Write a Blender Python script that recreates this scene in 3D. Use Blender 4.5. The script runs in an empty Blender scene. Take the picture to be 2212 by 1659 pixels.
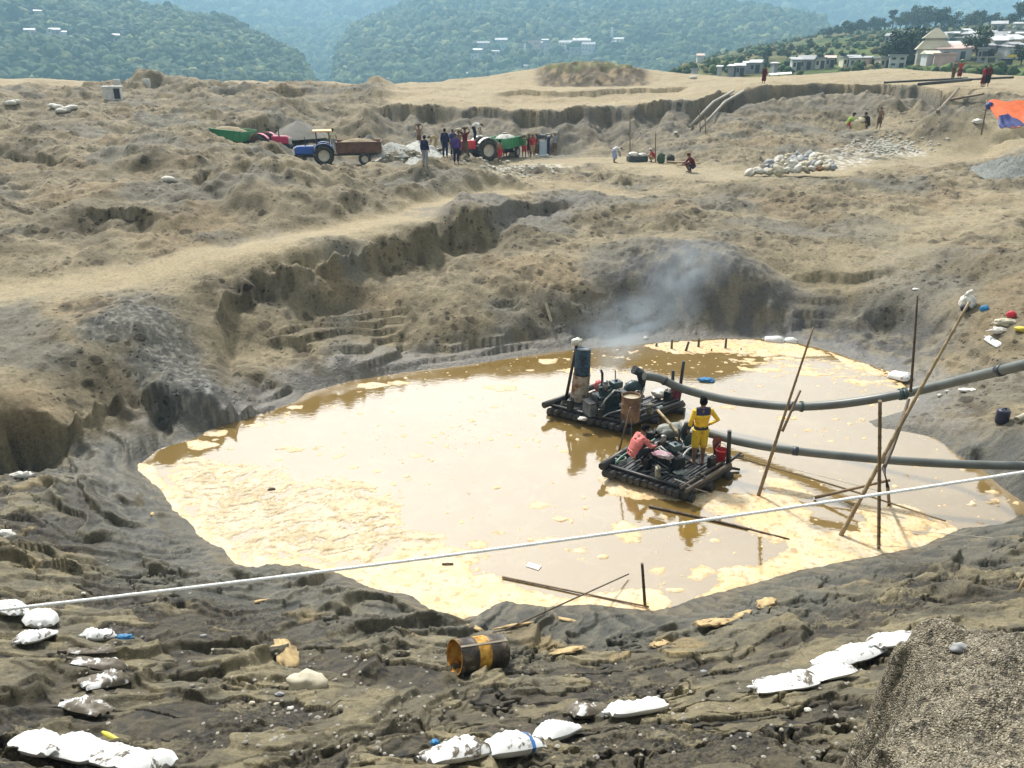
import bpy, bmesh, math, random
import numpy as np
from mathutils import Vector, Matrix, Quaternion
R = math.radians
SC = bpy.context.scene
COL = SC.collection
rng = random.Random(7)
nrg = np.random.RandomState(11)

# ------------------------------------------------------------------ camera
PITCH = R(22.4); CAMZ = 10.0; FQ = 1674.0      # FQ: focal length in units of a 2212 px wide picture
cam_d = bpy.data.cameras.new('camera'); cam = bpy.data.objects.new('camera', cam_d); COL.objects.link(cam)
cam.location = (0, 0, CAMZ); cam.rotation_euler = (math.pi/2 - PITCH, 0, 0)
cam_d.sensor_width = 36; cam_d.lens = 36*FQ/2212; cam_d.clip_end = 30000; cam_d.clip_start = 0.05
SC.camera = cam
CP, SP = math.cos(PITCH), math.sin(PITCH)

def ray(qx, qy):
    X = (qx-1106)/FQ; Y = -(qy-829.5)/FQ
    return np.array([X, CP + Y*SP, -SP + Y*CP])
def at_z(qx, qy, z):
    d = ray(qx, qy); t = (z-CAMZ)/d[2]
    return Vector((d[0]*t, d[1]*t, z))
def at_r(qx, qy, r):
    d = ray(qx, qy); t = r/math.hypot(d[0], d[1])
    return Vector((d[0]*t, d[1]*t, CAMZ + d[2]*t))
def at_y(qx, qy, y):
    d = ray(qx, qy); t = y/d[1]
    return Vector((d[0]*t, y, CAMZ + d[2]*t))
def project(x, y, z):
    zz = z-CAMZ
    dep = y*CP - zz*SP; up = y*SP + zz*CP
    dep = np.maximum(dep, 1e-3)
    return 1106 + FQ*x/dep, 829.5 - FQ*up/dep

# ------------------------------------------------------------------ noise (numpy)
def _hash(ix, iy, seed):
    h = (ix.astype(np.int64)*374761393 + iy.astype(np.int64)*668265263 + seed*1442695041) & 0xFFFFFFFF
    h = ((h ^ (h >> 13))*1274126177) & 0xFFFFFFFF
    return (h ^ (h >> 16)) & 0xFFFFFFFF
def perlin(x, y, seed=0):
    x0 = np.floor(x); y0 = np.floor(y); fx = x-x0; fy = y-y0
    u = fx*fx*fx*(fx*(fx*6-15)+10); v = fy*fy*fy*(fy*(fy*6-15)+10)
    def g(ix, iy, dx, dy):
        a = _hash(ix, iy, seed)*(2*math.pi/4294967296.0)
        return np.cos(a)*dx + np.sin(a)*dy
    n00 = g(x0, y0, fx, fy); n10 = g(x0+1, y0, fx-1, fy)
    n01 = g(x0, y0+1, fx, fy-1); n11 = g(x0+1, y0+1, fx-1, fy-1)
    return ((n00*(1-u)+n10*u)*(1-v) + (n01*(1-u)+n11*u)*v)*1.5
def fbm(x, y, octv=4, seed=0, gain=.5):
    s = 0; a = 1; f = 1
    for i in range(octv):
        s = s + a*perlin(x*f+13.7*i, y*f-7.1*i, seed+i); a *= gain; f *= 2.03
    return s
def ridged(x, y, octv=3, seed=0):
    s = 0; a = 1; f = 1
    for i in range(octv):
        s = s + a*(1-2*np.abs(perlin(x*f+3.1*i, y*f+9.3*i, seed+i))); a *= .5; f *= 2.1
    return s/1.75
def worley(x, y, seed=0):
    """distance to the nearest jittered cell point and that cell's random number"""
    x0 = np.floor(x); y0 = np.floor(y)
    best = np.full(x.shape, 9.0); rid = np.zeros(x.shape)
    for dx in (-1, 0, 1):
        for dy in (-1, 0, 1):
            cx = x0+dx; cy = y0+dy
            h = _hash(cx, cy, seed); h2 = _hash(cx, cy, seed+77)
            px = cx + (h & 0xFFFF)/65535.0; py = cy + (h2 & 0xFFFF)/65535.0
            d = (px-x)**2 + (py-y)**2
            m = d < best
            best = np.where(m, d, best); rid = np.where(m, ((h >> 16) & 0xFFFF)/65535.0, rid)
    return np.sqrt(best), rid
def sstep(a, b, t):
    u = np.clip((t-a)/(b-a), 0, 1); return u*u*(3-2*u)
def inpoly(poly, X, Y):
    ins = np.zeros(X.shape, bool); n = len(poly)
    for i in range(n):
        x1, y1 = poly[i]; x2, y2 = poly[(i+1) % n]
        if y1 == y2: continue
        c = ((y1 > Y) != (y2 > Y)) & (X < (x2-x1)*(Y-y1)/(y2-y1)+x1)
        ins ^= c
    return ins
def dpoly(poly, X, Y, closed=True):
    best = np.full(X.shape, 1e9); n = len(poly)
    for i in range(n if closed else n-1):
        x1, y1 = poly[i]; x2, y2 = poly[(i+1) % n]
        dx, dy = x2-x1, y2-y1; L = dx*dx+dy*dy+1e-9
        t = np.clip(((X-x1)*dx+(Y-y1)*dy)/L, 0, 1)
        best = np.minimum(best, (X-x1-t*dx)**2+(Y-y1-t*dy)**2)
    return np.sqrt(best)
def sdpoly(poly, X, Y):
    return np.where(inpoly(poly, X, Y), 1, -1)*dpoly(poly, X, Y)     # positive inside

# ------------------------------------------------------------------ mesh building
def link(name, me, mat=None, parent=None):
    o = bpy.data.objects.new(name, me); COL.objects.link(o)
    if mat is not None and me is not None:
        for m in (mat if isinstance(mat, (list, tuple)) else [mat]): me.materials.append(m)
    if parent is not None: o.parent = parent
    return o
def mesh_np(name, V, F, smooth=True):
    """V (n,3) and F (m,3 or 4) arrays -> mesh"""
    me = bpy.data.meshes.new(name)
    V = np.ascontiguousarray(V, dtype=np.float32); F = np.ascontiguousarray(F, dtype=np.int32)
    k = F.shape[1]
    me.vertices.add(len(V)); me.vertices.foreach_set('co', V.ravel())
    me.loops.add(F.size); me.loops.foreach_set('vertex_index', F.ravel())
    me.polygons.add(len(F)); me.polygons.foreach_set('loop_start', np.arange(0, F.size, k, dtype=np.int32))
    me.polygons.foreach_set('use_smooth', np.full(len(F), smooth))
    me.update(calc_edges=True); me.validate()
    return me
def set_col(me, C, name='Col'):
    a = me.color_attributes.new(name, 'FLOAT_COLOR', 'POINT')
    C = np.asarray(C, dtype=np.float32)
    if C.shape[1] == 3: C = np.hstack([C, np.ones((len(C), 1), np.float32)])
    a.data.foreach_set('color', np.ascontiguousarray(C).ravel())

class MB:
    """collects plain shapes and builds them as ONE mesh object"""
    def __init__(self): self.v = []; self.f = []; self.s = []; self.m = []; self.cur = 0
    def add(self, vs, fs, smooth=False):
        o = len(self.v); self.v += [tuple(p) for p in vs]
        self.f += [tuple(i+o for i in f) for f in fs]; self.s += [smooth]*len(fs); self.m += [self.cur]*len(fs)
    def box(self, c, s, rot=None, bev=0.0):
        hx, hy, hz = s[0]/2, s[1]/2, s[2]/2
        if bev <= 0:
            P = [Vector((x*hx, y*hy, z*hz)) for x in (-1, 1) for y in (-1, 1) for z in (-1, 1)]
            F = [(0,1,3,2),(4,6,7,5),(0,4,5,1),(2,3,7,6),(0,2,6,4),(1,5,7,3)]
        else:
            bm = bmesh.new(); bmesh.ops.create_cube(bm, size=1)
            for v in bm.verts: v.co = Vector((v.co.x*s[0], v.co.y*s[1], v.co.z*s[2]))
            bmesh.ops.bevel(bm, geom=bm.edges[:], offset=bev, segments=2, affect='EDGES', profile=.6)
            bm.verts.index_update(); P = [v.co.copy() for v in bm.verts]; F = [tuple(v.index for v in f.verts) for f in bm.faces]; bm.free()
        M = rot if rot is not None else Matrix.Identity(3)
        self.add([M @ p + Vector(c) for p in P], F)
        return self
    def tube(self, pts, rad, n=8, cap=True, smooth=True, jit=0.0):
        pts = [Vector(p) for p in pts]
        rad = rad if isinstance(rad, (list, tuple)) else [rad]*len(pts)
        vs = []; up = None
        for i, p in enumerate(pts):
            t = (pts[min(i+1, len(pts)-1)]-pts[max(i-1, 0)])
            t = t.normalized() if t.length > 1e-9 else Vector((0, 0, 1))
            if up is None:
                a = Vector((0, 0, 1)) if abs(t.z) < .9 else Vector((1, 0, 0))
                up = (a - t*a.dot(t)).normalized()
            else:
                up = (up - t*up.dot(t)); up = up.normalized() if up.length > 1e-6 else Vector((1, 0, 0))
            b = t.cross(up)
            for k in range(n):
                a = 2*math.pi*k/n; rr = rad[i]*(1+jit*rng.uniform(-1, 1))
                vs.append(p + (up*math.cos(a)+b*math.sin(a))*rr)
        fs = [(i*n+k, i*n+(k+1) % n, (i+1)*n+(k+1) % n, (i+1)*n+k) for i in range(len(pts)-1) for k in range(n)]
        self.add(vs, fs, smooth)
        if cap:
            o = len(self.v)-len(vs)
            self.f.append(tuple(o+k for k in reversed(range(n)))); self.s.append(False); self.m.append(self.cur)
            self.f.append(tuple(o+(len(pts)-1)*n+k for k in range(n))); self.s.append(False); self.m.append(self.cur)
        return self
    def cyl(self, a, b, r, n=12, r2=None): return self.tube([a, b], [r, r if r2 is None else r2], n)
    def lathe(self, prof, c=(0, 0, 0), n=20, rot=None, smooth=True):
        M = rot if rot is not None else Matrix.Identity(3)
        vs = [M @ Vector((r*math.cos(2*math.pi*k/n), r*math.sin(2*math.pi*k/n), z)) + Vector(c) for r, z in prof for k in range(n)]
        fs = [(i*n+k, i*n+(k+1) % n, (i+1)*n+(k+1) % n, (i+1)*n+k) for i in range(len(prof)-1) for k in range(n)]
        self.add(vs, fs, smooth); return self
    def blob(self, c, s, sub=2, amp=.0, fr=2.0, seed=0, rot=None, smooth=True, box=0.0):
        bm = bmesh.new(); bmesh.ops.create_icosphere(bm, subdivisions=sub, radius=1)
        co = np.array([v.co[:] for v in bm.verts]); fs = [tuple(v.index for v in f.verts) for f in bm.faces]; bm.free()
        if box > 0: 
            m = np.abs(co).max(axis=1, keepdims=True); co = co*(1-box) + (co/m*.8)*box
        d = 1 + amp*(fbm(co[:, 0]*fr+seed*3.1, co[:, 1]*fr+co[:, 2]*fr*1.3+seed, 3, seed))
        co = co*d[:, None]*np.array(s)[None, :]
        M = rot if rot is not None else Matrix.Identity(3)
        self.add([M @ Vector(p) + Vector(c) for p in co], fs, smooth); return self
    def build(self, name, mat=None, parent=None):
        me = bpy.data.meshes.new(name); me.from_pydata(self.v, [], self.f)
        me.polygons.foreach_set('use_smooth', self.s)
        if any(self.m): me.polygons.foreach_set('material_index', self.m)
        me.update()
        return link(name, me, mat, parent)

def tag(o, label=None, cat=None, group=None, kind=None):
    if label: o['label'] = label
    if cat: o['category'] = cat
    if group: o['group'] = group
    if kind: o['kind'] = kind
    return o
def empty(name, loc, rz=0, label=None, cat=None, group=None):
    o = bpy.data.objects.new(name, None); COL.objects.link(o); o.empty_display_size = .2
    o.location = loc; o.rotation_euler = (0, 0, rz); return tag(o, label, cat, group)
def copy_tree(o, parent=None):
    c = o.copy(); COL.objects.link(c)
    if parent is not None: c.parent = parent
    for ch in list(o.children): copy_tree(ch, c)
    return c
def rotz(a): return Matrix.Rotation(a, 3, 'Z')
def align(d, roll=0):
    """matrix whose x axis runs along d, z up"""
    d = Vector(d).normalized(); y = Vector((0, 0, 1)).cross(d)
    y = y.normalized() if y.length > 1e-6 else Vector((0, 1, 0)); z = d.cross(y)
    M = Matrix((d, y, z)).transposed()
    return M @ Matrix.Rotation(roll, 3, 'X')

# ------------------------------------------------------------------ materials
def nodes(name):
    m = bpy.data.materials.new(name); m.use_nodes = True
    nt = m.node_tree; b = nt.nodes['Principled BSDF']
    return m, nt, b
def N(nt, t, **kw):
    n = nt.nodes.new(t)
    for k, v in kw.items():
        if k in n.inputs: n.inputs[k].default_value = v
        else: setattr(n, k, v)
    return n
def L(nt, a, b): nt.links.new(a, b)
def coords(nt, kind='Object'):
    return N(nt, 'ShaderNodeTexCoord').outputs[kind]
def noise(nt, scale, detail=4, rough=.55, vec=None, dist=0):
    n = N(nt, 'ShaderNodeTexNoise'); n.inputs['Scale'].default_value = scale; n.inputs['Detail'].default_value = detail
    n.inputs['Roughness'].default_value = rough; n.inputs['Distortion'].default_value = dist
    if vec is not None: L(nt, vec, n.inputs['Vector'])
    return n
def ramp(nt, fac, stops, interp='LINEAR'):
    r = N(nt, 'ShaderNodeValToRGB'); cr = r.color_ramp; cr.interpolation = interp
    while len(cr.elements) > 1: cr.elements.remove(cr.elements[-1])
    for i, (p, c) in enumerate(stops):
        e = cr.elements[0] if i == 0 else cr.elements.new(p)
        e.position = p; e.color = (c, c, c, 1) if not isinstance(c, (tuple, list)) else (*c, 1)
    L(nt, fac, r.inputs['Fac']); return r
def mix(nt, fac, a, b, mode='MIX'):
    m = N(nt, 'ShaderNodeMix'); m.data_type = 'RGBA'; m.blend_type = mode
    for sock, v in ((m.inputs[0], fac), (m.inputs[6], a), (m.inputs[7], b)):
        if isinstance(v, (int, float)): sock.default_value = v
        elif isinstance(v, (tuple, list)): sock.default_value = (*v[:3], 1)
        else: L(nt, v, sock)
    return m.outputs[2]
def bump(nt, h, b, strength=.5, dist=.02):
    bn = N(nt, 'ShaderNodeBump'); bn.inputs['Strength'].default_value = strength; bn.inputs['Distance'].default_value = dist
    L(nt, h, bn.inputs['Height']); L(nt, bn.outputs['Normal'], b.inputs['Normal']); return bn
_mc = {}
def mat(name, col, rough=.7, metal=0, col2=None, scale=6, thr=(.4, .65), bmp=0.0, bscale=30, spec=None, coords_kind='Object'):
    """plain surface with a second colour (dirt, wear, rust) in patches"""
    if name in _mc: return _mc[name]
    m, nt, b = nodes(name)
    b.inputs['Roughness'].default_value = rough; b.inputs['Metallic'].default_value = metal
    if spec is not None: b.inputs['Specular IOR Level'].default_value = spec
    v = coords(nt, coords_kind)
    if col2 is None: col2 = tuple(c*.72 for c in col)
    n = noise(nt, scale, 6, .6, v)
    r = ramp(nt, n.outputs['Fac'], [(thr[0], 0.), (thr[1], 1.)])
    L(nt, mix(nt, r.outputs['Color'], col, col2), b.inputs['Base Color'])
    if bmp:
        n2 = noise(nt, bscale, 4, .6, v); bump(nt, n2.outputs['Fac'], b, bmp, .01)
    _mc[name] = m; return m
# ------------------------------------------------------------------ terrain: control lines (picture position + height) -> world
SHORE = [(300,1005),(340,972),(420,948),(470,922),(560,895),(640,868),(660,850),(760,822),(870,805),(1000,790),(1130,770),(1200,760),(1290,752),
 (1375,745),(1450,738),(1560,732),(1640,733),(1720,740),(1790,757),(1850,778),(1915,800),(1955,830),(1985,862),(1960,885),(1875,910),(1890,922),(2020,945),(2065,980),
 (2110,1003),(2155,1045),(2212,1085),(2216,1108),(2160,1135),(2080,1140),(2030,1160),(1990,1180),(1900,1197),(1800,1215),(1720,1232),(1640,1257),(1560,1277),
 (1500,1292),(1450,1312),(1390,1316),(1330,1310),(1280,1302),(1180,1307),(1130,1300),(1080,1292),(1050,1312),(1000,1338),(940,1322),(900,1282),(850,1277),
 (800,1267),(740,1237),(640,1216),(560,1226),(510,1216),(490,1187),(440,1162),(420,1132),(380,1102),(350,1052),(318,1028)]
LINES_W1 = [(790,226,6.4),(900,231,6.35),(1000,233,6.3),(1100,237,6.2),(1200,240,6.2),(1300,232,6.4),(1400,225,6.6),(1500,215,6.9),(1560,200,7.4),(1620,187,7.9),(1750,183,8.0),(1900,183,8.0),(1990,187,7.9),(2050,200,7.55),(2110,205,7.4)]
LINES_S1 = [(475,640,2.57),(485,622,2.75),(560,580,3.03),(600,568,3.15),(640,560,3.28),(760,530,3.42),(850,506,3.48),(900,494,3.54),(940,480,3.66),(1000,461,3.68),(1050,468,3.53),(1110,449,3.43),(1180,440,3.38),(1260,452,3.02)]
LINES = [  # (qx, qy, z) polylines
 # near bank
 [(85,1370,2.3),(205,1450,2.9),(185,1545,3.4),(150,1640,4.0)],
 [(660,1480,2.3),(1030,1470,1.9)], [(1000,1400,1.15)], [(1300,1400,.85)], [(1200,1600,3.5),(1080,1640,3.9)], [(1375,1550,3.1)], [(1500,1400,1.1)],
 [(1650,1300,.6)], [(2000,1250,.9)], [(2150,1200,.9)], [(2260,1150,.9)], [(1600,1640,4.2),(800,1650,4.1),(400,1655,4.1)],
 [(300,1240,.9),(200,1300,1.6),(0,1320,2.2)], [(50,1150,1.3)], [(400,1200,.4)], [(150,1050,.8)], [(200,1110,.8)], [(300,1080,.3)], [(0,1050,.9)],
 [(700,1300,.65),(850,1340,.55)], [(500,1350,1.3)], [(1700,1490,2.9),(1850,1420,2.6),(1950,1390,2.6),(2050,1345,2.3),(2212,1310,2.3)],
 # left lip above the near bank
 [(-200,895,1.6),(0,888,1.65),(100,886,1.6),(160,882,1.5),(200,862,1.55),(250,838,1.6),(330,830,1.35),(400,845,1.1),(500,858,.8),(580,866,.45)],
 [(-200,990,.6),(0,985,.6),(130,955,.7),(200,920,.75),(250,905,.62),(300,900,.5),(400,900,.42),(500,888,.3)],
 # left middle
 [(0,760,2.3),(150,760,2.2),(300,762,1.85),(420,770,1.3)], [(300,690,2.6),(240,715,2.4)], [(180,700,2.6)], [(0,690,2.6),(120,668,2.7),(250,645,2.75),(400,640,2.6)],
 [(-200,625,2.75),(0,612,2.8),(300,588,3.0),(600,553,3.3),(800,512,3.4),(900,492,3.45)],
 [(-200,590,3.0),(0,575,3.0),(400,540,3.25),(800,483,3.4),(900,468,3.4),(1000,450,3.5)],
 # scarp under the track
 [(475,640,2.57),(485,622,2.75),(560,580,3.03),(600,568,3.15),(640,560,3.28),(760,530,3.42),(850,506,3.48),(900,494,3.54),(940,480,3.66),(1000,461,3.68),(1050,468,3.53),(1110,449,3.43),(1180,440,3.38),(1260,452,3.02)],
 [(470,672,2.04),(520,640,2.23),(600,608,2.43),(680,600,2.38),(760,590,2.26),(830,580,2.20),(900,556,2.38),(950,530,2.62),(1000,522,2.68),(1100,510,2.81),(1180,482,3.09)],
 [(600,690,1.68),(700,660,1.65),(900,640,1.71),(1100,600,2.13),(1250,560,2.28)], [(500,745,1.23),(600,745,0.98),(850,720,0.83),(1000,700,1.04),(1180,672,1.11),(1300,642,1.45)],
 [(560,800,0.79),(700,790,0.55),(900,770,0.34),(1200,728,0.34),(1330,712,0.22)], [(480,800,1.05)],
 # alcove behind the smoke
 [(1350,640,1.35),(1372,610,1.85),(1420,566,2.5),(1480,546,2.8),(1540,556,2.7),(1575,590,2.2),(1600,576,2.4),(1640,602,2.0),(1665,655,1.2),(1710,678,.8),(1740,660,1.0),(1800,632,1.4),(1850,625,1.55),(1930,645,1.5),(1985,685,1.2),(2020,740,.75)],
 [(1352,676,.7),(1420,690,.5),(1500,692,.45),(1600,692,.5),(1690,694,.45),(1780,700,.42),(1850,690,.6),(1940,720,.5),(1990,755,.4)],
 [(1400,715,.15),(1550,712,.12),(1700,720,.15),(1800,745,.15),(1900,785,.12)], [(1590,650,1.25)], [(1860,672,1.0),(1930,682,.95)],
 # right bank
 [(2000,790,.5),(2100,780,.9)], [(2212,700,2.1),(2090,672,1.85),(2060,720,1.3)], [(2260,900,1.3),(2150,900,.9),(2060,860,.6)], [(2100,960,.45)], [(2230,1010,.7)], [(1960,905,.12),(2010,905,.25)],
 [(1750,590,1.85),(1900,590,2.0),(2000,560,2.45),(2212,560,2.9)], [(1720,570,2.1),(1850,560,2.15)], [(2212,450,3.2),(2050,480,2.9),(1900,500,2.75)], [(1700,600,1.6),(1760,640,1.25)], [(2050,600,2.2),(2212,620,2.5)],
 # middle slopes
 [(1450,480,2.95),(1300,500,2.6),(1650,500,2.8),(1800,470,2.9)], [(1250,420,2.65),(1180,400,2.85),(1330,425,2.75)],
 [(1500,400,3.2),(1650,395,3.25),(1800,385,3.35),(2000,370,3.45),(2212,355,3.55)], [(1450,395,3.1)],
 # workers' floor
 [(700,372,3.1),(800,370,3.1),(900,370,3.1),(1000,358,3.1),(1200,345,3.15),(1400,358,3.2),(1600,375,3.3),(1800,368,3.4),(2000,345,3.5),(2212,330,3.6)],
 [(850,340,3.2),(1000,335,3.2),(1150,335,3.2),(1300,340,3.25),(1450,350,3.3)], [(700,345,3.2),(640,352,3.4)],
 [(950,400,3.2),(1100,385,3.15)],
 # left dunes
 [(-200,380,4.3),(0,380,4.2),(150,400,4.05),(400,392,4.3),(560,372,3.9)], [(0,450,3.8),(250,470,3.6),(500,440,3.7),(640,410,3.5),(800,400,3.2)], [(-200,540,3.2),(0,540,3.15),(200,545,3.1)],
 [(180,492,3.6),(240,480,3.65),(300,495,3.5),(370,505,3.4)], [(190,520,3.25),(300,525,3.2),(370,530,3.1)], [(560,470,3.5),(700,450,3.45)],
 [(0,300,5.3),(200,290,5.2),(380,300,5.0)], [(0,250,5.9),(200,255,5.8),(400,250,5.9),(520,265,5.4)], [(300,330,4.7),(450,335,4.5)], [(560,342,3.85),(500,330,4.2)],
 [(0,215,6.8),(200,215,6.75),(420,212,6.8)], [(-200,192,7.3),(0,190,7.3),(150,178,7.75),(300,187,7.45),(370,180,7.65),(450,182,7.6),(560,180,7.6),(640,188,7.3),(740,182,7.6),(860,190,7.3),(1000,178,7.85),(1120,170,8.1),(1160,168,8.2)],
 [(640,222,6.35),(600,242,6.0),(720,230,6.1),(780,240,5.9)], [(600,290,4.9),(680,285,4.6),(800,290,4.1)], [(700,320,3.6),(800,325,3.4)], [(620,205,6.9),(900,205,7.0),(1000,212,6.8)],
 # pit walls
 [(790,226,6.4),(900,231,6.35),(1000,233,6.3),(1100,237,6.2),(1200,240,6.2),(1300,232,6.4),(1400,225,6.6),(1500,215,6.9),(1560,200,7.4),(1620,187,7.9),(1750,183,8.0),(1900,183,8.0),(1990,187,7.9),(2050,200,7.55),(2110,205,7.4)],
 [(1000,300,4.2),(900,300,4.15),(1100,300,4.2),(1200,300,4.25),(1350,290,4.5),(1500,280,4.8)], [(1000,328,3.35),(1200,326,3.35),(1350,325,3.5)],
 [(1650,270,5.0),(1750,270,4.9),(1900,270,4.9),(2000,260,5.2)], [(1650,330,3.7),(1480,305,4.3),(1560,345,3.6)], [(1480,325,3.8)], [(1750,325,3.9),(1880,300,4.3),(1950,310,4.2),(2060,320,4.0)],
 [(1600,230,6.1)], [(1550,290,4.6)], [(1690,290,4.4),(1600,320,4.0)],
 # upper terraces
 [(1080,206,7.05),(1110,200,7.3),(1200,200,7.3),(1300,197,7.4),(1400,191,7.6),(1470,190,7.6)], [(1100,217,6.7),(1300,219,6.6),(1450,208,7.0)], [(1150,228,6.4)],
 [(1500,165,8.5),(1460,172,8.3),(1600,172,8.3),(1700,170,8.3),(1900,165,8.5),(2100,170,8.4),(2300,165,8.6)], [(2130,195,7.8),(2212,190,7.9),(2212,215,7.1),(2300,215,7.0)],
 [(2190,275,5.5),(2260,275,5.6),(2100,242,6.0)], [(2000,272,5.2),(2040,245,5.7)], [(2000,310,4.2)], [(2180,300,4.75),(2260,300,4.8)],
]
RL = [ # (qx, qy, horizontal distance) polylines: faces whose distance is known better than their height
 [(800,250,72.6),(1000,256,73),(1100,257,70.5),(1200,258,69.5),(1300,252,71.5),(1400,246,74.2)],
 [(1640,214,83),(1750,216,85.5),(1900,214,85.5),(1990,215,83),(2040,222,76)],
 [(1172,163,103),(1192,142,104),(1250,137,105),(1335,137,105),(1362,150,104),(1392,172,102)], [(1160,186,96),(1250,187,96),(1330,187,96),(1400,184,97)], [(1210,165,100.5),(1300,162,100.5),(1350,168,100)],
]
P = []
def dens(pl, conv):
    out = []
    pts = [conv(*p) for p in pl]
    for i in range(len(pts)-1):
        a, b = pts[i], pts[i+1]
        n = max(1, int(math.hypot(pl[i+1][0]-pl[i][0], pl[i+1][1]-pl[i][1])/38))
        out += [a.lerp(b, k/n) for k in range(n)]
    return out + [pts[-1]]
for pl in LINES: P += dens(pl, at_z)
for pl in RL: P += dens(pl, at_r)
shore_w = [at_z(x, y, 0) for x, y in SHORE]
for i in range(len(shore_w)):
    a, b = shore_w[i], shore_w[(i+1) % len(shore_w)]
    n = max(1, int((a-b).length/.45)); P += [a.lerp(b, k/n) for k in range(n)]
PC = at_z(1180, 985, 0)                       # middle of the pond
shp = [(p.x, p.y) for p in shore_w]
for i in range(0, len(shore_w), 2):
    p = shore_w[i]; q = p + (PC-p).normalized()*.8
    if inpoly(shp, np.array([q.x]), np.array([q.y]))[0]: P.append(Vector((q.x, q.y, -.22)))
for x, y in ((700,950),(900,1000),(1200,900),(1300,1100),(1600,900),(1700,1050),(2000,1050),(1500,820),(1000,870),(560,1050),(1200,1200),(800,1150)): P.append(at_z(x, y, -.6))
# the ground under and behind the photographer, and the near gravel heap on the right
for a in (-150, -110, -75, -50, 50, 75, 110, 150, 180):
    for r, z in ((1.2, 8.3), (4, 8.1), (12, 8.0), (40, 8.0), (100, 8.0)):
        if abs(a) < 60: z = {1.2: 8.0, 4: 5.6, 12: 3.4, 40: 4.0, 100: 7.5}[r]
        P.append(Vector((r*math.sin(R(a)), r*math.cos(R(a)), z)))
for a in (-25, 0, 18): 
    for r, z in ((.8, 8.3), (1.6, 7.4), (2.6, 6.4)): P.append(Vector((r*math.sin(R(a)), r*math.cos(R(a)), z)))
HEAP_C = [(1990,1345,6.75),(2040,1338,6.85),(2120,1336,6.9),(2212,1334,6.95),(2300,1335,7.0)]
HEAP_E = [(1985,1400,6.75),(1985,1460,6.75),(1980,1500,6.8),(1960,1560,6.85),(1930,1610,6.9),(1905,1665,6.95)]
# beyond the last dunes the land drops away to the river plain
for a in range(-60, 61, 6):
    for r, z in ((126, 4.0), (150, -3), (220, -10), (420, -13), (900, -14), (2500, -14), (9000, -14)): 
        P.append(Vector((r*math.sin(R(a)), r*math.cos(R(a)), z)))
for a in range(70, 300, 20):
    for r, z in ((150, 6), (400, 3), (2500, 0), (9000, -5)): P.append(Vector((r*math.sin(R(a)), r*math.cos(R(a)), z)))
P = np.array([p[:] for p in P])
KEY = np.round(P[:, :2]*50).astype(int); _, ui = np.unique(KEY, axis=0, return_index=True); P = P[np.sort(ui)]
def uv_of(x, y): return np.arctan2(x, y), .5*np.log(x*x+y*y+1e-9)
PU, PV = uv_of(P[:, 0], P[:, 1]); n_ = len(P)
D = np.sqrt((PU[:, None]-PU[None])**2 + (PV[:, None]-PV[None])**2)
A = np.zeros((n_+1, n_+1)); A[:n_, :n_] = -D; A[:n_, :n_] += np.eye(n_)*2e-4; A[:n_, n_] = 1; A[n_, :n_] = 1
W = np.linalg.solve(A, np.append(P[:, 2], 0.0))
print('control points', n_)

# polar grid: fine where the picture looks, coarse elsewhere
FAST = 1
az_d = np.linspace(R(-46), R(46), 1150)
az = np.concatenate([np.linspace(R(-180), R(-46.5), 60), az_d, np.linspace(R(46.5), R(180), 60)])
vs = [math.log(.7)]
while vs[-1] < math.log(11000):
    r = math.exp(vs[-1])
    c = .004 if r < 4 else .0030 if r < 14 else .0033 if r < 30 else .0038 if r < 60 else .0034 if r < 112 else .02 if r < 300 else .1
    vs.append(vs[-1]+c)
lv = np.array(vs)
NA, NR = len(az), len(lv)
print('grid', NA, NR)
def rbf(U, V):
    sh = U.shape; U = U.ravel(); V = V.ravel(); out = np.empty(U.size)
    pu = PU.astype(np.float32); pv = PV.astype(np.float32); w = W[:n_].astype(np.float32)
    for i in range(0, U.size, 3000):
        d = (U[i:i+3000, None].astype(np.float32)-pu)**2; d += (V[i:i+3000, None].astype(np.float32)-pv)**2
        np.sqrt(d, out=d); out[i:i+3000] = -(d @ w)
    return (out + W[n_]).reshape(sh)
ia = np.unique(np.append(np.arange(0, NA, 2), NA-1)); ir = np.unique(np.append(np.arange(0, NR, 2), NR-1))
Zc = rbf(*np.meshgrid(az[ia], lv[ir]))
def up(Z, xs, ys, X, Y):
    i = np.clip(np.searchsorted(xs, X)-1, 0, len(xs)-2); t = ((X-xs[i])/(xs[i+1]-xs[i]))[None, :]
    Z = Z[:, i]*(1-t) + Z[:, i+1]*t
    j = np.clip(np.searchsorted(ys, Y)-1, 0, len(ys)-2); s = ((Y-ys[j])/(ys[j+1]-ys[j]))[:, None]
    return Z[j, :]*(1-s) + Z[j+1, :]*s
ZB = up(Zc, az[ia], lv[ir], az, lv)
AZ, LV = np.meshgrid(az, lv); RR = np.exp(LV); X = RR*np.sin(AZ); Y = RR*np.cos(AZ)
QX, QY = project(X, Y, ZB)
VIS = (np.abs(AZ) < R(55))

# ---- the near gravel ledge
HP = [tuple(at_z(x, y, 6.8)[:2]) for x, y in [(q[0], q[1]) for q in HEAP_E[::-1]]+[(q[0], q[1]) for q in HEAP_C]+[(2700,1335),(2700,2100),(1700,2100)]]
hsd = sdpoly(HP, X, Y) + .10*fbm(X*2.0, Y*2.0, 4, 76) + .03*fbm(X*9, Y*9, 2, 79)
hsd = np.where(RR < 7, hsd, -9)
heap = sstep(-.36, -.12, hsd)
HTOP = 6.95+.35*sstep(0, 2.5, hsd)-.18*(1-sstep(0, .35, hsd))+.05*fbm(X*1.5, Y*1.5, 3, 80)
hw_ = sstep(-.30, .03, hsd); ZB = ZB*(1-hw_) + HTOP*hw_
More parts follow.
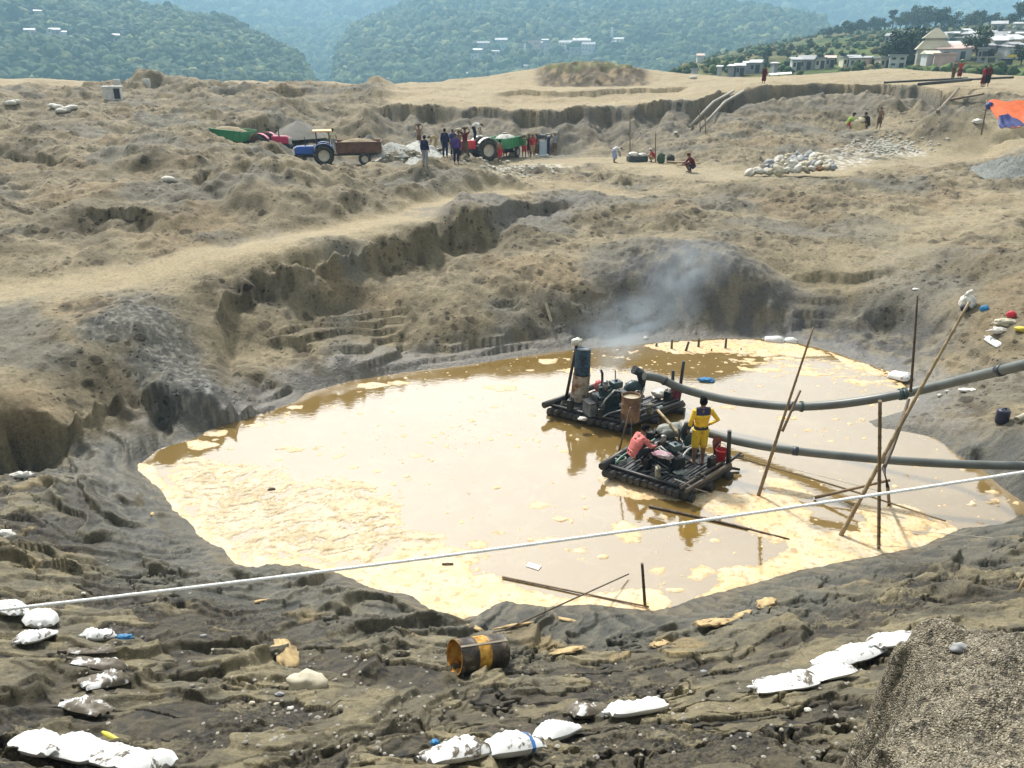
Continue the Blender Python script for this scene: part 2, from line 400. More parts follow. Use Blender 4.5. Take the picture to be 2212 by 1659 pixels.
# ---- detail
def bumps(x, y, seed, thr=.0, rad=.8, p=1.0):
    x0 = np.floor(x); y0 = np.floor(y); best = np.zeros(x.shape); low = np.zeros(x.shape)
    for dx in (-1, 0, 1):
        for dy in (-1, 0, 1):
            cx = x0+dx; cy = y0+dy; h = _hash(cx, cy, seed); h2 = _hash(cx, cy, seed+77)
            px = cx + (h & 0xFFFF)/65535.0; py = cy + (h2 & 0xFFFF)/65535.0; rid = (h >> 16)/65535.0
            k = np.clip(1-np.sqrt((px-x)**2+(py-y)**2)/rad, 0, 1)**p
            best = np.maximum(best, np.clip((rid-thr)/(1-thr), 0, 1)*k)
            low = np.maximum(low, np.clip((.3-rid)/.3, 0, 1)*k)
    return best, low
PADS = [(590,338,3.45,3.2),(530,336,3.7,3.0),(690,364,3.15,3.2),(770,360,3.15,3.4),(730,362,3.15,3),(1030,350,3.15,3.4),(1085,350,3.15,3.4),(1150,340,3.2,4),(1190,338,3.2,3.5),(950,350,3.15,3.5),(1000,345,3.15,3),(1400,352,3.25,4),(1340,350,3.25,3.5),(1480,368,3.3,3),(1710,368,3.35,3.6),(1770,366,3.38,3),(640,384,3.1,2.6),(700,382,3.05,3),(760,380,3.05,3),(820,376,3.05,2.6),(1000,370,3.0,3),(1060,368,3.0,3),(900,374,3.0,2.6)]
def pads(zz):
    for qx_, qy_, zt, rd in PADS:
        c_ = at_z(qx_, qy_, zt); w_ = 1-sstep(rd*.45, rd, np.hypot(X-c_.x, (Y-c_.y)*.8)); zz = zz*(1-w_)+zt*w_
    c_ = at_r(568, 352, 58.5); return zz + .5*np.exp(-((X-c_.x)**2/4.5+(Y-c_.y)**2/3))
ZB = pads(ZB); z = ZB.copy()
dsh = sdpoly(shp, X, Y)                                   # metres inside the pond (+) / outside (-)
out = np.clip(-dsh, 0, 50)
land = sstep(0.02, .9, out)                               # 0 at the water's edge
near = sstep(880, 960, QY)*VIS + (RR < 8)*(1-VIS)
near = np.clip(np.maximum(near, (RR < 12)*(out > 0)*1.0), 0, 1)
nearR = near*sstep(1600, 1900, QX)
far = sstep(28, 60, RR)*(1-sstep(112, 125, RR))
midz = (1-near)*(1-sstep(100, 125, RR))
# picture-free masks given as lines on the ground
def wpoly(pl, zz): return [tuple(at_z(x, y, zz)[:2]) for x, y in pl]
track = dpoly(wpoly([(-250,632),(0,622),(300,600),(600,553),(800,515),(960,470),(1120,425)], 2.9), X, Y, False)
trk = 1-sstep(.6, 2.3, track + .5*fbm(X*.6, Y*.6, 3, 5))
floor = dpoly(wpoly([(1150,352),(1330,350),(1450,372),(1600,385),(1800,372),(2000,352),(2212,338)], 3.2), X, Y, False)
flr = 1-sstep(1.2, 4.5, floor + 1.2*fbm(X*.3, Y*.3, 3, 6))
gull = dpoly(wpoly([(1120,400),(1260,420),(1330,430)], 2.75), X, Y, False)
flr = np.maximum(flr, .7*(1-sstep(1, 3.5, gull+fbm(X*.4, Y*.4, 3, 8))))
bench = dpoly(wpoly([(1730,585),(1850,560),(2020,520),(2212,470)], 2.3), X, Y, False)
bnc = 1-sstep(.8, 3.2, bench + fbm(X*.5, Y*.5, 3, 9))
plat = sstep(7.0, 7.6, ZB)*sstep(76, 84, RR)*(1-sstep(118, 124, RR))
smoothm = np.clip(trk + .8*flr + .5*bnc + .75*plat, 0, 1)
W1 = [at_z(*p) for p in LINES_W1]
RC = np.interp(AZ, [math.atan2(p.x, p.y) for p in W1], [math.hypot(p.x, p.y) for p in W1])
inpit = RC-RR + 1.5*fbm(AZ*13, AZ*0+3, 4, 44, .6)                         # metres in front of the wall's upper edge
wallm = sstep(0, .4, inpit)*(1-sstep(10, 15, inpit))*sstep(790, 830, QX)*(1-sstep(2060, 2110, QX))
crest = (1-sstep(.8, 3.0, np.abs(inpit)))*sstep(760, 820, QX)*(1-sstep(2100, 2160, QX))
plat = np.maximum(plat*sstep(-.5, .5, -inpit), sstep(.2, 1, -inpit)*sstep(800, 860, QX)*(1-sstep(112, 120, RR))*(RR < 120))
smoothm = np.clip(trk + .8*flr + .5*bnc + .75*plat, 0, 1)
# warped coordinates
wx = fbm(X*.35, Y*.35, 3, 21); wy = fbm(X*.35+50, Y*.35, 3, 22)
rough = (1-.85*smoothm)
z += midz*land*rough*(.22*fbm(X*.33, Y*.33, 4, 31)*sstep(18, 34, RR) + .04*fbm(X*1.1, Y*1.1, 3, 33))
z += far*rough*land*(.30*fbm(X*.13+wx*.4, Y*.16+wy*.4, 4, 35))*(1-.8*wallm)*(1-.8*crest)
hp1, hl1 = bumps(X*.19+wx*.3, Y*.17+wy*.3, 36, .1, .95, 1.0); hp2, hl2 = bumps(X*.42+wx*.3+7, Y*.36+wy*.3, 37, .2, .9, 1.0)
dun = (1-wallm)*(1-crest)*rough*sstep(30, 40, RR)*(1-sstep(108, 118, RR))*(1-sstep(-.3, .3, (QX-1050)/400)*.75)
hp3, _ = bumps(X*.11+wx*.3, Y*.095+wy*.3, 34, .05, 1.0, 1.1)
z += dun*(1.15*hp1 + .22*hp2 + 1.5*hp3)
# sharp upper edges: pit wall, the terrace behind it, and the broken edge below the track
z -= (1.25+1.0*sstep(1400, 1600, QX))*(.55+.6*sstep(-.4, .4, fbm(AZ*16, AZ*0+12, 3, 49)))*sstep(0, .35+1.3*sstep(-.1, .5, fbm(AZ*20, AZ*0+15, 3, 52)), inpit)*(1-sstep(3, 9, inpit))*sstep(790, 830, QX)*(1-sstep(2060, 2110, QX))
W2 = [at_z(*p) for p in [(1070,207,7.05),(1110,200,7.3),(1200,200,7.3),(1300,197,7.4),(1400,191,7.6),(1480,190,7.6)]]
in2 = np.interp(AZ, [math.atan2(p.x, p.y) for p in W2], [math.hypot(p.x, p.y) for p in W2])-RR + .5*fbm(AZ*50, AZ*0+8, 3, 46)
z -= .45*sstep(0, .3, in2)*sstep(1060, 1110, QX)*(1-sstep(1460, 1500, QX))*sstep(-.5, .5, -inpit)*(1-sstep(5, 9, in2))
S1 = [at_z(*p) for p in LINES_S1]
in1 = np.interp(AZ, [math.atan2(p.x, p.y) for p in S1], [math.hypot(p.x, p.y) for p in S1])-RR + .45*fbm(AZ*22, AZ*0+1, 3, 47) - .1
e1 = sstep(455, 500, QX)*(1-sstep(1180, 1260, QX))*(RR < 48)
z -= .75*sstep(0, .25, in1)*(1-sstep(.9, 4.0, in1))*e1*(.7+.3*sstep(-.2, .2, fbm(AZ*12, AZ*0+6, 2, 48)))
def scarp(zz, pl, drop, w_, f0, f1, na, seed):
    pw_ = [at_z(*q) for q in pl]; a_ = [math.atan2(q.x, q.y) for q in pw_]
    ii = np.interp(AZ, a_, [math.hypot(q.x, q.y) for q in pw_])-RR + na*fbm(AZ*30, AZ*0+seed, 3, seed)
    em = sstep(a_[0], a_[0]+.03, AZ)*(1-sstep(a_[-1]-.04, a_[-1], AZ))
    return zz - drop*sstep(0, w_, ii)*(1-sstep(f0, f1, ii))*em
z = scarp(z, [(-220,893,1.6),(0,887,1.65),(100,885,1.6),(160,882,1.5),(200,862,1.55),(250,838,1.6),(330,830,1.35),(400,845,1.1)], .45, .15, .5, 1.7, .25, 141)
z = scarp(z, [(165,520,3.5),(185,492,3.6),(240,480,3.65),(300,494,3.5),(385,507,3.4)], .55, .2, .8, 2.4, .3, 142)
z = scarp(z, [(-100,372,4.3),(30,352,4.5),(100,360,4.4),(190,372,4.25)], .45, .3, 1, 3, .4, 143)
z = scarp(z, [(390,412,4.2),(450,388,4.3),(520,392,4.2),(560,415,4.0)], .5, .3, 1, 3, .4, 144)
z = scarp(z, [(530,422,3.9),(580,398,4.0),(640,392,3.9),(690,412,3.7)], .45, .3, 1, 3, .4, 145)
z = scarp(z, [(1690,590,1.9),(1720,583,2.0),(1850,588,2.0),(1960,582,2.1)], .3, .15, .5, 1.4, .2, 146)
z = scarp(z, [(1855,642,1.6),(1900,640,1.65),(1960,655,1.5),(2010,700,1.2)], .4, .15, .4, 1.2, .2, 147)
# clods and footprints of two sizes
cw = .25*fbm(X*1.5, Y*1.5, 3, 23)
b1, l1 = bumps(X*2.3+wx*.5+cw, Y*1.9+wy*.5-cw, 3, .35, .62, .8); b2, l2 = bumps(X*1.15+9+cw, Y*.95+cw, 4, .45, .7, .9); b3, l3 = bumps(X*4.6-cw, Y*3.8+cw, 5, .4, .65, .8)
amp = midz*land*rough*(1-.85*wallm)
grow = 1+.7*sstep(30, 60, RR)
clod = sstep(-.35, .25, fbm(X*.35+60, Y*.35, 3, 24))*.75+.25
z += midz*land*rough*(.028*fbm(X*2.4+cw, Y*2.4, 4, 38, .68) + .03*ridged(X*1.1+cw, Y*.9+wx*.4, 2, 39))*(1+.5*sstep(30, 60, RR))
z += amp*grow*clod*(.10*b1 - .08*l1 + .10*b2 - .11*l2 + .05*b3)
# rills and slumps on the pit walls
z += wallm*(.42*ridged(AZ*26+wx*.5, LV*5+wy*.4, 3, 41)-.2 + .25*fbm(AZ*22, LV*12, 3, 43) + .12*fbm(X*1.2, Y*1.2, 3, 45))*sstep(3.3, 4.2, ZB)*sstep(.2, 2.5, inpit)
slz = dpoly(wpoly([(1120,500),(1400,470),(1650,520)], 2.6), X, Y, False)
# ledges in the damp silt above the far shore
lm = (sstep(.1, .25, ZB)*(1-sstep(1.3, 1.9, ZB)))*(1-near)*sstep(520, 620, QX)*(1-sstep(1420, 1560, QX))*(RR < 40)
lm = lm*sstep(-.1, .15, fbm(X*.2+4, Y*.4, 3, 51)+.2)
n0 = fbm(X*.2, Y*.2, 2, 50)
lm2 = (1-near)*sstep(1650, 1750, QX)*sstep(.1, .3, ZB)*(1-sstep(1.6, 2.1, ZB))*(RR < 34)*(RR > 14)
def terrace(zz, st, sharp):
    t = zz/st; k = np.floor(t); f = t-k
    return st*(k + sstep(1-sharp, 1, f))
tz = terrace(ZB + .22*fbm(X*.28, Y*.5, 4, 53) + .06*fbm(X*1.3, Y*1.3, 3, 55) - X*.012, .24+.06*sstep(-.3, .3, n0), .14)
z = z*(1-.85*lm) + (tz + .012*fbm(X*2, Y*2, 2, 54))*.85*lm
tz2 = terrace(ZB + .3*fbm(X*.3, Y*.5, 4, 57), .42, .16)
lm2 = lm2*sstep(-.1, .15, fbm(X*.3+14, Y*.4, 3, 59))
z = z*(1-.4*lm2) + (tz2 + .03*fbm(X*2, Y*2, 2, 58))*.4*lm2
# ---- near bank: mud flaps and flow grooves that run down to the pond
dx, dy = X-PC.x, Y-PC.y; PHI = np.arctan2(dx, -dy); DR = np.hypot(dx, dy)
nb = near*land*(1-heap)
w1 = fbm(X*.3, Y*.3, 3, 61); w2 = fbm(X*.38+20, Y*.38, 4, 62); w3 = fbm(X*1.6, Y*1.6, 3, 63)
t = PHI*8.0 + 1.5*w1 + .12*w3 + DR*.22
k = np.floor(t); f = t-k; hr = (_hash(k, k*0+5, 9) & 0xFFFF)/65535.0
saw = (f**1.3)*(1-sstep(.82, 1, f))
swp = 1+.7*(1-sstep(2.5, 6, out))
z += nb*swp*saw*(.05+.20*hr)*sstep(-.5, .2, w2)
t2 = PHI*22.0 + 2.0*w1 + .9*w2 + .25*w3 + DR*.45
k2 = np.floor(t2); f2b = t2-k2; hr2 = (_hash(k2, k2*0+3, 19) & 0xFFFF)/65535.0
z += nb*swp*(f2b**1.2)*(1-sstep(.84, 1, f2b))*(.014+.05*hr2)
# plates of drying silt with a broken edge
pl = fbm(X*.42+w2*.5, Y*.62+w1*.5, 5, 65)
plate = sstep(.08, .13, pl)
z += nb*plate*.075*sstep(.5, 1.6, out) + nb*.10*fbm(X*.8, Y*.8, 3, 66)
plate2 = sstep(.10, .14, fbm(X*1.0+w1*.6, Y*1.5+w2*.6, 4, 68)); z += nb*plate2*.032
rubm = sstep(-.1, .25, fbm(X*.5+3, Y*.5, 3, 71))*(1-plate)*sstep(1.2, 3.6, out)
g1, gid = worley(X*9, Y*9, 13); g2, gid2 = worley(X*22, Y*22, 14)
z += nb*(.25+.75*rubm)*(.035*np.clip(gid-.3, 0, 1)*np.clip(1-g1*1.5, 0, 1) + .035*fbm(X*7, Y*7, 3, 72) + .012*np.clip(1-g2*1.4, 0, 1))
# deep clefts
cl = np.abs(fbm(X*.5+w3*.2+31, Y*.9, 4, 75)); z -= nb*.24*(1-sstep(.0, .055, cl))*sstep(.7, 2.5, out)*sstep(0, .3, w1+.1)
# gravel heap
z += sstep(93.5, 96, RR)*(1-sstep(107, 110, RR))*sstep(1150, 1185, QX)*(1-sstep(1385, 1410, QX))*sstep(7.5, 8.0, ZB)*.6*(ridged(AZ*45+wx*.3, LV*20, 3, 89)-.5)
z += heap*(.02*np.clip(1-g2*1.3, 0, 1)*gid2 + .05*fbm(X*2.2, Y*2.2, 4, 77))
h3, hid3 = worley(X*52, Y*52, 15); z += heap*.012*np.clip(1-h3*1.3, 0, 1)*hid3
z += (1-land)*(out > 0)*.012*fbm(X*3, Y*3, 3, 78)
z = np.where(dsh > 0, np.minimum(z, -.02-.1*np.clip(dsh, 0, 3)), np.where(RR < 40, np.maximum(z, .004+.03*np.clip(out, 0, .5)), z))
padw = np.zeros_like(z)
for qx_, qy_, zt, rd in PADS:
    c_ = at_z(qx_, qy_, zt); padw = np.maximum(padw, 1-sstep(rd*.4, rd*.95, np.hypot(X-c_.x, (Y-c_.y)*.8)))
z = z*(1-.8*padw)+(ZB+.05*fbm(X*.8, Y*.8, 3, 73)+.03*fbm(X*3, Y*3, 3, 74))*.8*padw
ZF = z
TS = {'z': ZF}
def ground(x, y):
    a = math.atan2(x, y); v = .5*math.log(x*x+y*y+1e-9)
    i = int(np.clip(np.searchsorted(az, a)-1, 0, NA-2)); j = int(np.clip(np.searchsorted(lv, v)-1, 0, NR-2))
    s = (a-az[i])/(az[i+1]-az[i]); t = min(max((v-lv[j])/(lv[j+1]-lv[j]), 0), 1)
    return float((ZF[j, i]*(1-s)+ZF[j, i+1]*s)*(1-t) + (ZF[j+1, i]*(1-s)+ZF[j+1, i+1]*s)*t)
def on_ground(qx, qy, rmin=2.0, rmax=125.0):
    """where the line of sight through a picture point first meets the ground"""
    d = ray(qx, qy); h = math.hypot(d[0], d[1]); r = rmin
    while r < rmax:
        x, y, zz = d[0]*r/h, d[1]*r/h, CAMZ+d[2]*r/h
        if zz <= max(ground(x, y), 0.0):
            return Vector((x, y, max(ground(x, y), 0.0)))
        r *= 1.0012
    return Vector((d[0]*rmax/h, d[1]*rmax/h, ground(d[0]*rmax/h, d[1]*rmax/h)))

# ---- colours of the ground (albedo)
def C(*c): return np.array(c)[None, None, :]
def lerp(a, b, t): return a + (b-a)*t[..., None]
n1 = fbm(X*.25, Y*.25, 4, 81); n2 = fbm(X*1.3, Y*1.3, 4, 82); n3 = fbm(X*5, Y*5, 3, 83)
sand = lerp(C(.245,.205,.128), C(.155,.132,.084), sstep(-.4, .5, n1+.5*n2))
sand = lerp(sand, C(.25,.18,.095), .4*sstep(.15, .6, fbm(X*.18+7, Y*.18, 3, 84)))             # ochre patches
sand = lerp(sand, C(.145,.14,.115), .75*sstep(.1, .5, fbm(X*.16-9, Y*.2, 4, 85)))                # grey silt patches
b4, l4 = bumps(X*6.5+cw, Y*4.6-cw, 6, .55, .6, .7)
dk = sstep(.09, .24, np.maximum(np.maximum(b1, b2*.7), np.maximum(b3*.8*(n2 > -.1), b4*.8)))*(.6+.4*sstep(-.2, .2, n3))
sand = lerp(sand, C(.075,.06,.038), .35*dk*rough*clod*(1-.7*wallm))     # dark clods: damp, and their shaded sides painted into the colour
sand = lerp(sand, C(.075,.06,.038), .8*sstep(.2, .5, np.maximum(l1, l2))*rough*clod)  # footprint hollows darkened, their shade painted into the colour
sand = lerp(sand, C(.35,.29,.178), np.clip(.9*trk+.75*flr+.35*bnc, 0, 1)*(.75+.25*sstep(-.3, .3, n2)))
sand = lerp(sand, C(.36,.29,.175), .7*plat)
mnd = sstep(93.5, 96.5, RR)*(1-sstep(107, 110, RR))*sstep(1145, 1180, QX)*(1-sstep(1385, 1415, QX))
sand = lerp(sand, lerp(C(.20,.15,.08), C(.06,.045,.028), sstep(-.2, .3, ridged(AZ*70, LV*30, 3, 89)-.3)), .85*mnd)
sand = lerp(sand, C(.12,.15,.04), .7*mnd*sstep(9.2, 9.8, ZB)*sstep(-.3, .2, n2))
wl = wallm*sstep(3.6, 4.4, ZB)
sand = lerp(sand, lerp(C(.185,.16,.112), C(.11,.10,.082), sstep(-.3, .4, fbm(AZ*24+wx*.3, ZB*3+n1*.8, 4, 86))), .9*wl)
# damp band along the water and the slate-grey silt
wet = (1-sstep(.25, 1.5, out+.5*n2))*(RR < 45)
sand = lerp(sand, C(.125,.12,.108), .72*wet*(1-near))
alc = 1-sstep(0., 1.6, dpoly(wpoly([(1370,650),(1480,640),(1620,660),(1800,680),(1950,720)], .9), X, Y, False)-.8+.5*n1)
sand = lerp(sand, lerp(C(.085,.085,.085), C(.17,.155,.12), sstep(-.2, .4, n2)), .85*alc)
lg = dpoly(wpoly([(960,510),(1150,500),(1250,480)], 2.4), X, Y, False)
sand = lerp(sand, C(.15,.145,.135), .6*(1-sstep(.5, 2.2, lg+n2)))
dg = dpoly(wpoly([(250,730),(320,700),(390,770)], 2.1), X, Y, False)
sand = lerp(sand, lerp(C(.06,.065,.062), C(.2,.2,.18), sstep(.0, .5, n3+.3*n2)), .8*(1-sstep(.4, 1.7, dg+.6*n2)))
# white shingle
sh1 = dpoly([tuple(at_z(x, y, 4.1)[:2]) for x, y in ((1790,338),(1870,322),(1945,320))], X, Y, False)
sh1 = (1-sstep(.6, 2.4, sh1+1.2*n1))*(ZB < 4.6)
sh2 = 1-sstep(.6, 2.4, dpoly(wpoly([(1000,365),(1060,372),(1180,362)], 3.1), X, Y, False)+.8*n1)
shm = np.clip(sh1+sh2, 0, 1)*sstep(-.05, .25, fbm(X*2.2, Y*2.2, 3, 87))
sand = lerp(sand, C(.55,.54,.50), .85*shm)
# near bank
mud = lerp(C(.052,.044,.030), C(.105,.088,.058), sstep(-.3, .3, n3+.5*n2))
speck = (gid2 > .72)*(g2 < .42)*(.35+.65*rubm)
mud = lerp(mud, C(.17,.155,.12), .7*speck*1.0)
mud = lerp(mud, C(.022,.019,.014), .75*((gid < .22)*(g1 < .5)))
silt = lerp(C(.36,.315,.21), C(.19,.175,.13), sstep(-.3, .4, n2))
mud = lerp(mud, silt, np.clip(plate*(.85-.35*sstep(.1, .5, n3)) + .6*plate2*sstep(-.3, .1, w1), 0, 1))
mud = lerp(mud, C(.50,.38,.19), .8*plate*sstep(.22, .45, fbm(X*.6+2, Y*.6, 3, 88))*(1-sstep(2.5, 4.5, out)))
slate = lerp(C(.070,.078,.078), C(.19,.19,.17), sstep(.2, .9, f2b))
mud = lerp(mud, slate, (1-sstep(1.0, 3.4, out+1.3*w2))*.85)
mud = lerp(mud, C(.25,.22,.15), .45*sstep(.72, .9, f)*(hr > .35)*(1-sstep(.96, 1, f)))
rb = sstep(8.5, 6.5, RR)*sstep(1500, 1800, QX)
mud = lerp(mud, C(.16,.135,.085), .4*(1-sstep(4, 9, RR))*sstep(-.2, .3, n2))
n3 = n3
hp = lerp(C(.26,.235,.175), C(.13,.115,.085), sstep(-.2, .3, n3))
mud = mud*C(.55,.53,.44)
mud = lerp(mud, hp, heap)
col = lerp(sand, mud, near)
fp = sstep(124, 150, RR)
col = lerp(col, C(.16,.19,.10)*np.ones_like(col), fp)
wetA = np.clip(np.maximum(wet*.9, near*(1-heap)*(.35+.5*(1-sstep(.5, 3, out)))), 0, 1)
idx = np.arange(NA*NR).reshape(NR, NA)
F = np.stack([idx[:-1, :-1], idx[:-1, 1:], idx[1:, 1:], idx[1:, :-1]], -1).reshape(-1, 4)
F2 = np.stack([idx[:-1, -1], idx[:-1, 0], idx[1:, 0], idx[1:, -1]], -1)
V = np.stack([X, Y, ZF], -1).reshape(-1, 3)
me = mesh_np('terrain', V, F)
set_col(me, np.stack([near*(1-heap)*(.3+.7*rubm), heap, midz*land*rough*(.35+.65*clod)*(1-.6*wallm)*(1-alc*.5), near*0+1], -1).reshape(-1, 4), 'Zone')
set_col(me, np.concatenate([np.clip(col, .01, .9), wetA[..., None]], -1).reshape(-1, 4))

m, nt, b = nodes('ground')
vc = N(nt, 'ShaderNodeVertexColor'); vc.layer_name = 'Col'
co = coords(nt)
nf = noise(nt, 9, 6, .65, co); nf2 = noise(nt, 55, 4, .7, co)
r1 = ramp(nt, nf.outputs['Fac'], [(.25, .62), (.5, 1.), (.78, 1.3)])
r2 = ramp(nt, nf2.outputs['Fac'], [(.3, .7), (.5, 1.), (.7, 1.3)])
c1 = mix(nt, 1, vc.outputs['Color'], r1.outputs['Color'], 'MULTIPLY'); c1 = mix(nt, 1, c1, r2.outputs['Color'], 'MULTIPLY')
zn = N(nt, 'ShaderNodeVertexColor'); zn.layer_name = 'Zone'; zs = N(nt, 'ShaderNodeSeparateColor'); L(nt, zn.outputs['Color'], zs.inputs['Color'])
def vor(scale):
    v = N(nt, 'ShaderNodeTexVoronoi'); v.inputs['Scale'].default_value = scale; L(nt, co, v.inputs['Vector']); return v
v1 = vor(30); v2 = vor(88)
p1 = ramp(nt, v1.outputs['Color'], [(0, .35), (.35, .8), (.6, 1.), (.8, 1.2), (.93, 2.6)], 'CONSTANT')
c1 = mix(nt, zs.outputs['Red'], c1, mix(nt, 1, c1, p1.outputs['Color'], 'MULTIPLY'))
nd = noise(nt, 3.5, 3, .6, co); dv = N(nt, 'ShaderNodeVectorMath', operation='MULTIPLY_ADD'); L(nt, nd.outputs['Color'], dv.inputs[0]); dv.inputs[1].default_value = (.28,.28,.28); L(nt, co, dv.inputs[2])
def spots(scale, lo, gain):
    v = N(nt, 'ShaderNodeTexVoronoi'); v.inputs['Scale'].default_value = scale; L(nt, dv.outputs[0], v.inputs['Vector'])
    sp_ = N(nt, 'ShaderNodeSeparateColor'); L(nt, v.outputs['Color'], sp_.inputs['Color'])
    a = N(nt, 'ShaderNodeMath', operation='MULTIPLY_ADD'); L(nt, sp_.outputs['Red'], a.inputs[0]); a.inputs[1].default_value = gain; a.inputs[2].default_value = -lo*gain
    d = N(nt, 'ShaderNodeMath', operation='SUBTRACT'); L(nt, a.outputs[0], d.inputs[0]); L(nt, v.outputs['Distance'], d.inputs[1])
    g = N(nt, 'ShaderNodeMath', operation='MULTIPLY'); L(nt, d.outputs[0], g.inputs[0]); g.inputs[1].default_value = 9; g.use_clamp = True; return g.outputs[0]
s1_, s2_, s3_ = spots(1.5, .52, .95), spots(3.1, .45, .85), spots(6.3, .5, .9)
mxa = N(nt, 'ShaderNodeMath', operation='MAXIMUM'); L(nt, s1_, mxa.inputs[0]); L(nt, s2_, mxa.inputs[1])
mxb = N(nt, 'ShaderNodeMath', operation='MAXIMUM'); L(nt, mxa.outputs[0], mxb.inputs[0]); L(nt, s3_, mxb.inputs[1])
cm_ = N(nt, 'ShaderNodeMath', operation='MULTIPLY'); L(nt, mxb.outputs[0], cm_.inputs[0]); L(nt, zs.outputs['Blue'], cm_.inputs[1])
c1 = mix(nt, cm_.outputs[0], c1, mix(nt, 1, c1, (.34,.32,.29), 'MULTIPLY'))  # clod spots: shaded sides and damp painted in as darker colour
p2 = ramp(nt, v2.outputs['Color'], [(0, (.075, .065, .045)), (.22, (.19, .165, .115)), (.55, (.30, .265, .195)), (.82, (.43, .40, .32))], 'CONSTANT')
p3 = ramp(nt, v1.outputs['Color'], [(0, .35), (.2, .8), (.5, 1.1)], 'CONSTANT')
hg = mix(nt, 1, mix(nt, 1, p2.outputs['Color'], p3.outputs['Color'], 'MULTIPLY'), r1.outputs['Color'], 'MULTIPLY')
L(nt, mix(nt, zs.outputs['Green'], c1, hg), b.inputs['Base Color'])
rr = ramp(nt, vc.outputs['Alpha'], [(0, .95), (1, .30)]); L(nt, rr.outputs['Color'], b.inputs['Roughness'])
b.inputs['Specular IOR Level'].default_value = .45
ad = N(nt, 'ShaderNodeMath', operation='ADD'); L(nt, nf.outputs['Fac'], ad.inputs[0])
mu = N(nt, 'ShaderNodeMath', operation='MULTIPLY'); mu.inputs[1].default_value = .35; L(nt, nf2.outputs['Fac'], mu.inputs[0]); L(nt, mu.outputs[0], ad.inputs[1])
vd = N(nt, 'ShaderNodeMath', operation='MULTIPLY'); L(nt, zs.outputs['Green'], vd.inputs[1]); L(nt, v2.outputs['Distance'], vd.inputs[0])
sb = N(nt, 'ShaderNodeMath', operation='SUBTRACT'); L(nt, ad.outputs[0], sb.inputs[0]); L(nt, vd.outputs[0], sb.inputs[1])
cb_m = N(nt, 'ShaderNodeMath', operation='MULTIPLY_ADD'); L(nt, cm_.outputs[0], cb_m.inputs[0]); cb_m.inputs[1].default_value = .9; L(nt, sb.outputs[0], cb_m.inputs[2])
bump(nt, cb_m.outputs[0], b, .7, .07)
terrain = tag(link('terrain', me, m), kind='structure')
del V, F
# ------------------------------------------------------------------ light
SUN_EL, SUN_AZ = R(50), R(-25)                 # high, ahead and a little to the left, behind thin cloud
w = bpy.data.worlds.new('World'); SC.world = w; w.use_nodes = True; nt = w.node_tree
bg = nt.nodes['Background']; bg.inputs['Strength'].default_value = .10
sky = N(nt, 'ShaderNodeTexSky'); sky.sky_type = 'NISHITA'; sky.sun_disc = False
sky.sun_elevation = SUN_EL; sky.sun_rotation = SUN_AZ; sky.air_density = 1.0; sky.dust_density = 6.0; sky.ozone_density = 1.0
bw = N(nt, 'ShaderNodeRGBToBW'); L(nt, sky.outputs['Color'], bw.inputs['Color'])
tint = mix(nt, 1, bw.outputs['Val'], (1.0, .97, .90), 'MULTIPLY')
gc = N(nt, 'ShaderNodeTexCoord').outputs['Generated']
cn = noise(nt, 2.2, 5, .55, gc); cr = ramp(nt, cn.outputs['Fac'], [(.25, .75), (.7, 1.)])
zs_ = N(nt, 'ShaderNodeSeparateXYZ'); L(nt, gc, zs_.inputs[0])
el = ramp(nt, zs_.outputs['Z'], [(0, 1.1), (.25, 1.3), (.40, 1.5), (.52, 1.2), (.68, .8), (1, .7)])
thin = mix(nt, 1, mix(nt, 1, cr.outputs['Color'], (4.5, 4.45, 4.3), 'MULTIPLY'), el.outputs['Color'], 'MULTIPLY')             # thin bright cloud over the whole sky
GE, GA = R(26), R(-4)
glow_dir = (math.sin(GA)*math.cos(GE), math.cos(GA)*math.cos(GE), math.sin(GE))
dp = N(nt, 'ShaderNodeVectorMath', operation='DOT_PRODUCT'); L(nt, gc, dp.inputs[0]); dp.inputs[1].default_value = glow_dir
mx = N(nt, 'ShaderNodeMath', operation='MAXIMUM'); L(nt, dp.outputs['Value'], mx.inputs[0]); mx.inputs[1].default_value = 0
pw = N(nt, 'ShaderNodeMath', operation='POWER'); L(nt, mx.outputs[0], pw.inputs[0]); pw.inputs[1].default_value = 4.5
glow = mix(nt, 1, pw.outputs[0], (22, 21.6, 20.6), 'MULTIPLY')                   # bright patch added to the cloud, away from the sun, to whiten the water
cl_ = mix(nt, 1, thin, glow, 'ADD')
sk = mix(nt, 1, mix(nt, .7, sky.outputs['Color'], tint), (.35, .35, .35), 'MULTIPLY')
L(nt, mix(nt, 1, cl_, sk, 'ADD'), bg.inputs['Color'])
sd = bpy.data.lights.new('sun', 'SUN'); sd.energy = 3.9; sd.angle = R(5); sd.color = (1, .96, .90)
so = bpy.data.objects.new('sun', sd); COL.objects.link(so)
sv = Vector((math.sin(SUN_AZ)*math.cos(SUN_EL), math.cos(SUN_AZ)*math.cos(SUN_EL), math.sin(SUN_EL)))
so.rotation_euler = sv.to_track_quat('Z', 'Y').to_euler(); so.location = sv*50
SC.view_settings.view_transform = 'Standard'; SC.view_settings.look = 'None'; SC.view_settings.exposure = 0.0; SC.view_settings.gamma = 1
SC.render.engine = 'CYCLES'; SC.cycles.use_denoising = True
SC.cycles.max_bounces = 6; SC.cycles.volume_bounces = 1; SC.cycles.transparent_max_bounces = 12
SC.cycles.use_adaptive_sampling = True; SC.cycles.adaptive_threshold = .015
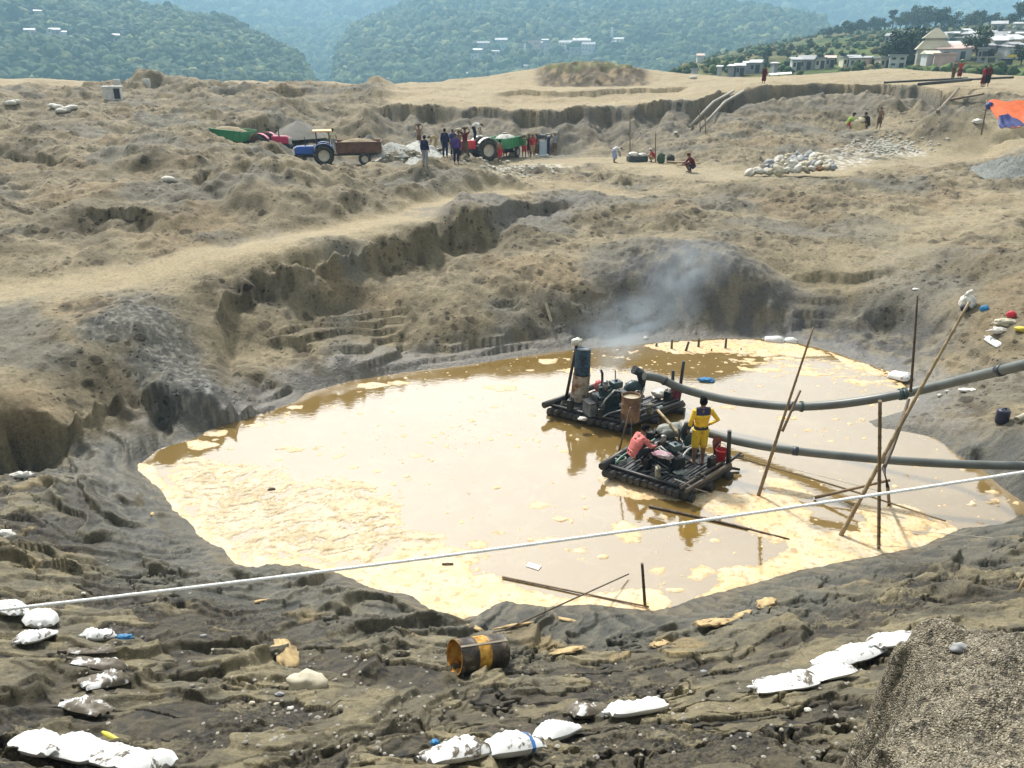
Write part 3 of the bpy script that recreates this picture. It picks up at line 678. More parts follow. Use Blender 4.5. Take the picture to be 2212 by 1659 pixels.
# ------------------------------------------------------------------ water
ctr = PC; ring = []
V = [(X_*1.0, Y_*1.0, 0.0) for X_, Y_ in shp]
cx = sum(p[0] for p in shp)/len(shp); cy = sum(p[1] for p in shp)/len(shp)
bm = bmesh.new(); s = 16
gv = [[bm.verts.new((cx + (i/40-.5)*44, cy + (j/40-.5)*34, 0)) for i in range(41)] for j in range(41)]
for j in range(40):
    for i in range(40): bm.faces.new((gv[j][i], gv[j][i+1], gv[j+1][i+1], gv[j+1][i]))
me = bpy.data.meshes.new('water'); bm.to_mesh(me); bm.free()
m, nt, b = nodes('muddy_water')
co = coords(nt)
n1_ = noise(nt, .16, 4, .5, co); n2_ = noise(nt, 1.3, 5, .6, co, .8)
ca = ramp(nt, n1_.outputs['Fac'], [(.35, (.17, .105, .022)), (.65, (.21, .145, .055))])
cb = ramp(nt, n2_.outputs['Fac'], [(.5, 0.), (.75, .35)])
L(nt, mix(nt, cb.outputs['Color'], ca.outputs['Color'], (.30, .225, .11)), b.inputs['Base Color'])
b.inputs['Roughness'].default_value = .04; b.inputs['IOR'].default_value = 2.35
wv = N(nt, 'ShaderNodeMapping'); L(nt, co, wv.inputs['Vector']); wv.inputs['Scale'].default_value = (1, 1.6, 1)
nw = noise(nt, 5, 3, .5, wv.outputs['Vector']); bump(nt, nw.outputs['Fac'], b, .05, .05)
water = tag(link('water', me, m), kind='structure')
# ------------------------------------------------------------------ hills, forest, villages
from mathutils.bvhtree import BVHTree
ORD = ['first','second','third','fourth','fifth','sixth','seventh','eighth','ninth','tenth','eleventh','twelfth','thirteenth','fourteenth','fifteenth','sixteenth','seventeenth','eighteenth','nineteenth','twentieth','twenty-first','twenty-second','twenty-third','twenty-fourth','twenty-fifth','twenty-sixth','twenty-seventh','twenty-eighth','twenty-ninth','thirtieth']
def resample(pl, n):
    pts = [at_r(*p) for p in pl]; xs = [p[0] for p in pl]
    s = np.linspace(xs[0], xs[-1], n)
    return np.array([[np.interp(x, xs, [p[k] for p in pts]) for k in range(3)] for x in s])
def hill(name, crest, base, n=220, nt=60, amp=6, fr=.012, seed=0, prof=.85, colr=((.10,.12,.05),(.05,.075,.03)), mname=None):
    Cc = resample(crest, n); Bb = resample(base, n)
    ts = np.concatenate([np.linspace(0, 1, nt), np.array([1.05, 1.15, 1.35, 1.7])])
    T = ts[:, None, None]
    Pt = Bb[None]*(1-T) + Cc[None]*T
    zb, zc = Bb[None, :, 2], Cc[None, :, 2]; t2 = ts[:, None]
    Pt[..., 2] = np.where(t2 <= 1, zb+(zc-zb)*np.clip(t2, 0, 1)**prof, zc-(t2-1)*np.abs(zc-zb)*.9)
    Pt[..., 2] += amp*fbm(Pt[..., 0]*fr, Pt[..., 1]*fr, 5, seed)*np.clip(t2*4, 0, 1)*np.where(t2 > .9, .45, 1)
    nn = len(ts); idx = np.arange(n*nn).reshape(nn, n)
    F = np.stack([idx[:-1, :-1], idx[:-1, 1:], idx[1:, 1:], idx[1:, :-1]], -1).reshape(-1, 4)
    V = Pt.reshape(-1, 3)
    me = mesh_np(name, V, F)
    m, nt_, b = nodes(mname or (name+'_ground')); v = coords(nt_)
    a1 = noise(nt_, .02, 6, .6, v); a2 = noise(nt_, .15, 5, .6, v)
    r1 = ramp(nt_, a1.outputs['Fac'], [(.35, colr[0]), (.6, colr[1])]); r2 = ramp(nt_, a2.outputs['Fac'], [(.35, .6), (.65, 1.35)])
    L(nt_, mix(nt_, 1, r1.outputs['Color'], r2.outputs['Color'], 'MULTIPLY'), b.inputs['Base Color']); b.inputs['Roughness'].default_value = 1
    b.inputs['Specular IOR Level'].default_value = .05
    o = tag(link(name, me, m), kind='structure')
    bvh = BVHTree.FromPolygons([tuple(p) for p in V.tolist()], [tuple(f) for f in F.tolist()])
    return o, bvh, Pt[:nt]
def hit(bvh, qx, qy):
    for k in range(40):                                  # a little lower down if the line of sight passes over the hill
        h = bvh.ray_cast(Vector((0, 0, CAMZ)), Vector(ray(qx, qy+k)).normalized())
        if h[0] is not None: return h[0]
    return at_r(qx, qy, 500)
# leaf-clump crowns for the massed forest
bm = bmesh.new(); bmesh.ops.create_icosphere(bm, subdivisions=2, radius=1); ico = np.array([v.co[:] for v in bm.verts]); icf = np.array([[v.index for v in f.verts] for f in bm.faces]); bm.free()
bm = bmesh.new(); bmesh.ops.create_icosphere(bm, subdivisions=1, radius=1); ico1 = np.array([v.co[:] for v in bm.verts]); icf1 = np.array([[v.index for v in f.verts] for f in bm.faces]); bm.free()
def crown_variants(k, base, seed, amp=.35):
    out = []
    for i in range(k):
        d = 1 + amp*fbm(base[:, 0]*2.6+i*7, base[:, 1]*2.6+base[:, 2]*3.1+i*3, 3, seed+i, .7)
        c = base*d[:, None]; c[:, 2] = np.where(c[:, 2] < 0, c[:, 2]*.55, c[:, 2]); out.append(c)
    return out
CV1 = crown_variants(10, ico, 200, .6)
fm, nt, b = nodes('forest_leaves'); vc = N(nt, 'ShaderNodeVertexColor'); vc.layer_name = 'Col'
v = coords(nt); a1 = noise(nt, .55, 4, .7, v); r1 = ramp(nt, a1.outputs['Fac'], [(.35, .45), (.65, 1.5)])
L(nt, mix(nt, 1, vc.outputs['Color'], r1.outputs['Color'], 'MULTIPLY'), b.inputs['Base Color']); b.inputs['Roughness'].default_value = .8; b.inputs['Specular IOR Level'].default_value = .1
def forest(name, Pt, count, size, seed, cols, dens=None, tmin=0.0):
    r = np.random.RandomState(seed); nt_, n = Pt.shape[:2]
    # sample by area seen: uniform along, uniform in height
    V = []; F = []; Cc = []; off = 0
    S = r.rand(count)*(n-1.001); T = (tmin+(1-tmin)*r.rand(count))*(nt_-1.001)
    for k in range(count):
        i, j = int(T[k]), int(S[k]); a, c = T[k]-i, S[k]-j
        p = (Pt[i, j]*(1-a)+Pt[i+1, j]*a)*(1-c) + (Pt[i, j+1]*(1-a)+Pt[i+1, j+1]*a)*c
        if dens is not None and r.rand() > dens(p): continue
        s = size*(.6+.8*r.rand()**1.3); cv = CV1[r.randint(len(CV1))]; an = r.rand()*6.28
        ca, sa = math.cos(an), math.sin(an)
        q = np.stack([cv[:, 0]*ca-cv[:, 1]*sa, cv[:, 0]*sa+cv[:, 1]*ca, cv[:, 2]*(.8+.5*r.rand())], 1)*s + p + np.array([0, 0, s*.6])
        V.append(q); F.append(icf+off); off += len(q)
        g = r.rand(); col = np.array(cols[0])*(1-g)+np.array(cols[1])*g
        if r.rand() < .16: col = np.array(cols[2])*(.8+.4*r.rand())
        Cc.append(np.tile(col*(.75+.5*r.rand()), (len(q), 1)))
    V = np.concatenate(V); F = np.concatenate(F); me = mesh_np(name, V, F); set_col(me, np.concatenate(Cc))
    return tag(link(name, me, fm), kind='stuff')
GREENS = ((.018,.040,.014), (.055,.088,.024), (.13,.15,.05))
hl, bvl, pl_ = hill('hill', [(-500,-150,1150),(-200,-75,1120),(0,-32,1080),(100,-14,1060),(171,3,1040),(294,15,1000),(376,30,980),(479,52,940),(530,70,900),(581,100,860),(633,126,800),(662,165,740),(676,190,700)],
   [(-500,193,640),(0,194,640),(300,196,640),(500,197,645),(600,198,660),(650,199,680),(678,199,695)], seed=301, amp=5)
hm, bvm, pm_ = hill('hill', [(728,190,1000),(736,115,1120),(763,70,1250),(805,40,1330),(846,25,1400),(893,8,1450),(960,-8,1480),(1050,-6,1500),(1150,-14,1500),(1250,4,1480),(1330,-8,1480),(1420,6,1440),(1524,3,1400),(1593,18,1350),(1647,23,1320),(1695,32,1290),(1747,44,1250),(1774,60,1200),(1798,82,1160),(1850,120,1100),(1900,160,1050)],
   [(728,199,820),(800,197,810),(1000,195,800),(1200,194,800),(1400,190,800),(1600,186,810),(1800,184,830),(1900,184,850)], seed=302, amp=9)
hb, bvb, pb_ = hill('hill', [(-300,-60,2500),(300,-60,2500),(520,-30,2500),(700,-10,2450),(900,-25,2450),(1100,-60,2500),(1500,-60,2550),(1800,-25,2500),(1930,0,2450),(1990,7,2450),(2072,13,2420),(2140,20,2400),(2212,29,2380),(2330,45,2350),(2500,60,2300)],
   [(-300,194,1500),(380,194,1500),(900,193,1500),(1500,175,1500),(2000,170,1500),(2500,168,1500)], seed=303, amp=22, fr=.004, n=300, nt=90)
hb2, _, pb2_ = hill('hill', [(400,60,1750),(520,62,1760),(600,80,1720),(680,72,1750),(760,60,1780),(860,60,1800),(960,80,1800)], [(400,197,1250),(700,197,1250),(960,197,1250)], seed=304, amp=14, fr=.006)
# near slope on the right with the village
hr_, bvr, pr_ = hill('hillside', [(1430,168,420),(1480,146,470),(1559,115,520),(1650,98,550),(1777,74,560),(1832,66,560),(1935,63,550),(2072,59,520),(2140,54,490),(2212,48,470),(2350,40,450),(2600,35,430)],
   [(1430,184,170),(1500,182,170),(1700,180,165),(1900,178,160),(2050,176,155),(2212,174,150),(2600,174,150)], seed=305, amp=2.2, fr=.03, prof=1.0, colr=((.15,.125,.06),(.085,.115,.04)), mname='scrubby_slope')
def clear_of(lst):
    def f(p):
        for q, rr in lst:
            if (p[0]-q[0])**2+(p[1]-q[1])**2 < rr*rr: return 0
        return 1
    return f
# ---- houses
def house(qx, qy, wpx, hf, wallc, roofc, label, group, bvh, roof='gable', turn=0, storeys=1, detail=True):
    p = hit(bvh, qx, qy)
    if p is None: p = at_r(qx, qy, 400)
    dist = (p-Vector((0, 0, CAMZ))).length; w = wpx*dist/FQ; dpt = max(w*.55, 4); h = max(w*hf, 2.2)
    o = empty('house', p+Vector((0, 0, -1.2 if p.y < 560 else 1.0)), -math.atan2(p.x, p.y)+turn, label, 'house', group)
    wm = mat('wall_%02d%02d%02d' % tuple(int(c*99) for c in wallc), wallc, .85, scale=.5, col2=tuple(c*.75 for c in wallc))
    rm = mat('roof_%02d%02d%02d' % tuple(int(c*99) for c in roofc), roofc, .5, scale=.3, col2=tuple(c*.8 for c in roofc))
    dk = mat('dark_opening', (.03,.03,.035), .6)
    MB().box((0, 0, (h-1.8)/2), (w, dpt, h+4.2)).build('wall', wm, o)
    z0 = h+1.2; ov = .35; r = MB(); hw, hd = w/2+ov, dpt/2+ov; rh = min(w, dpt)*.28
    if roof == 'gable':
        r.add([(-hw,-hd,z0),(hw,-hd,z0),(hw,hd,z0),(-hw,hd,z0),(-hw,0,z0+rh),(hw,0,z0+rh)], [(0,1,5,4),(2,3,4,5),(0,4,3),(1,2,5),(0,3,2,1)])
    elif roof == 'hip':
        r.add([(-hw,-hd,z0),(hw,-hd,z0),(hw,hd,z0),(-hw,hd,z0),(-hw*.45,0,z0+rh*1.1),(hw*.45,0,z0+rh*1.1)], [(0,1,5,4),(2,3,4,5),(0,4,3),(1,2,5),(0,3,2,1)])
    elif roof == 'shed':
        r.add([(-hw,-hd,z0),(hw,-hd,z0),(hw,hd,z0+rh),(-hw,hd,z0+rh),(-hw,-hd,z0+.15),(hw,-hd,z0+.15),(hw,hd,z0+rh+.15),(-hw,hd,z0+rh+.15)], [(4,5,6,7),(0,3,2,1),(0,1,5,4),(1,2,6,5),(2,3,7,6),(3,0,4,7)])
    else:
        r.box((0, 0, z0+.15), (w+.6, dpt+.6, .3))
    r.build('roof', rm, o)
    if detail:
        nwin = max(2, int(w/3)); sh = (h)/storeys
        for s in range(storeys):
            for k in range(nwin):
                x = (k+.5)/nwin*w-w/2; isd = s == 0 and k == nwin//2
                if isd: MB().box((x, -dpt/2-.02, 1.2+min(2, sh*.8)/2), (.9, .08, min(2, sh*.8))).build('door', dk, o)
                else: MB().box((x, -dpt/2-.02, 1.2+sh*s+sh*.55), (min(1.1, w/nwin*.5), .08, min(1.1, sh*.4))).build('window', dk, o)
    return o
WH, GY, CR, PK, TL, RD, BG = (.50,.51,.51), (.29,.30,.31), (.70,.66,.52), (.62,.42,.36), (.30,.48,.48), (.38,.20,.15), (.50,.44,.34)
lv_ = [(12,73,12,GY,WH),(23,73,12,WH,WH),(54,52,14,GY,GY),(67,80,18,WH,GY),(85,37,14,GY,GY),(100,79,20,WH,WH),(121,79,18,GY,WH),(138,82,12,WH,GY),(200,78,14,GY,WH),(253,88,11,WH,GY),(263,105,8,WH,WH),(271,79,13,GY,WH),(292,83,11,PK,GY)]
for i, (x, y, w_, c1_, c2_) in enumerate(lv_):
    nm = {WH: 'white', GY: 'grey', PK: 'pinkish'}
    house(x, y, w_, .36, c1_, c2_, '%s walled house under %s roof, %s from the left on the far-left forested hill' % (nm[c1_], nm[c2_], ORD[i]), 'houses on the forested hill', bvl, ['gable','shed','flat'][i % 3], rng.uniform(-.3, .3), detail=w_ > 15)
mv_ = [(1012,168,9,WH,WH),(1020,131,24,WH,GY),(1031,122,20,GY,WH),(1044,112,24,GY,GY),(1062,133,18,WH,GY),(1070,123,16,BG,GY),(1083,105,24,GY,WH),(1090,114,30,TL,TL),(1112,106,16,WH,GY),(1136,152,9,WH,WH),(1148,107,34,PK,GY),(1163,104,16,WH,GY),(1178,99,14,GY,WH),(1188,109,24,WH,PK),(1208,103,16,CR,WH),(1222,112,26,CR,GY),(1242,117,22,GY,WH),(1256,108,34,PK,WH),(1271,116,26,WH,GY),(1290,120,18,GY,GY),(1322,103,16,WH,GY),(1336,101,20,CR,WH)]
for i, (x, y, w_, c1_, c2_) in enumerate(mv_):
    nm = {WH: 'white', GY: 'grey', PK: 'pinkish', TL: 'teal', CR: 'cream', BG: 'beige'}
    house(x, y, w_, .38 if i % 3 else .5, c1_, c2_, '%s house with %s roof, %s from the left in the middle hill village' % (nm[c1_], nm[c2_], ORD[i]), 'houses of the middle hill village', bvm, ['gable','flat','shed'][i % 3], rng.uniform(-.3, .3), storeys=1 if i % 3 else 2, detail=w_ > 15)
G_ = 'houses of the village on the right slope'
for a in [
 (1499,172,9,.6,WH,GY,'tiny white block hut at the left foot of the right slope','flat'),
 (1512,131,16,.5,WH,PK,'pale house alone among bushes at the left end of the right slope','gable'),
 (1553,167,9,.5,WH,WH,'tiny white shed in the hollow behind the sand crest','shed'),
 (1580,166,14,.4,GY,WH,'low grey hut with white roof left of the twin white roofs','shed'),
 (1596,164,20,.4,GY,WH,'small hut under a long white sheet roof near the dark post','gable'),
 (1613,158,16,.5,GY,WH,'left one of the twin white roofs above the sand crest','gable'),
 (1632,157,24,.5,GY,WH,'right one of the twin white roofs, the larger, above the sand crest','gable'),
 (1671,159,9,.7,GY,WH,'little round topped white hut behind the lean-to canopy','hip'),
 (1717,152,20,.45,WH,GY,'white walled hut at left end of the roadside row','shed'),
 (1741,150,34,.35,GY,GY,'long grey roofed house in the roadside row','gable'),
 (1769,148,22,.45,CR,GY,'beige box house in the middle of the roadside row','flat'),
 (1791,146,20,.45,GY,PK,'grey house with rusty roof beside the beige box house','gable'),
 (1824,145,18,.6,CR,GY,'yellowish square house in the roadside row','flat'),
 (1843,147,24,.4,WH,GY,'white wide house at right end of the roadside row','shed'),
 (1871,148,14,.5,PK,GY,'small pinkish hut by the dark bush','shed'),
 (1904,148,22,.6,BG,GY,'beige unfinished house left of the two storey house','flat'),
 (1924,92,20,.35,GY,GY,'grey roof half hidden in grass above the big tree','gable'),
 (1956,86,12,.4,WH,GY,'tiny pale roof near the top of the grassy slope','gable'),
 (2024,97,24,.4,GY,WH,'white roofed house above the cream pavilion','gable'),
 (2042,92,14,.5,GY,GY,'small grey house beside the white roofed one above the pavilion','shed'),
 (2060,88,15,.45,GY,WH,'bright white gabled house high above the pavilion','gable'),
 (2088,91,20,.3,GY,GY,'low grey roofs below the reddish slope','shed'),
 (2056,117,22,.35,GY,WH,'white sheet roof just above the pink hall','shed'),
 (2094,101,14,.45,GY,GY,'grey hut left of the tall thin tree','gable'),
 (2156,66,28,.45,GY,WH,'grey white gabled house on the hilltop under the trees','gable'),
 (2196,66,13,.5,GY,WH,'small white roof at the right end of the hilltop','gable'),
 (2137,88,19,.5,GY,WH,'steep white roofed house below the bushy hilltop','gable'),
 (2150,98,30,.35,GY,GY,'long grey roof beside the white box house','gable'),
 (2179,99,25,.5,WH,WH,'white box house with flat roof high on the right','flat'),
 (2200,94,14,.45,WH,WH,'small white hut right of the white box house','gable'),
 (2149,106,30,.3,PK,GY,'pinkish long shed under the long grey roof','shed'),
 (2160,113,36,.28,GY,WH,'wide white sheet roof over the platform','shed'),
 (2197,110,24,.35,BG,WH,'beige house with white eaves at the right edge','gable'),
 (2120,131,18,.4,GY,GY,'grey shed behind the conveyor platform','flat'),
 ]:
    house(a[0], a[1], a[2]*.80, *a[3:6], a[6], G_, bvr, a[7], rng.uniform(-.35, .35), detail=a[2] > 17)
extra = [(2068,80),(2086,76),(2102,84),(2112,92),(2120,74),(2130,97),(2142,77),(2168,86),(2178,78),(2186,100),(2192,82),(2204,104),(2210,84),(2075,97),(2100,108),(1990,84),(1975,94),(2128,119),(2182,117),(2206,120),(2170,124)]
extra.sort()
for i, (x, y) in enumerate(extra):
    c1_, c2_ = [(GY,WH),(WH,GY),(BG,GY),(GY,GY),(WH,WH),(PK,WH)][i % 6]; nm = {WH: 'white', GY: 'grey', PK: 'pinkish', BG: 'beige'}
    house(x, y+4, rng.uniform(10, 17), rng.uniform(.35, .55), c1_, c2_, 'small %s hut under %s roof, %s from left on the upper right slope' % (nm[c1_], nm[c2_], ORD[i]), 'scattered huts on the upper right slope', bvr, ['gable','shed','flat'][i % 3], rng.uniform(-.5, .5), detail=False)
# two storey house, pavilion, pink hall
house(1936,146,27,.72,WH,GY,'white two storey house with dark windows below the big tree', G_, bvr, 'flat', .05, 2)
p = hit(bvr, 2010, 137); dist = p.length; w_ = 58*dist/FQ
o = empty('pavilion', p+Vector((0, 0, -.6)), -math.atan2(p.x, p.y)+.1, 'cream pavilion with a two tiered hipped roof on the right slope', 'pavilion')
cm = mat('cream_roof', (.55,.50,.36), .5, scale=.3); wm_ = mat('wall_pale', (.45,.43,.38), .8, scale=.4)
MB().box((0, 0, 1.7), (w_*.86, w_*.5, 3.4)).build('wall', wm_, o)
def tier(hw, hd, z0, f, rh): 
    return MB().add([(-hw,-hd,z0),(hw,-hd,z0),(hw,hd,z0),(-hw,hd,z0),(-hw*f,-hd*f,z0+rh),(hw*f,-hd*f,z0+rh),(hw*f,hd*f,z0+rh),(-hw*f,hd*f,z0+rh)], [(0,1,5,4),(1,2,6,5),(2,3,7,6),(3,0,4,7),(4,5,6,7),(3,2,1,0)])
mb = MB(); hw = w_/2; 
for (a_, d_, z_, f_, r_) in ((hw, w_*.36, 3.4, .62, 1.7),):
    mb.add([(-a_,-d_,z_),(a_,-d_,z_),(a_,d_,z_),(-a_,d_,z_),(-a_*f_,-d_*f_,z_+r_),(a_*f_,-d_*f_,z_+r_),(a_*f_,d_*f_,z_+r_),(-a_*f_,d_*f_,z_+r_)], [(0,1,5,4),(1,2,6,5),(2,3,7,6),(3,0,4,7),(4,5,6,7),(3,2,1,0)])
mb.build('roof', cm, o)
mb = MB(); mb.box((0, 0, 5.35), (w_*.5, w_*.3, .5)); a_, d_, z_, f_, r_ = hw*.72, w_*.26, 5.6, .12, 2.0
mb.add([(-a_,-d_,z_),(a_,-d_,z_),(a_,d_,z_),(-a_,d_,z_),(-a_*f_,-d_*f_,z_+r_),(a_*f_,-d_*f_,z_+r_),(a_*f_,d_*f_,z_+r_),(-a_*f_,d_*f_,z_+r_)], [(0,1,5,4),(1,2,6,5),(2,3,7,6),(3,0,4,7),(4,5,6,7),(3,2,1,0)])
mb.build('roof', cm, o)
house(2006,141,20,.5,WH,CR,'small white gabled annex in front of the cream pavilion', G_, bvr, 'gable', .3, detail=False)
house(2037,143,34,.36,PK,PK,'pink block house below the cream pavilion', G_, bvr, 'flat', .05, detail=False)
house(2058,131,52,.16,WH,PK,'long low hall with pink roof right of the pavilion', G_, bvr, 'shed', .05)
# conveyor platform on columns
p = hit(bvr, 2145, 148); dist = p.length; k_ = dist/FQ
o = empty('loading_platform', p+Vector((0, 0, -.5)), -math.atan2(p.x, p.y), 'flat roofed loading platform on thick pillars with a yellow end board', 'platform')
cg = mat('concrete', (.36,.35,.31), .9, scale=.5)
MB().box((0, 0, 23*k_), (66*k_, 18*k_, 1.6*k_)).build('roof', cg, o)
for x in (-13, 3): MB().box((x*k_, -4*k_, 11*k_), (5*k_, 5*k_, 22*k_)).build('pillar', cg, o)
MB().box((24*k_, -9.3*k_, 24.5*k_), (14*k_, .5*k_, 4*k_)).build('end_board', mat('yellow_board', (.75,.55,.06), .6), o)
MB().box((-10*k_, -12*k_, 4.5*k_), (26*k_, 3*k_, 1.2*k_)).build('lower_slab', mat('white_slab', (.6,.6,.56), .7), o)
MB().box((18*k_, 2*k_, 15*k_), (18*k_, 8*k_, 10*k_)).build('shed_wall', mat('dark_opening', (.03,.03,.035), .6), o)
# lean-to canopy on posts
p = hit(bvr, 1684, 170); dist = p.length; k_ = dist/FQ
o = empty('canopy', p, -math.atan2(p.x, p.y), 'white sloping sheet canopy on thin posts above the sand crest', 'canopy')
mb = MB(); mb.box((0, 0, 9*k_), (42*k_, 14*k_, .5*k_), Matrix.Rotation(R(14), 3, 'X') @ Matrix.Rotation(R(-4), 3, 'Y')); mb.build('roof', mat('white_sheet', (.72,.73,.70), .5), o)
for x in (-19, -2, 17): MB().cyl((x*k_, -5*k_, -2), (x*k_, -5*k_, 8*k_), .12).build('post', mat('old_wood', (.20,.15,.10), .85, scale=3), o)
def clearing(p):
    for q in CLEAR:
        dx, dy = p[0]-q[0], p[1]-q[1]
        if dx*dx < q[3] and -80 < dy < 8: return 0
    return 1
CLEAR = [(o.location.x, o.location.y, 0, (max(v.co.x for v in o.children[0].data.vertices)+2.5)**2) for o in COL.objects if o.name.startswith('house') and o.parent is None and o.location.y > 560]
forest('forest', pl_, 9500, 4.3, 31, GREENS, clearing)
forest('forest', pm_, 17000, 5.2, 32, GREENS, clearing)
forest('forest', pb2_, 3000, 7.2, 34, GREENS)
forest('forest', pb_[30:], 6000, 12, 35, GREENS)
# ---- single trees
bark = mat('bark', (.10,.075,.05), .95, scale=2)
lm_, nt, b = nodes('tree_leaves'); v = coords(nt); a1 = noise(nt, .9, 3, .6, v)
oi = N(nt, 'ShaderNodeObjectInfo'); r1 = ramp(nt, a1.outputs['Fac'], [(.35, (.018,.04,.02)), (.65, (.06,.095,.035))]); r2 = ramp(nt, oi.outputs['Random'], [(0, (.7,.8,.8)), (.6, (1.05,1.05,1)), (1, (1.5,1.4,1.))])
L(nt, mix(nt, 1, r1.outputs['Color'], r2.outputs['Color'], 'MULTIPLY'), b.inputs['Base Color']); b.inputs['Roughness'].default_value = .7; b.inputs['Specular IOR Level'].default_value = .15
def tree_mesh(seed, wide=1.0, tall=1.0, nleaf=900, lobes=9):
    """unit tree, 1 m high: crown of many small leaf faces, tapered trunk with limbs"""
    r = random.Random(seed); tr = MB(); ct = []
    tr.tube([(0,0,-.06),(0.01,0,.12),(r.uniform(-.03,.03),0,.3),(r.uniform(-.04,.04),r.uniform(-.04,.04),.55)], [.035,.028,.022,.012], 7)
    for i in range(lobes):
        a = r.uniform(0, 6.28); rad = r.uniform(.05, .30)*wide; zz = r.uniform(.36, .86)
        c = Vector((math.cos(a)*rad, math.sin(a)*rad, zz)); ct.append((c, r.uniform(.11, .20)*wide))
        tr.tube([(0,0,.22+.1*r.random()), c*.5+Vector((0,0,.14)), c], [.014,.009,.004], 5)
    lf = MB()
    for i in range(nleaf):
        c, s = r.choice(ct); d = Vector((r.gauss(0,1), r.gauss(0,1), r.gauss(0,1))).normalized()*(r.random()**.4)
        p = c + Vector((d.x*s*1.15, d.y*s*1.15, d.z*s*.8)); k = r.uniform(.018, .04)
        u = Vector((r.gauss(0,1), r.gauss(0,1), r.gauss(0,.6))).normalized(); w = u.orthogonal().normalized()
        if r.random() < .5: w = u.cross(w)
        lf.add([p-u*k-w*k*.6, p+u*k-w*k*.6, p+u*k*.9+w*k*.7, p-u*k*.8+w*k*.7], [(0,1,2,3)])
    return tr, lf
TV = []
for i in range(7):
    tr, lf = tree_mesh(400+i, [1,1.25,.9,.45,1.1,1.3,.8][i], 1, 900 if i != 3 else 500, 10 if i != 3 else 7)
    t_ = empty('tree', (0, 0, -500)); tr.build('trunk', bark, t_); lf.build('crown', lm_, t_); TV.append(t_)
used_tv = [False]*7
def put_tree(var, p, h, label, group, cat='tree'):
    if not used_tv[var]:
        o = TV[var]; used_tv[var] = True
    else: o = copy_tree(TV[var])
    o.location = p; o.scale = (h, h, h); o.rotation_euler = (0, 0, rng.uniform(0, 6.28)); tag(o, label, cat, group); return o
ridge = [(1779,80,18,0),(1794,78,22,1),(1809,75,20,4),(1826,74,26,0),(1840,72,26,1),(1853,71,28,2),(1866,70,24,5),(1879,69,26,0),(1893,68,28,1),(1910,67,26,4),(1926,66,42,3),(1943,66,36,2),(1955,66,34,0),(1970,66,38,5),(1986,66,44,1),(2002,65,46,5),(2018,65,42,4),(2032,65,36,0),(2047,64,32,1),(2062,63,26,2),(2090,61,30,1),(2106,61,32,5),(2120,60,30,0),(2136,59,28,4),(2163,58,24,1),(2186,54,24,2),(2201,52,36,0),(2216,52,40,4)]
for i, (x, y, hp_, v_) in enumerate(ridge):
    p = hit(bvr, x, y+3) or at_r(x, y, 545); d_ = p.length
    put_tree(v_, p+Vector((0, 0, -.5)), hp_*d_/FQ*1.1, ('tall thin tree sticking up from the row on the ridge' if v_ == 3 else 'dark tree, %s from the left in the row along the right ridge' % ORD[i]), 'trees along the right ridge')
slope_t = [(1655,132,26,2,'dark pointed tree standing alone on the left of the right slope'),(1700,128,18,1,'bushy tree beside the dark pointed tree'),(1727,122,20,4,'rounded tree in the middle of the right slope'),(1748,112,22,0,'slender tree above the roadside row'),(1775,120,18,1,'low bushy tree under the slender tree'),(1790,132,20,5,'broad tree above the roadside huts'),(1820,128,18,4,'light green tree above the yellowish house'),(1858,132,16,1,'bright green bush tree left of the beige unfinished house'),
 (1925,141,42,5,'broad dark tree left of the two storey house'),(1948,140,58,1,'big dark tree behind the two storey house'),(1968,138,70,5,'biggest tree on the slope, left of the cream pavilion'),(1985,128,50,4,'dark tree between the biggest tree and the pavilion'),(2000,112,30,0,'small tree above the pavilion roof'),(2075,118,22,1,'round tree right of the long low hall'),(2092,124,26,4,'bushy tree beside the tall village tree'),(2107,128,52,0,'tall village tree with a long bare trunk right of the hall'),(2135,128,22,1,'bush tree beside the loading platform'),(2150,80,20,5,'bush tree under the hilltop house'),(2170,82,18,4,'dark bush below the hilltop trees'),(2205,140,34,1,'green tree at the right edge beside the platform'),(1880,146,18,5,'dark bush tree right of the roadside row'),(1893,152,16,1,'dark low bush on the slope foot'),(2062,104,24,0,'tree between the white roofs above the pink hall'),(1545,140,16,4,'round tree at the left end of the right slope'),(1600,146,14,1,'low tree above the twin white roofs'),(2120,112,20,1,'green tree left of the wide white sheet roof')]
for x, y, hp_, v_, lb in slope_t:
    p = hit(bvr, x, y)
    put_tree(v_, p+Vector((0, 0, -.3)), hp_*p.length/FQ*1.1, lb, 'trees on the right slope')
CL2 = [(o.location.x, o.location.y, (max([v.co.x for c in o.children for v in c.data.vertices])+2)**2) for o in COL.objects if o.parent is None and o.location.y > 150 and o.name.split('.')[0] in ('house', 'pavilion', 'loading_platform', 'canopy')]
def clear_r(p):
    for q in CL2:
        dx, dy = p[0]-q[0], p[1]-q[1]
        if dx*dx < q[2] and -22 < dy < 5: return 0
    return 1
# ground bushes on the slope
def bushy(p): 
    return .15+.85*float(fbm(np.array([p[0]*.02]), np.array([p[1]*.02]), 3, 91)[0] > .0)
forest('scrub', pr_, 2400, .95, 36, ((.03,.06,.02),(.075,.11,.035),(.16,.14,.06)), lambda p: bushy(p)*clear_r(p))
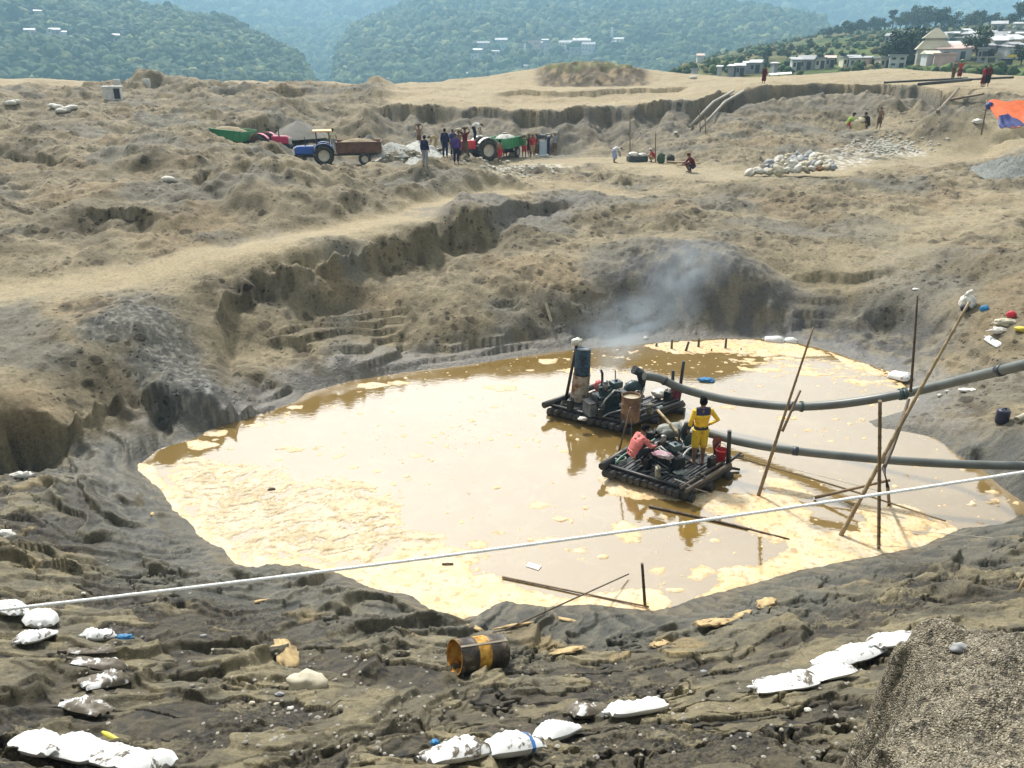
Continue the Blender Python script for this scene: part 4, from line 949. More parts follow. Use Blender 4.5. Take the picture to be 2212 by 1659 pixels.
# ---- lattice pylons on the middle hill
pm = mat('pylon_steel', (.55,.57,.58), .5, .3)
for x, yb, yt, lb in ((1321,102,66,'taller faint steel pylon above the right end of the middle village'),(1134,134,100,'shorter faint steel pylon among the middle village houses')):
    p = hit(bvm, x, yb); h_ = (yb-yt)*p.length/FQ; mb = MB(); s0 = h_*.12
    cs = [(-1,-1),(1,-1),(1,1),(-1,1)]
    for a, c in cs: mb.cyl((a*s0, c*s0, -2), (a*s0*.12, c*s0*.12, h_), .28, 5)
    for k in range(6):
        z0, z1 = h_*k/6, h_*(k+1)/6; f0, f1 = 1-.88*k/6, 1-.88*(k+1)/6
        for q in range(4):
            a, c = cs[q]; a2, c2 = cs[(q+1) % 4]; mb.cyl((a*s0*f0, c*s0*f0, z0), (a2*s0*f1, c2*s0*f1, z1), .16, 4)
    t_ = empty('pylon', p, .4, lb, 'pylon', 'pylons on the middle hill'); mb.build('lattice_tower', pm, t_)
    mb = MB(); 
    for k in (.72, .84, .95): mb.cyl((-h_*.14, 0, h_*k), (h_*.14, 0, h_*k), .22, 5)
    mb.build('cross_arm', pm, t_)
# ---- haze
mb = MB(); mb.box((0, 1150, 90), (4600, 3300, 300)); 
hz = bpy.data.materials.new('haze_air'); hz.use_nodes = True; nt = hz.node_tree; nt.nodes.clear()
out_ = nt.nodes.new('ShaderNodeOutputMaterial'); pv = nt.nodes.new('ShaderNodeVolumePrincipled')
pv.inputs['Color'].default_value = (.44,.73,.98,1); pv.inputs['Density'].default_value = .0005; pv.inputs['Anisotropy'].default_value = 0
L(nt, pv.outputs[0], out_.inputs['Volume'])
hz_o = tag(mb.build('haze', hz), kind='stuff')
# ------------------------------------------------------------------ people: one fused body each, clothes and hair as children
def fuse(mb, voxel=.014, smooth=2):
    """join the collected shapes into one continuous skin"""
    me = bpy.data.meshes.new('tmp'); me.from_pydata(mb.v, [], mb.f); me.update()
    o = bpy.data.objects.new('tmp', me); COL.objects.link(o)
    r = o.modifiers.new('r', 'REMESH'); r.mode = 'VOXEL'; r.voxel_size = voxel; r.use_smooth_shade = True
    if smooth: s = o.modifiers.new('s', 'SMOOTH'); s.iterations = smooth; s.factor = .5
    dg = bpy.context.evaluated_depsgraph_get(); m2 = bpy.data.meshes.new_from_object(o.evaluated_get(dg))
    bpy.data.objects.remove(o); bpy.data.meshes.remove(me)
    m2.polygons.foreach_set('use_smooth', [True]*len(m2.polygons)); return m2
def V3(*a): return Vector(a)
def hand(mb, wr, d, up, side, curl=.5):
    """palm, four unequal bent fingers and a thumb; d = along the hand, up = back of the hand, side = towards the thumb"""
    d = d.normalized(); side = (side-d*side.dot(d)).normalized(); up = d.cross(side).normalized()*(1 if d.cross(side).dot(up) > 0 else -1)
    c = wr+d*.045
    mb.tube([wr-d*.01, wr+d*.04, wr+d*.085], [.024, .033, .03], 8)
    for k, (off, ln) in enumerate(((.026, .068), (.009, .078), (-.009, .072), (-.026, .056))):
        a = wr+d*.078+side*off; b = a+(d*math.cos(curl*.6)-up*math.sin(curl*.6))*ln*.55; e = b+(d*math.cos(curl*1.5)-up*math.sin(curl*1.5))*ln*.5
        mb.tube([a-d*.02, a, b, e], [.0105, .0105, .0095, .008], 6)
    a = wr+d*.03+side*.026; b = a+(d*.7+side*.7)*.035; e = b+(d*.9+side*.15-up*.2)*.03
    mb.tube([a-side*.01, a, b, e], [.013, .0125, .011, .009], 6)
def arm_pts(J, s): return J['sh'+s], J['el'+s], J['wr'+s]
POSES = {}
def J0():
    J = dict(pel=V3(0,0,.90), wai=V3(0,0,1.04), che=V3(0,0,1.24), nek=V3(0,0,1.42), hd=V3(0,-.015,1.555), face=V3(0,-1,0))
    for s, x in (('L', 1), ('R', -1)):
        J['sh'+s] = V3(x*.17,0,1.36); J['el'+s] = V3(x*.225,.02,1.09); J['wr'+s] = V3(x*.235,-.05,.86)
        J['hi'+s] = V3(x*.085,0,.89); J['kn'+s] = V3(x*.10,-.015,.49); J['an'+s] = V3(x*.105,.02,.085); J['to'+s] = V3(x*.125,-.13,.03)
    return J
def pose(name):
    J = J0()
    if name == 'akimbo':        # left arm hanging, right hand on the hip, seen from behind
        J['elR'] = V3(-.36,.05,1.12); J['wrR'] = V3(-.20,-.04,.98)
        J['elL'] = V3(.26,.03,1.10); J['wrL'] = V3(.27,-.03,.86); J['anL'].x = .10; J['anR'].x = -.10
    elif name == 'carry':
        for s, x in (('L', 1), ('R', -1)): J['el'+s] = V3(x*.33,-.03,1.52); J['wr'+s] = V3(x*.21,-.02,1.70)
        J['knL'] = V3(.10,-.10,.49); J['anL'] = V3(.10,-.08,.09); J['toL'] = V3(.11,-.23,.03); J['anR'] = V3(-.10,.12,.09); J['toR'] = V3(-.11,-.02,.03)
    elif name == 'walk':
        J['knL'] = V3(.10,-.14,.50); J['anL'] = V3(.10,-.14,.09); J['toL'] = V3(.11,-.29,.03); J['knR'] = V3(-.10,.04,.49); J['anR'] = V3(-.10,.20,.11); J['toR'] = V3(-.11,.07,.03)
        J['elL'] = V3(.22,.10,1.10); J['wrL'] = V3(.22,.05,.87); J['elR'] = V3(-.22,-.04,1.10); J['wrR'] = V3(-.21,-.19,.93)
    elif name == 'bend':
        J['pel'] = V3(0,.10,.88); J['wai'] = V3(0,.02,.98); J['che'] = V3(0,-.16,1.04); J['nek'] = V3(0,-.36,1.03); J['hd'] = V3(0,-.48,1.0); J['face'] = V3(0,-.6,-.8)
        for s, x in (('L', 1), ('R', -1)):
            J['sh'+s] = V3(x*.17,-.29,1.0); J['el'+s] = V3(x*.2,-.33,.74); J['wr'+s] = V3(x*.13,-.40,.52); J['hi'+s] = V3(x*.085,.10,.87); J['kn'+s] = V3(x*.11,-.02,.48)
    elif name == 'squat':
        J['pel'] = V3(0,.16,.26); J['wai'] = V3(0,.14,.40); J['che'] = V3(0,.03,.60); J['nek'] = V3(0,-.08,.76); J['hd'] = V3(0,-.15,.885); J['face'] = V3(0,-.95,-.3)
        for s, x in (('L', 1), ('R', -1)):
            J['sh'+s] = V3(x*.17,-.04,.70); J['el'+s] = V3(x*.24,-.20,.50); J['wr'+s] = V3(x*.12,-.40,.44)
            J['hi'+s] = V3(x*.09,.13,.25); J['kn'+s] = V3(x*.17,-.28,.46); J['an'+s] = V3(x*.13,-.02,.085); J['to'+s] = V3(x*.16,-.17,.03)
    elif name == 'wave':
        J['elR'] = V3(-.3,-.02,1.54); J['wrR'] = V3(-.24,-.02,1.78)
    return J
def person_meshes(name, lower='shorts', sleeve='short', vox=.016, basket=False):
    key = (name, lower, sleeve)
    if key in POSES: return POSES[key]
    J = pose(name); b = MB()
    f = J['face'].normalized(); up_h = (J['hd']-J['nek']).normalized()
    def ell(c, s, ax=None, sub=2): b.blob(c, s, sub, rot=ax)
    ax = Matrix((f.cross(up_h).normalized(), -f, up_h)).transposed()
    # torso, neck, head
    def torso(m, g, lo=True):
        spine = [J['pel'], J['wai'], J['che'], J['nek']]
        for a, c_, r0, r1 in ((0,1,.135,.12),(1,2,.12,.142)):
            for sx in (-.05, 0, .05): m.tube([spine[a]+V3(sx,0,0), spine[c_]+V3(sx*1.3,0,0)], [(r0-.03)*g, (r1-.03)*g], 10)
        for s in 'LR': m.tube([J['che']+V3(J['sh'+s].x*.35,0,0), J['sh'+s]+(J['che']-J['sh'+s])*.12], [.10*g, .062*g], 10); m.tube([J['nek']-(J['nek']-J['che'])*.15, J['sh'+s]], [.052*g, .056*g], 8)
    torso(b, 1.0)
    b.tube([J['che'], J['nek'], J['hd']-up_h*.04], [.07, .054, .052], 10)
    ell(J['hd'], (.077, .095, .112), ax, 3)
    fr = ax @ V3(0,-1,0)*1.0
    b.blob(J['hd']+ax @ V3(0,-.088,-.012), (.014,.02,.022), 2); b.blob(J['hd']+ax @ V3(0,-.075,-.075), (.035,.03,.028), 2)
    for x in (-1, 1): b.blob(J['hd']+ax @ V3(x*.08,.01,-.01), (.012,.022,.032), 2)
    for s, x in (('L', 1), ('R', -1)):
        sh, el, wr = arm_pts(J, s)
        b.tube([sh, sh.lerp(el,.5), el, el.lerp(wr,.35), wr], [.054,.047,.039,.038,.026], 9)
        d = (wr-el).normalized(); hand(b, wr, d, V3(x,0,.1), V3(0,-1,0) if abs(d.y) < .8 else V3(0,0,1), .7)
        hi, kn, an, to = J['hi'+s], J['kn'+s], J['an'+s], J['to'+s]
        b.tube([hi, hi.lerp(kn,.4), kn, kn.lerp(an,.35), an], [.092,.08,.057,.056,.036], 10)
        b.tube([an+V3(0,.035,-.045), an.lerp(to,.5)+V3(0,0,-.02), to], [.036,.036,.026], 8)
        for q in range(5): b.tube([to+V3((q-2)*.015*1, .01, 0), to+V3((q-2)*.017, -.035+abs(q-1.5)*.006, -.008)], [.012,.010], 5)
    body = fuse(b, vox*.8 if vox < .012 else vox*.75)
    sm = MB(); torso(sm, 1.13)
    for s in 'LR':
        sh, el, wr = arm_pts(J, s)
        if sleeve == 'short': sm.tube([sh, sh.lerp(el,.72)], [.068,.062], 9)
        elif sleeve == 'long': sm.tube([sh, el, el.lerp(wr,.88)], [.066,.052,.04], 9)
    shirt = fuse(sm, vox) if sleeve != 'none' else None
    tm = MB(); tm.tube([J['wai']+(J['pel']-J['wai'])*.15+V3(-.045,0,0), J['pel']+V3(-.05,0,0)], [.107,.115], 10); tm.tube([J['wai']+(J['pel']-J['wai'])*.15+V3(.045,0,0), J['pel']+V3(.05,0,0)], [.107,.115], 10)
    for s in 'LR':
        hi, kn, an = J['hi'+s], J['kn'+s], J['an'+s]
        if lower == 'shorts': tm.tube([hi, kn.lerp(an,.12)], [.115,.085], 10)
        elif lower == 'long': tm.tube([hi, kn, an.lerp(kn,.1)], [.108,.078,.062], 10)
        else:
            tm.tube([hi, kn, kn.lerp(an,.45)], [.12,.125,.13], 10)
    if lower == 'skirt': tm.tube([J['pel'], (J['knL']+J['knR'])/2, (J['anL']+J['anR'])/2+V3(0,0,.2)], [.16,.19,.2], 12)
    trous = fuse(tm, vox)
    hm_ = MB(); hm_.blob(J['hd']+ax @ V3(0,.016,.022), (.087,.10,.108), 3, .05, 5, rot=ax); hm_.blob(J['hd']+ax @ V3(0,-.05,.085), (.06,.045,.03), 2, rot=ax)
    hair = bpy.data.meshes.new('hair'); hv = hm_.v
    keep = [p for p in hm_.v]; 
    # leave the face free
    bmh = bmesh.new(); vs_ = [bmh.verts.new(p) for p in hm_.v]
    for fc in hm_.f:
        cc = sum((Vector(hm_.v[i]) for i in fc), Vector())/len(fc); lc = ax.transposed() @ (cc-J['hd'])
        if lc.y < -.045 and lc.z < .055: continue
        if lc.z < -.055: continue
        try: bmh.faces.new([vs_[i] for i in fc])
        except ValueError: pass
    for v_ in [v_ for v_ in bmh.verts if not v_.link_faces]: bmh.verts.remove(v_)
    bmh.to_mesh(hair); bmh.free(); hair.polygons.foreach_set('use_smooth', [True]*len(hair.polygons))
    em = MB()
    for x in (-1, 1): em.blob(J['hd']+ax @ V3(x*.031,-.083,.008), (.013,.009,.009), 2, rot=ax)
    eyes = bpy.data.meshes.new('eyes'); eyes.from_pydata(em.v, [], em.f)
    POSES[key] = (body, shirt, trous, hair, eyes, J, ax); return POSES[key]
SKIN = mat('brown_skin', (.20,.115,.065), .55, scale=3, col2=(.17,.095,.055)); HAIR = mat('black_hair', (.010,.009,.009), .9, spec=.05); EYE = mat('eye_dark', (.06,.05,.045), .2)
def cloth(name, c, c2=None, scale=4): return mat('cloth_'+name, c, .9, scale=scale, col2=c2, spec=.15)
CL = dict(navy=(.025,.03,.075), blue=(.05,.07,.22), red=(.42,.045,.045), maroon=(.13,.02,.025), white=(.70,.70,.68), grey=(.28,.29,.31), brown=(.14,.09,.06), green=(.09,.20,.08), lime=(.38,.60,.12),
          yellow=(.62,.40,.02), pink=(.78,.20,.20), cream=(.62,.55,.38), black=(.02,.02,.022), lightblue=(.30,.38,.55), violet=(.09,.06,.22), tan=(.40,.30,.16))
def person(p, rz, pose_name, top, low, label, group=None, lower='shorts', sleeve='short', sc=1.0, vox=.02, topmat=None, lowmat=None, hat=None):
    body, shirt, trous, hair, eyes, J, ax = person_meshes(pose_name, lower, sleeve, vox)
    o = link('person', body, None); 
    if not body.materials: body.materials.append(SKIN)
    o.location = p; o.rotation_euler = (0, 0, rz); o.scale = (sc, sc, sc); tag(o, label, 'person', group)
    def child(n, me, m):
        if me is None: return
        c = link(n, me, None, o)
        if not me.materials: me.materials.append(m)
        c.material_slots[0].link = 'OBJECT'; c.material_slots[0].material = m; return c
    if top: child('shirt', shirt, topmat or cloth(top, CL[top]))
    child({'shorts': 'shorts', 'long': 'trousers', 'skirt': 'skirt'}[lower], trous, lowmat or cloth(low, CL[low]))
    if hat:
        mb = MB(); mb.blob(J['hd']+ax @ V3(0,.01,.03), (.094,.108,.10), 2, .05, 4, rot=ax); mb.build('head_scarf', cloth(hat, CL[hat]), o)
    else: child('hair', hair, HAIR)
    child('eyes', eyes, EYE)
    return o
def basket(p, label, col=(.16,.11,.06), r=.24, load=None, group='head baskets of the workers'):
    o = empty('basket', p, 0, label, 'basket', group)
    MB().lathe([(r*.55,0),(r*.85,.05),(r,.12),(r*.95,.12),(r*.8,.06),(r*.5,.02),(0.01,.02)], n=16).build('bowl', mat('basket_%d' % int(col[0]*99), col, .85, scale=20), o)
    if load: MB().blob((0,0,.09), (r*.85,r*.85,.09), 2, .25, 4).build('load', mat('basket_load', load, .9, scale=15), o)
    return o
# ------------------------------------------------------------------ foam on the water
def zpoly(pl): return [tuple(at_z(x, y, 0)[:2]) for x, y in pl]
gx = np.arange(-14.5, 15.5, .033); gy = np.arange(11.3, 29.5, .033); GX, GY_ = np.meshgrid(gx, gy)
fx1 = fbm(GX*1.1, GY_*1.1, 5, 501, .6); fx2 = fbm(GX*3.5, GY_*3.5, 4, 502); fx3 = fbm(GX*.45, GY_*.45, 3, 503)
SH = sdpoly(shp, GX, GY_)                     # metres from the bank, positive in the water
f = np.full(GX.shape, -9.0)
def sheet(pl, rag=.3, fine=.06):
    global f
    d = sdpoly(zpoly(pl), GX, GY_) + rag*fx1*.6 + fine*fx2; f = np.maximum(f, d); return d
near_shore = [(300,995),(340,1040),(420,1120),(490,1175),(520,1205),(640,1200),(740,1220),(810,1215),(900,1190),(960,1172),(1020,1185),(1035,1215),(1025,1240),(1100,1252),(1160,1275),(1200,1290),(1300,1283),(1330,1280),(1420,1275),(1445,1298),(1440,1345),(900,1345),(500,1235),(420,1165),(340,1085),(270,1000)]
d_fr = sheet(near_shore, .34)
patt = [(400,985),(480,1000),(560,1005),(610,1012),(650,1035),(720,1035),(800,1042),(850,1075),(880,1120),(905,1150),(960,1160),(1000,1180),(960,1190),(800,1230),(640,1215),(520,1210),(420,1130),(340,1050)]
d_pt = sdpoly(zpoly(patt), GX, GY_) + .25*fx1
st = fbm(GX*1.7+fx1*1.2, GY_*3.0+fx3*2+fx1*.8, 5, 504, .7)
f = np.maximum(f, np.minimum(d_pt, .16+.42*st+.12*fx2))
f = np.maximum(f, (.22+.14*fx1+.10*fx2-SH)*1.0 * np.where((GX < -3.0) & (GY_ < 18.6), 1, 0) - 9*np.where((GX < -3.0) & (GY_ < 18.6), 0, 1))
sheet([(1490,1300),(1545,1252),(1560,1228),(1640,1218),(1700,1195),(1760,1180),(1850,1165),(1950,1158),(2050,1140),(2080,1150),(2030,1175),(1900,1210),(1720,1245),(1560,1290),(1480,1310)], .25)
sheet([(1300,1032),(1360,1030),(1420,1045),(1500,1062),(1455,1078),(1380,1085),(1318,1068)], .22)
sheet([(1455,1078),(1540,1062),(1600,1068),(1690,1062),(1762,1108),(1735,1140),(1748,1162),(1690,1172),(1620,1148),(1550,1108)], .3)
sheet([(1650,1030),(1720,1038),(1762,1072),(1720,1078),(1660,1060)], .2)
sheet([(1680,1140),(1800,1150),(1860,1148),(1990,1150),(1960,1180),(1800,1195),(1700,1190)], .35)
sheet([(1840,1095),(1960,1095),(2060,1135),(1960,1165),(1860,1150)], .45)
sheet([(1368,747),(1450,739),(1560,733),(1640,734),(1725,742),(1790,762),(1740,772),(1650,766),(1560,763),(1480,767),(1430,757)], .3)
sheet([(1790,760),(1850,780),(1920,805),(1900,812),(1830,792)], .2)
for x, y, a, b_ in ((1165,1092,26,8),(1188,1168,22,6),(1355,1152,38,24),(1510,1237,32,16),(800,832,40,6),(862,828,26,5),(1085,838,46,7),(1185,781,26,6),(1330,838,24,6),(1035,1178,30,12),(1420,1232,20,9),(1730,1180,16,8),(640,880,14,5),(470,935,34,9),(430,962,40,10),(560,918,20,5),(905,985,14,4),(1075,1150,10,4),(1250,800,36,8),(1570,880,18,4),(1650,800,26,5),(1700,1200,22,8),(1250,1190,16,5),(1210,1120,12,4)):
    sheet([(x+a*math.cos(t*.785)*(1+.25*math.sin(t*2.1+x)), y+b_*math.sin(t*.785)*(1+.2*math.cos(t*1.7+x))) for t in range(8)], .16, .04)
# broken scum on the far right, specks everywhere
sc_ = sdpoly(zpoly([(1560,765),(1800,765),(1930,805),(1960,840),(1860,835),(1780,815),(1600,800)]), GX, GY_)
f = np.maximum(f, np.minimum(sc_, .30*fbm(GX*1.3, GY_*2.6, 4, 505, .6)-.02))
b1_, _ = bumps(GX*2.2+fx1*.3, GY_*2.2, 506, .80, .22, .5); b2_, _ = bumps(GX*6+fx1*.3, GY_*6, 507, .90, .3, .5); b3_, _ = bumps(GX*1.0+fx1*.5, GY_*1.3+fx2*.2, 508, .86, .2, .5)
sp_zone = sstep(-.35, .25, fx3+.15)
f = np.maximum(f, np.where(SH > .1, np.maximum(np.maximum(b1_*.35-.06, b2_*.3-.08), b3_*.5-.1)*sp_zone-.012*(1-sp_zone), -9))
f = np.where(SH < -.16, -9, f)
ZFm = np.clip(np.where(f > 0, .10, .25)*f, -.03, .022) + np.where(f > 0, .007*np.clip(fx2, 0, 1)*sstep(0, .2, f), 0)
idx = np.arange(GX.size).reshape(GX.shape); keep = (f[:-1, :-1] > -.06) | (f[1:, :-1] > -.06) | (f[:-1, 1:] > -.06) | (f[1:, 1:] > -.06)
Fq = np.stack([idx[:-1, :-1], idx[:-1, 1:], idx[1:, 1:], idx[1:, :-1]], -1)[keep]
us, inv = np.unique(Fq, return_inverse=True)
Vq = np.stack([GX, GY_, ZFm], -1).reshape(-1, 3)[us]; me = mesh_np('foam', Vq, inv.reshape(-1, 4))
cr = np.array((.70,.50,.275)); cl_ = np.array((.60,.50,.34)); cb_ = np.array((.30,.20,.08))
tt = sstep(-.3, .5, fx1+.5*fx2)[..., None]; cc = cr*(1-tt)+cl_*tt
inner = (sstep(.0, .5, d_pt)*(1-sstep(-.1, .25, d_fr)))[..., None]
cc = cc*(1-inner) + (np.array((.58,.49,.33))*(1-tt)+np.array((.46,.37,.22))*tt)*inner
ed = (sstep(.10, .0, f)*.5)[..., None]; cc = cc*(1-ed)+cb_*ed
spots = (sstep(.35, .6, fbm(GX*5, GY_*6, 3, 509))*.6)[..., None]; cc = cc*(1-spots)+np.array((.34,.22,.09))*spots
set_col(me, cc.reshape(-1, 3)[us])
m, nt, b = nodes('scum_foam'); vc = N(nt, 'ShaderNodeVertexColor'); vc.layer_name = 'Col'; v = coords(nt)
n_1 = noise(nt, 14, 5, .7, v); r1 = ramp(nt, n_1.outputs['Fac'], [(.3, .72), (.55, 1.05), (.75, 1.2)])
L(nt, mix(nt, 1, vc.outputs['Color'], r1.outputs['Color'], 'MULTIPLY'), b.inputs['Base Color']); b.inputs['Roughness'].default_value = .6; b.inputs['Specular IOR Level'].default_value = .3
bump(nt, n_1.outputs['Fac'], b, .5, .02)
tag(link('foam', me, m), kind='stuff')

# ------------------------------------------------------------------ poles, pipes, rope
def bambooM(name, c, c2): return mat(name, c, .6, scale=3, col2=c2, bmp=.2, bscale=20)
BAM = bambooM('bamboo', (.24,.165,.09), (.15,.10,.055)); BAMD = bambooM('wet_bamboo', (.10,.065,.035), (.06,.04,.025)); BAML = bambooM('dry_bamboo', (.36,.27,.15), (.24,.17,.09))
def pole(a, b_, r0, r1, label, m=BAM, group=None, name='bamboo_pole', knots=True, bend=0.0, cat='pole'):
    a, b_ = Vector(a), Vector(b_); n = max(4, int((b_-a).length/.32)); pts = []; rd = []
    sd_ = Vector((rng.uniform(-1,1), rng.uniform(-1,1), rng.uniform(-.3,.3)))*bend
    for i in range(n+1):
        t = i/n; p = a.lerp(b_, t)+sd_*math.sin(math.pi*t); r = r0+(r1-r0)*t
        if knots and 0 < i < n:
            d = (b_-a).normalized(); pts += [p-d*.018, p, p+d*.018]; rd += [r*.97, r*1.17, r*.97]
        else: pts.append(p); rd.append(r)
    o = a.copy(); mb = MB(); mb.tube([p-o for p in pts], rd, 8)
    ob = mb.build(name, m); ob.location = o; return tag(ob, label, cat, group)
GP = 'bamboo poles holding the pipes'
pole(at_z(1636,1078,-.1), at_r(1757,708,18.0), .05, .022, 'long leaning bamboo pole crossing both grey pipes nearest the rafts', BAM, GP, bend=.03)
pole(at_r(1690,932,17.5), at_r(1729,843,17.85), .035, .03, 'short bamboo length lashed against the pole at the upper pipe', BAM, GP)
pole(at_r(1967,846,19.2), at_r(1982,638,19.2), .035, .022, 'thin upright dark pole rising from the upper pipe', BAMD, GP, bend=.03)
pole(at_z(1811,1166,-.1), at_r(2094,652,18.2), .055, .028, 'longest slanting bamboo pole reaching up past the upper pipe on the right', BAML, GP, bend=.05)
pole(at_z(1898,1194,-.15), at_r(1901,866,14.5), .04, .034, 'upright brown bamboo stake in front of the lower pipe', BAM, GP)
tw = [at_r(1963,862,19.0), at_r(1950,905,18.6), at_r(1928,968,17.9), at_r(1909,1012,17.2), at_r(1917,1050,16.9), at_z(1921,1090,-.1)]
mb = MB(); mb.tube([p-tw[0] for p in tw], [.035,.04,.04,.042,.04,.04], 8, jit=.08); o = mb.build('crooked_branch', BAMD); o.location = tw[0]; tag(o, 'crooked dark branch standing in the water beneath the upper pipe', 'branch', GP)
pole(at_z(1592,988,.55), at_z(2043,1126,.06), .03, .022, 'long thin bamboo sloping from the near raft down onto the water', BAML, bend=.08)
pole(at_z(1760,1075,.05), at_z(1923,1037,.75), .042, .035, 'short bamboo lying between the crossed poles', BAM)
pole(at_z(1402,1094,.02), at_z(1705,1166,.0), .04, .032, 'dark waterlogged pole floating below the near raft', BAMD, bend=.05)
pole(at_z(1394,1318,-.1), at_y(1387,1217,at_z(1394,1318,0).y+.02), .034, .028, 'short upright stake at the near shore', BAMD, name='stake', cat='stake')
pole(at_z(1085,1246,.03), at_z(1402,1311,.06), .022, .018, 'knobbly rod lying across the near foam towards the stake', BAM, bend=.04)
pole(on_ground(1092,1366)+Vector((0,0,.05)), at_z(1358,1240,.08), .016, .014, 'thin rod running from above the drum out into the water', BAMD, bend=.03)
for i, (x, y0, y1, w_) in enumerate(((1418,752,741,.05),(1451,757,733,.05),(1480,762,738,.05),(1509,753,731,.05),(1525,760,755,.04),(1537,762,753,.03),(1568,756,730,.05),(1600,760,752,.03))):
    a = at_z(x+rng.uniform(-2,2), y0, -.05); pole(a, at_y(x+(8 if i == 2 else 1), y1, a.y+.05), w_, w_*.8, 'dark stub stake, %s from the left in the far foam' % ORD[i], BAMD, 'stub stakes in the far foam', 'stake', False, cat='stake')
PVC = mat('grey_pipe', (.135,.15,.14), .38, scale=1.5, col2=(.075,.08,.075), thr=(.4,.75), bmp=.05)
PVD = mat('dark_coupling', (.035,.045,.06), .4); TAPE = mat('white_tape', (.62,.58,.48), .7, scale=8, col2=(.3,.26,.2))
def catmull(pts, n=10):
    P_ = [pts[0]*2-pts[1]]+pts+[pts[-1]*2-pts[-2]]; out_ = []
    for i in range(1, len(P_)-2):
        for k in range(n):
            t = k/n; a, b_, c_, d_ = P_[i-1], P_[i], P_[i+1], P_[i+2]
            out_.append(.5*((2*b_)+(c_-a)*t+(2*a-5*b_+4*c_-d_)*t*t+(3*b_-a-3*c_+d_)*t**3))
    return out_+[pts[-1]]
def pipeline(pts, r, label, couplings, tapes=()):
    ln = catmull(pts); o = empty('pipe', ln[0], 0, label, 'pipe', 'discharge pipes from the rafts')
    MB().tube([p-ln[0] for p in ln], r, 14).build('tube', PVC, o)
    for k in couplings:
        i = int(k*(len(ln)-3)); MB().tube([ln[i]-ln[0], ln[i+1]-ln[0]], r*1.13, 14).build('coupling', PVD, o)
    for k in tapes:
        i = int(k*(len(ln)-3)); MB().tube([ln[i]-ln[0], ln[i]*.4+ln[i+1]*.6-ln[0]], r*1.16, 12).build('tape_wrap', TAPE, o)
    return ln
L1 = pipeline([at_z(*p) for p in ((1392,812,1.45),(1425,818,1.3),(1475,840,1.0),(1560,862,.85),(1640,873,.9),(1715,878,1.05),(1800,874,1.3),(1900,860,1.7),(1990,842,2.1),(2100,815,2.9),(2212,788,3.75),(2330,756,4.5))], .125,
   'upper grey pipe sagging from the far raft and climbing to the right edge', (.12,.46,.70,.88))
L2 = pipeline([at_z(*p) for p in ((1512,931,.95),(1545,940,.95),(1600,955,.95),(1700,972,.95),(1830,986,1.0),(1950,996,1.05),(2080,1003,1.1),(2212,1006,1.2),(2330,1004,1.35))], .105,
   'lower grey pipe running from the near raft straight to the right bank', (.06,.40), (.03,.055))
mb = MB()
for p, r in ((L1[52], .15), (L1[75], .15), (L1[76], .16)):
    for k in range(3):
        mb.tube([p+Vector((.03*k-.03, r*math.cos(t*.7), r*math.sin(t*.7))) for t in range(10)], .012, 5)
RB0 = L1[52]; mb.v = [tuple(Vector(q)-RB0) for q in mb.v]
o = mb.build('lashing_cord', mat('green_cord', (.05,.10,.09), .8)); o.location = RB0; tag(o, 'dark cord lashed round the upper pipe at the poles', 'cord')
# the white rope in front
ra, rb_ = at_r(-260,1347,3.05), at_r(2480,978,3.3)
pts = [ra.lerp(rb_, i/60)-Vector((0,0,.035*math.sin(math.pi*i/60))) for i in range(61)]
mb = MB(); mb.tube([p-ra for p in pts], .0050, 8)
for ph in (0, 2.09, 4.18):          # the three strands
    mb.tube([ra.lerp(rb_, i/900)-Vector((0,0,.035*math.sin(math.pi*i/900)))-ra+Vector((0, math.cos(i*.9+ph), math.sin(i*.9+ph)))*.0028 for i in range(901)], .0034, 5)
o = mb.build('rope', mat('white_rope', (.88,.88,.85), .8, scale=40, col2=(.74,.73,.69))); o.location = ra; tag(o, 'long white twisted rope stretched across the front of the pit', 'rope')
for i, (a, b_, lb) in enumerate((((1880,1178,.15),(2260,1197,.9),'lower pale string tied to the right bank'),((1950,1145,.12),(2260,1172,1.0),'upper pale string tied to the right bank'),((1600,985,.6),(1905,1062,.05),'hair thin line from the near raft past the poles'))):
    a, b_ = at_z(*a), at_z(*b_); mb = MB(); mb.tube([(a.lerp(b_, k/12)-a) for k in range(13)], .006, 5); o = mb.build('string', mat('pale_string', (.55,.53,.47), .8)); o.location = a; tag(o, lb, 'string')

# ------------------------------------------------------------------ rafts
LOG = mat('tarred_log', (.022,.021,.022), .45, scale=3, col2=(.055,.05,.045), thr=(.5,.7), bmp=.3, bscale=25); LOGB = mat('worn_pole', (.16,.125,.09), .7, scale=4, col2=(.07,.055,.045))
PLK = mat('oily_plank', (.032,.035,.038), .36, scale=2.5, col2=(.085,.09,.09), thr=(.45,.7), bmp=.3, bscale=20)
BLK = mat('engine_black', (.016,.02,.024), .35, scale=6, col2=(.05,.055,.05), thr=(.5,.7), bmp=.3, bscale=30); TEAL = mat('engine_teal', (.035,.075,.085), .4, scale=5, col2=(.02,.03,.033)); STL = mat('worn_steel', (.30,.31,.31), .35, .7, scale=9, col2=(.12,.10,.08))
HOSE = mat('pale_hose', (.42,.44,.42), .5, scale=8); GRH = mat('green_hose', (.20,.38,.30), .5)
RUST = mat('rusty_drum', (.30,.17,.085), .75, scale=3, col2=(.10,.055,.035), thr=(.35,.65), bmp=.2, bscale=30); CREAMD = mat('scuffed_drum', (.42,.36,.27), .7, scale=3.5, col2=(.20,.085,.04), thr=(.45,.6), bmp=.2); BLUED = mat('blue_drum', (.025,.075,.125), .5, scale=7, col2=(.010,.018,.03), thr=(.4,.6), bmp=.2)
def quad(c, u, v): return c[0]*(1-u)*(1-v)+c[1]*u*(1-v)+c[2]*u*v+c[3]*(1-u)*v
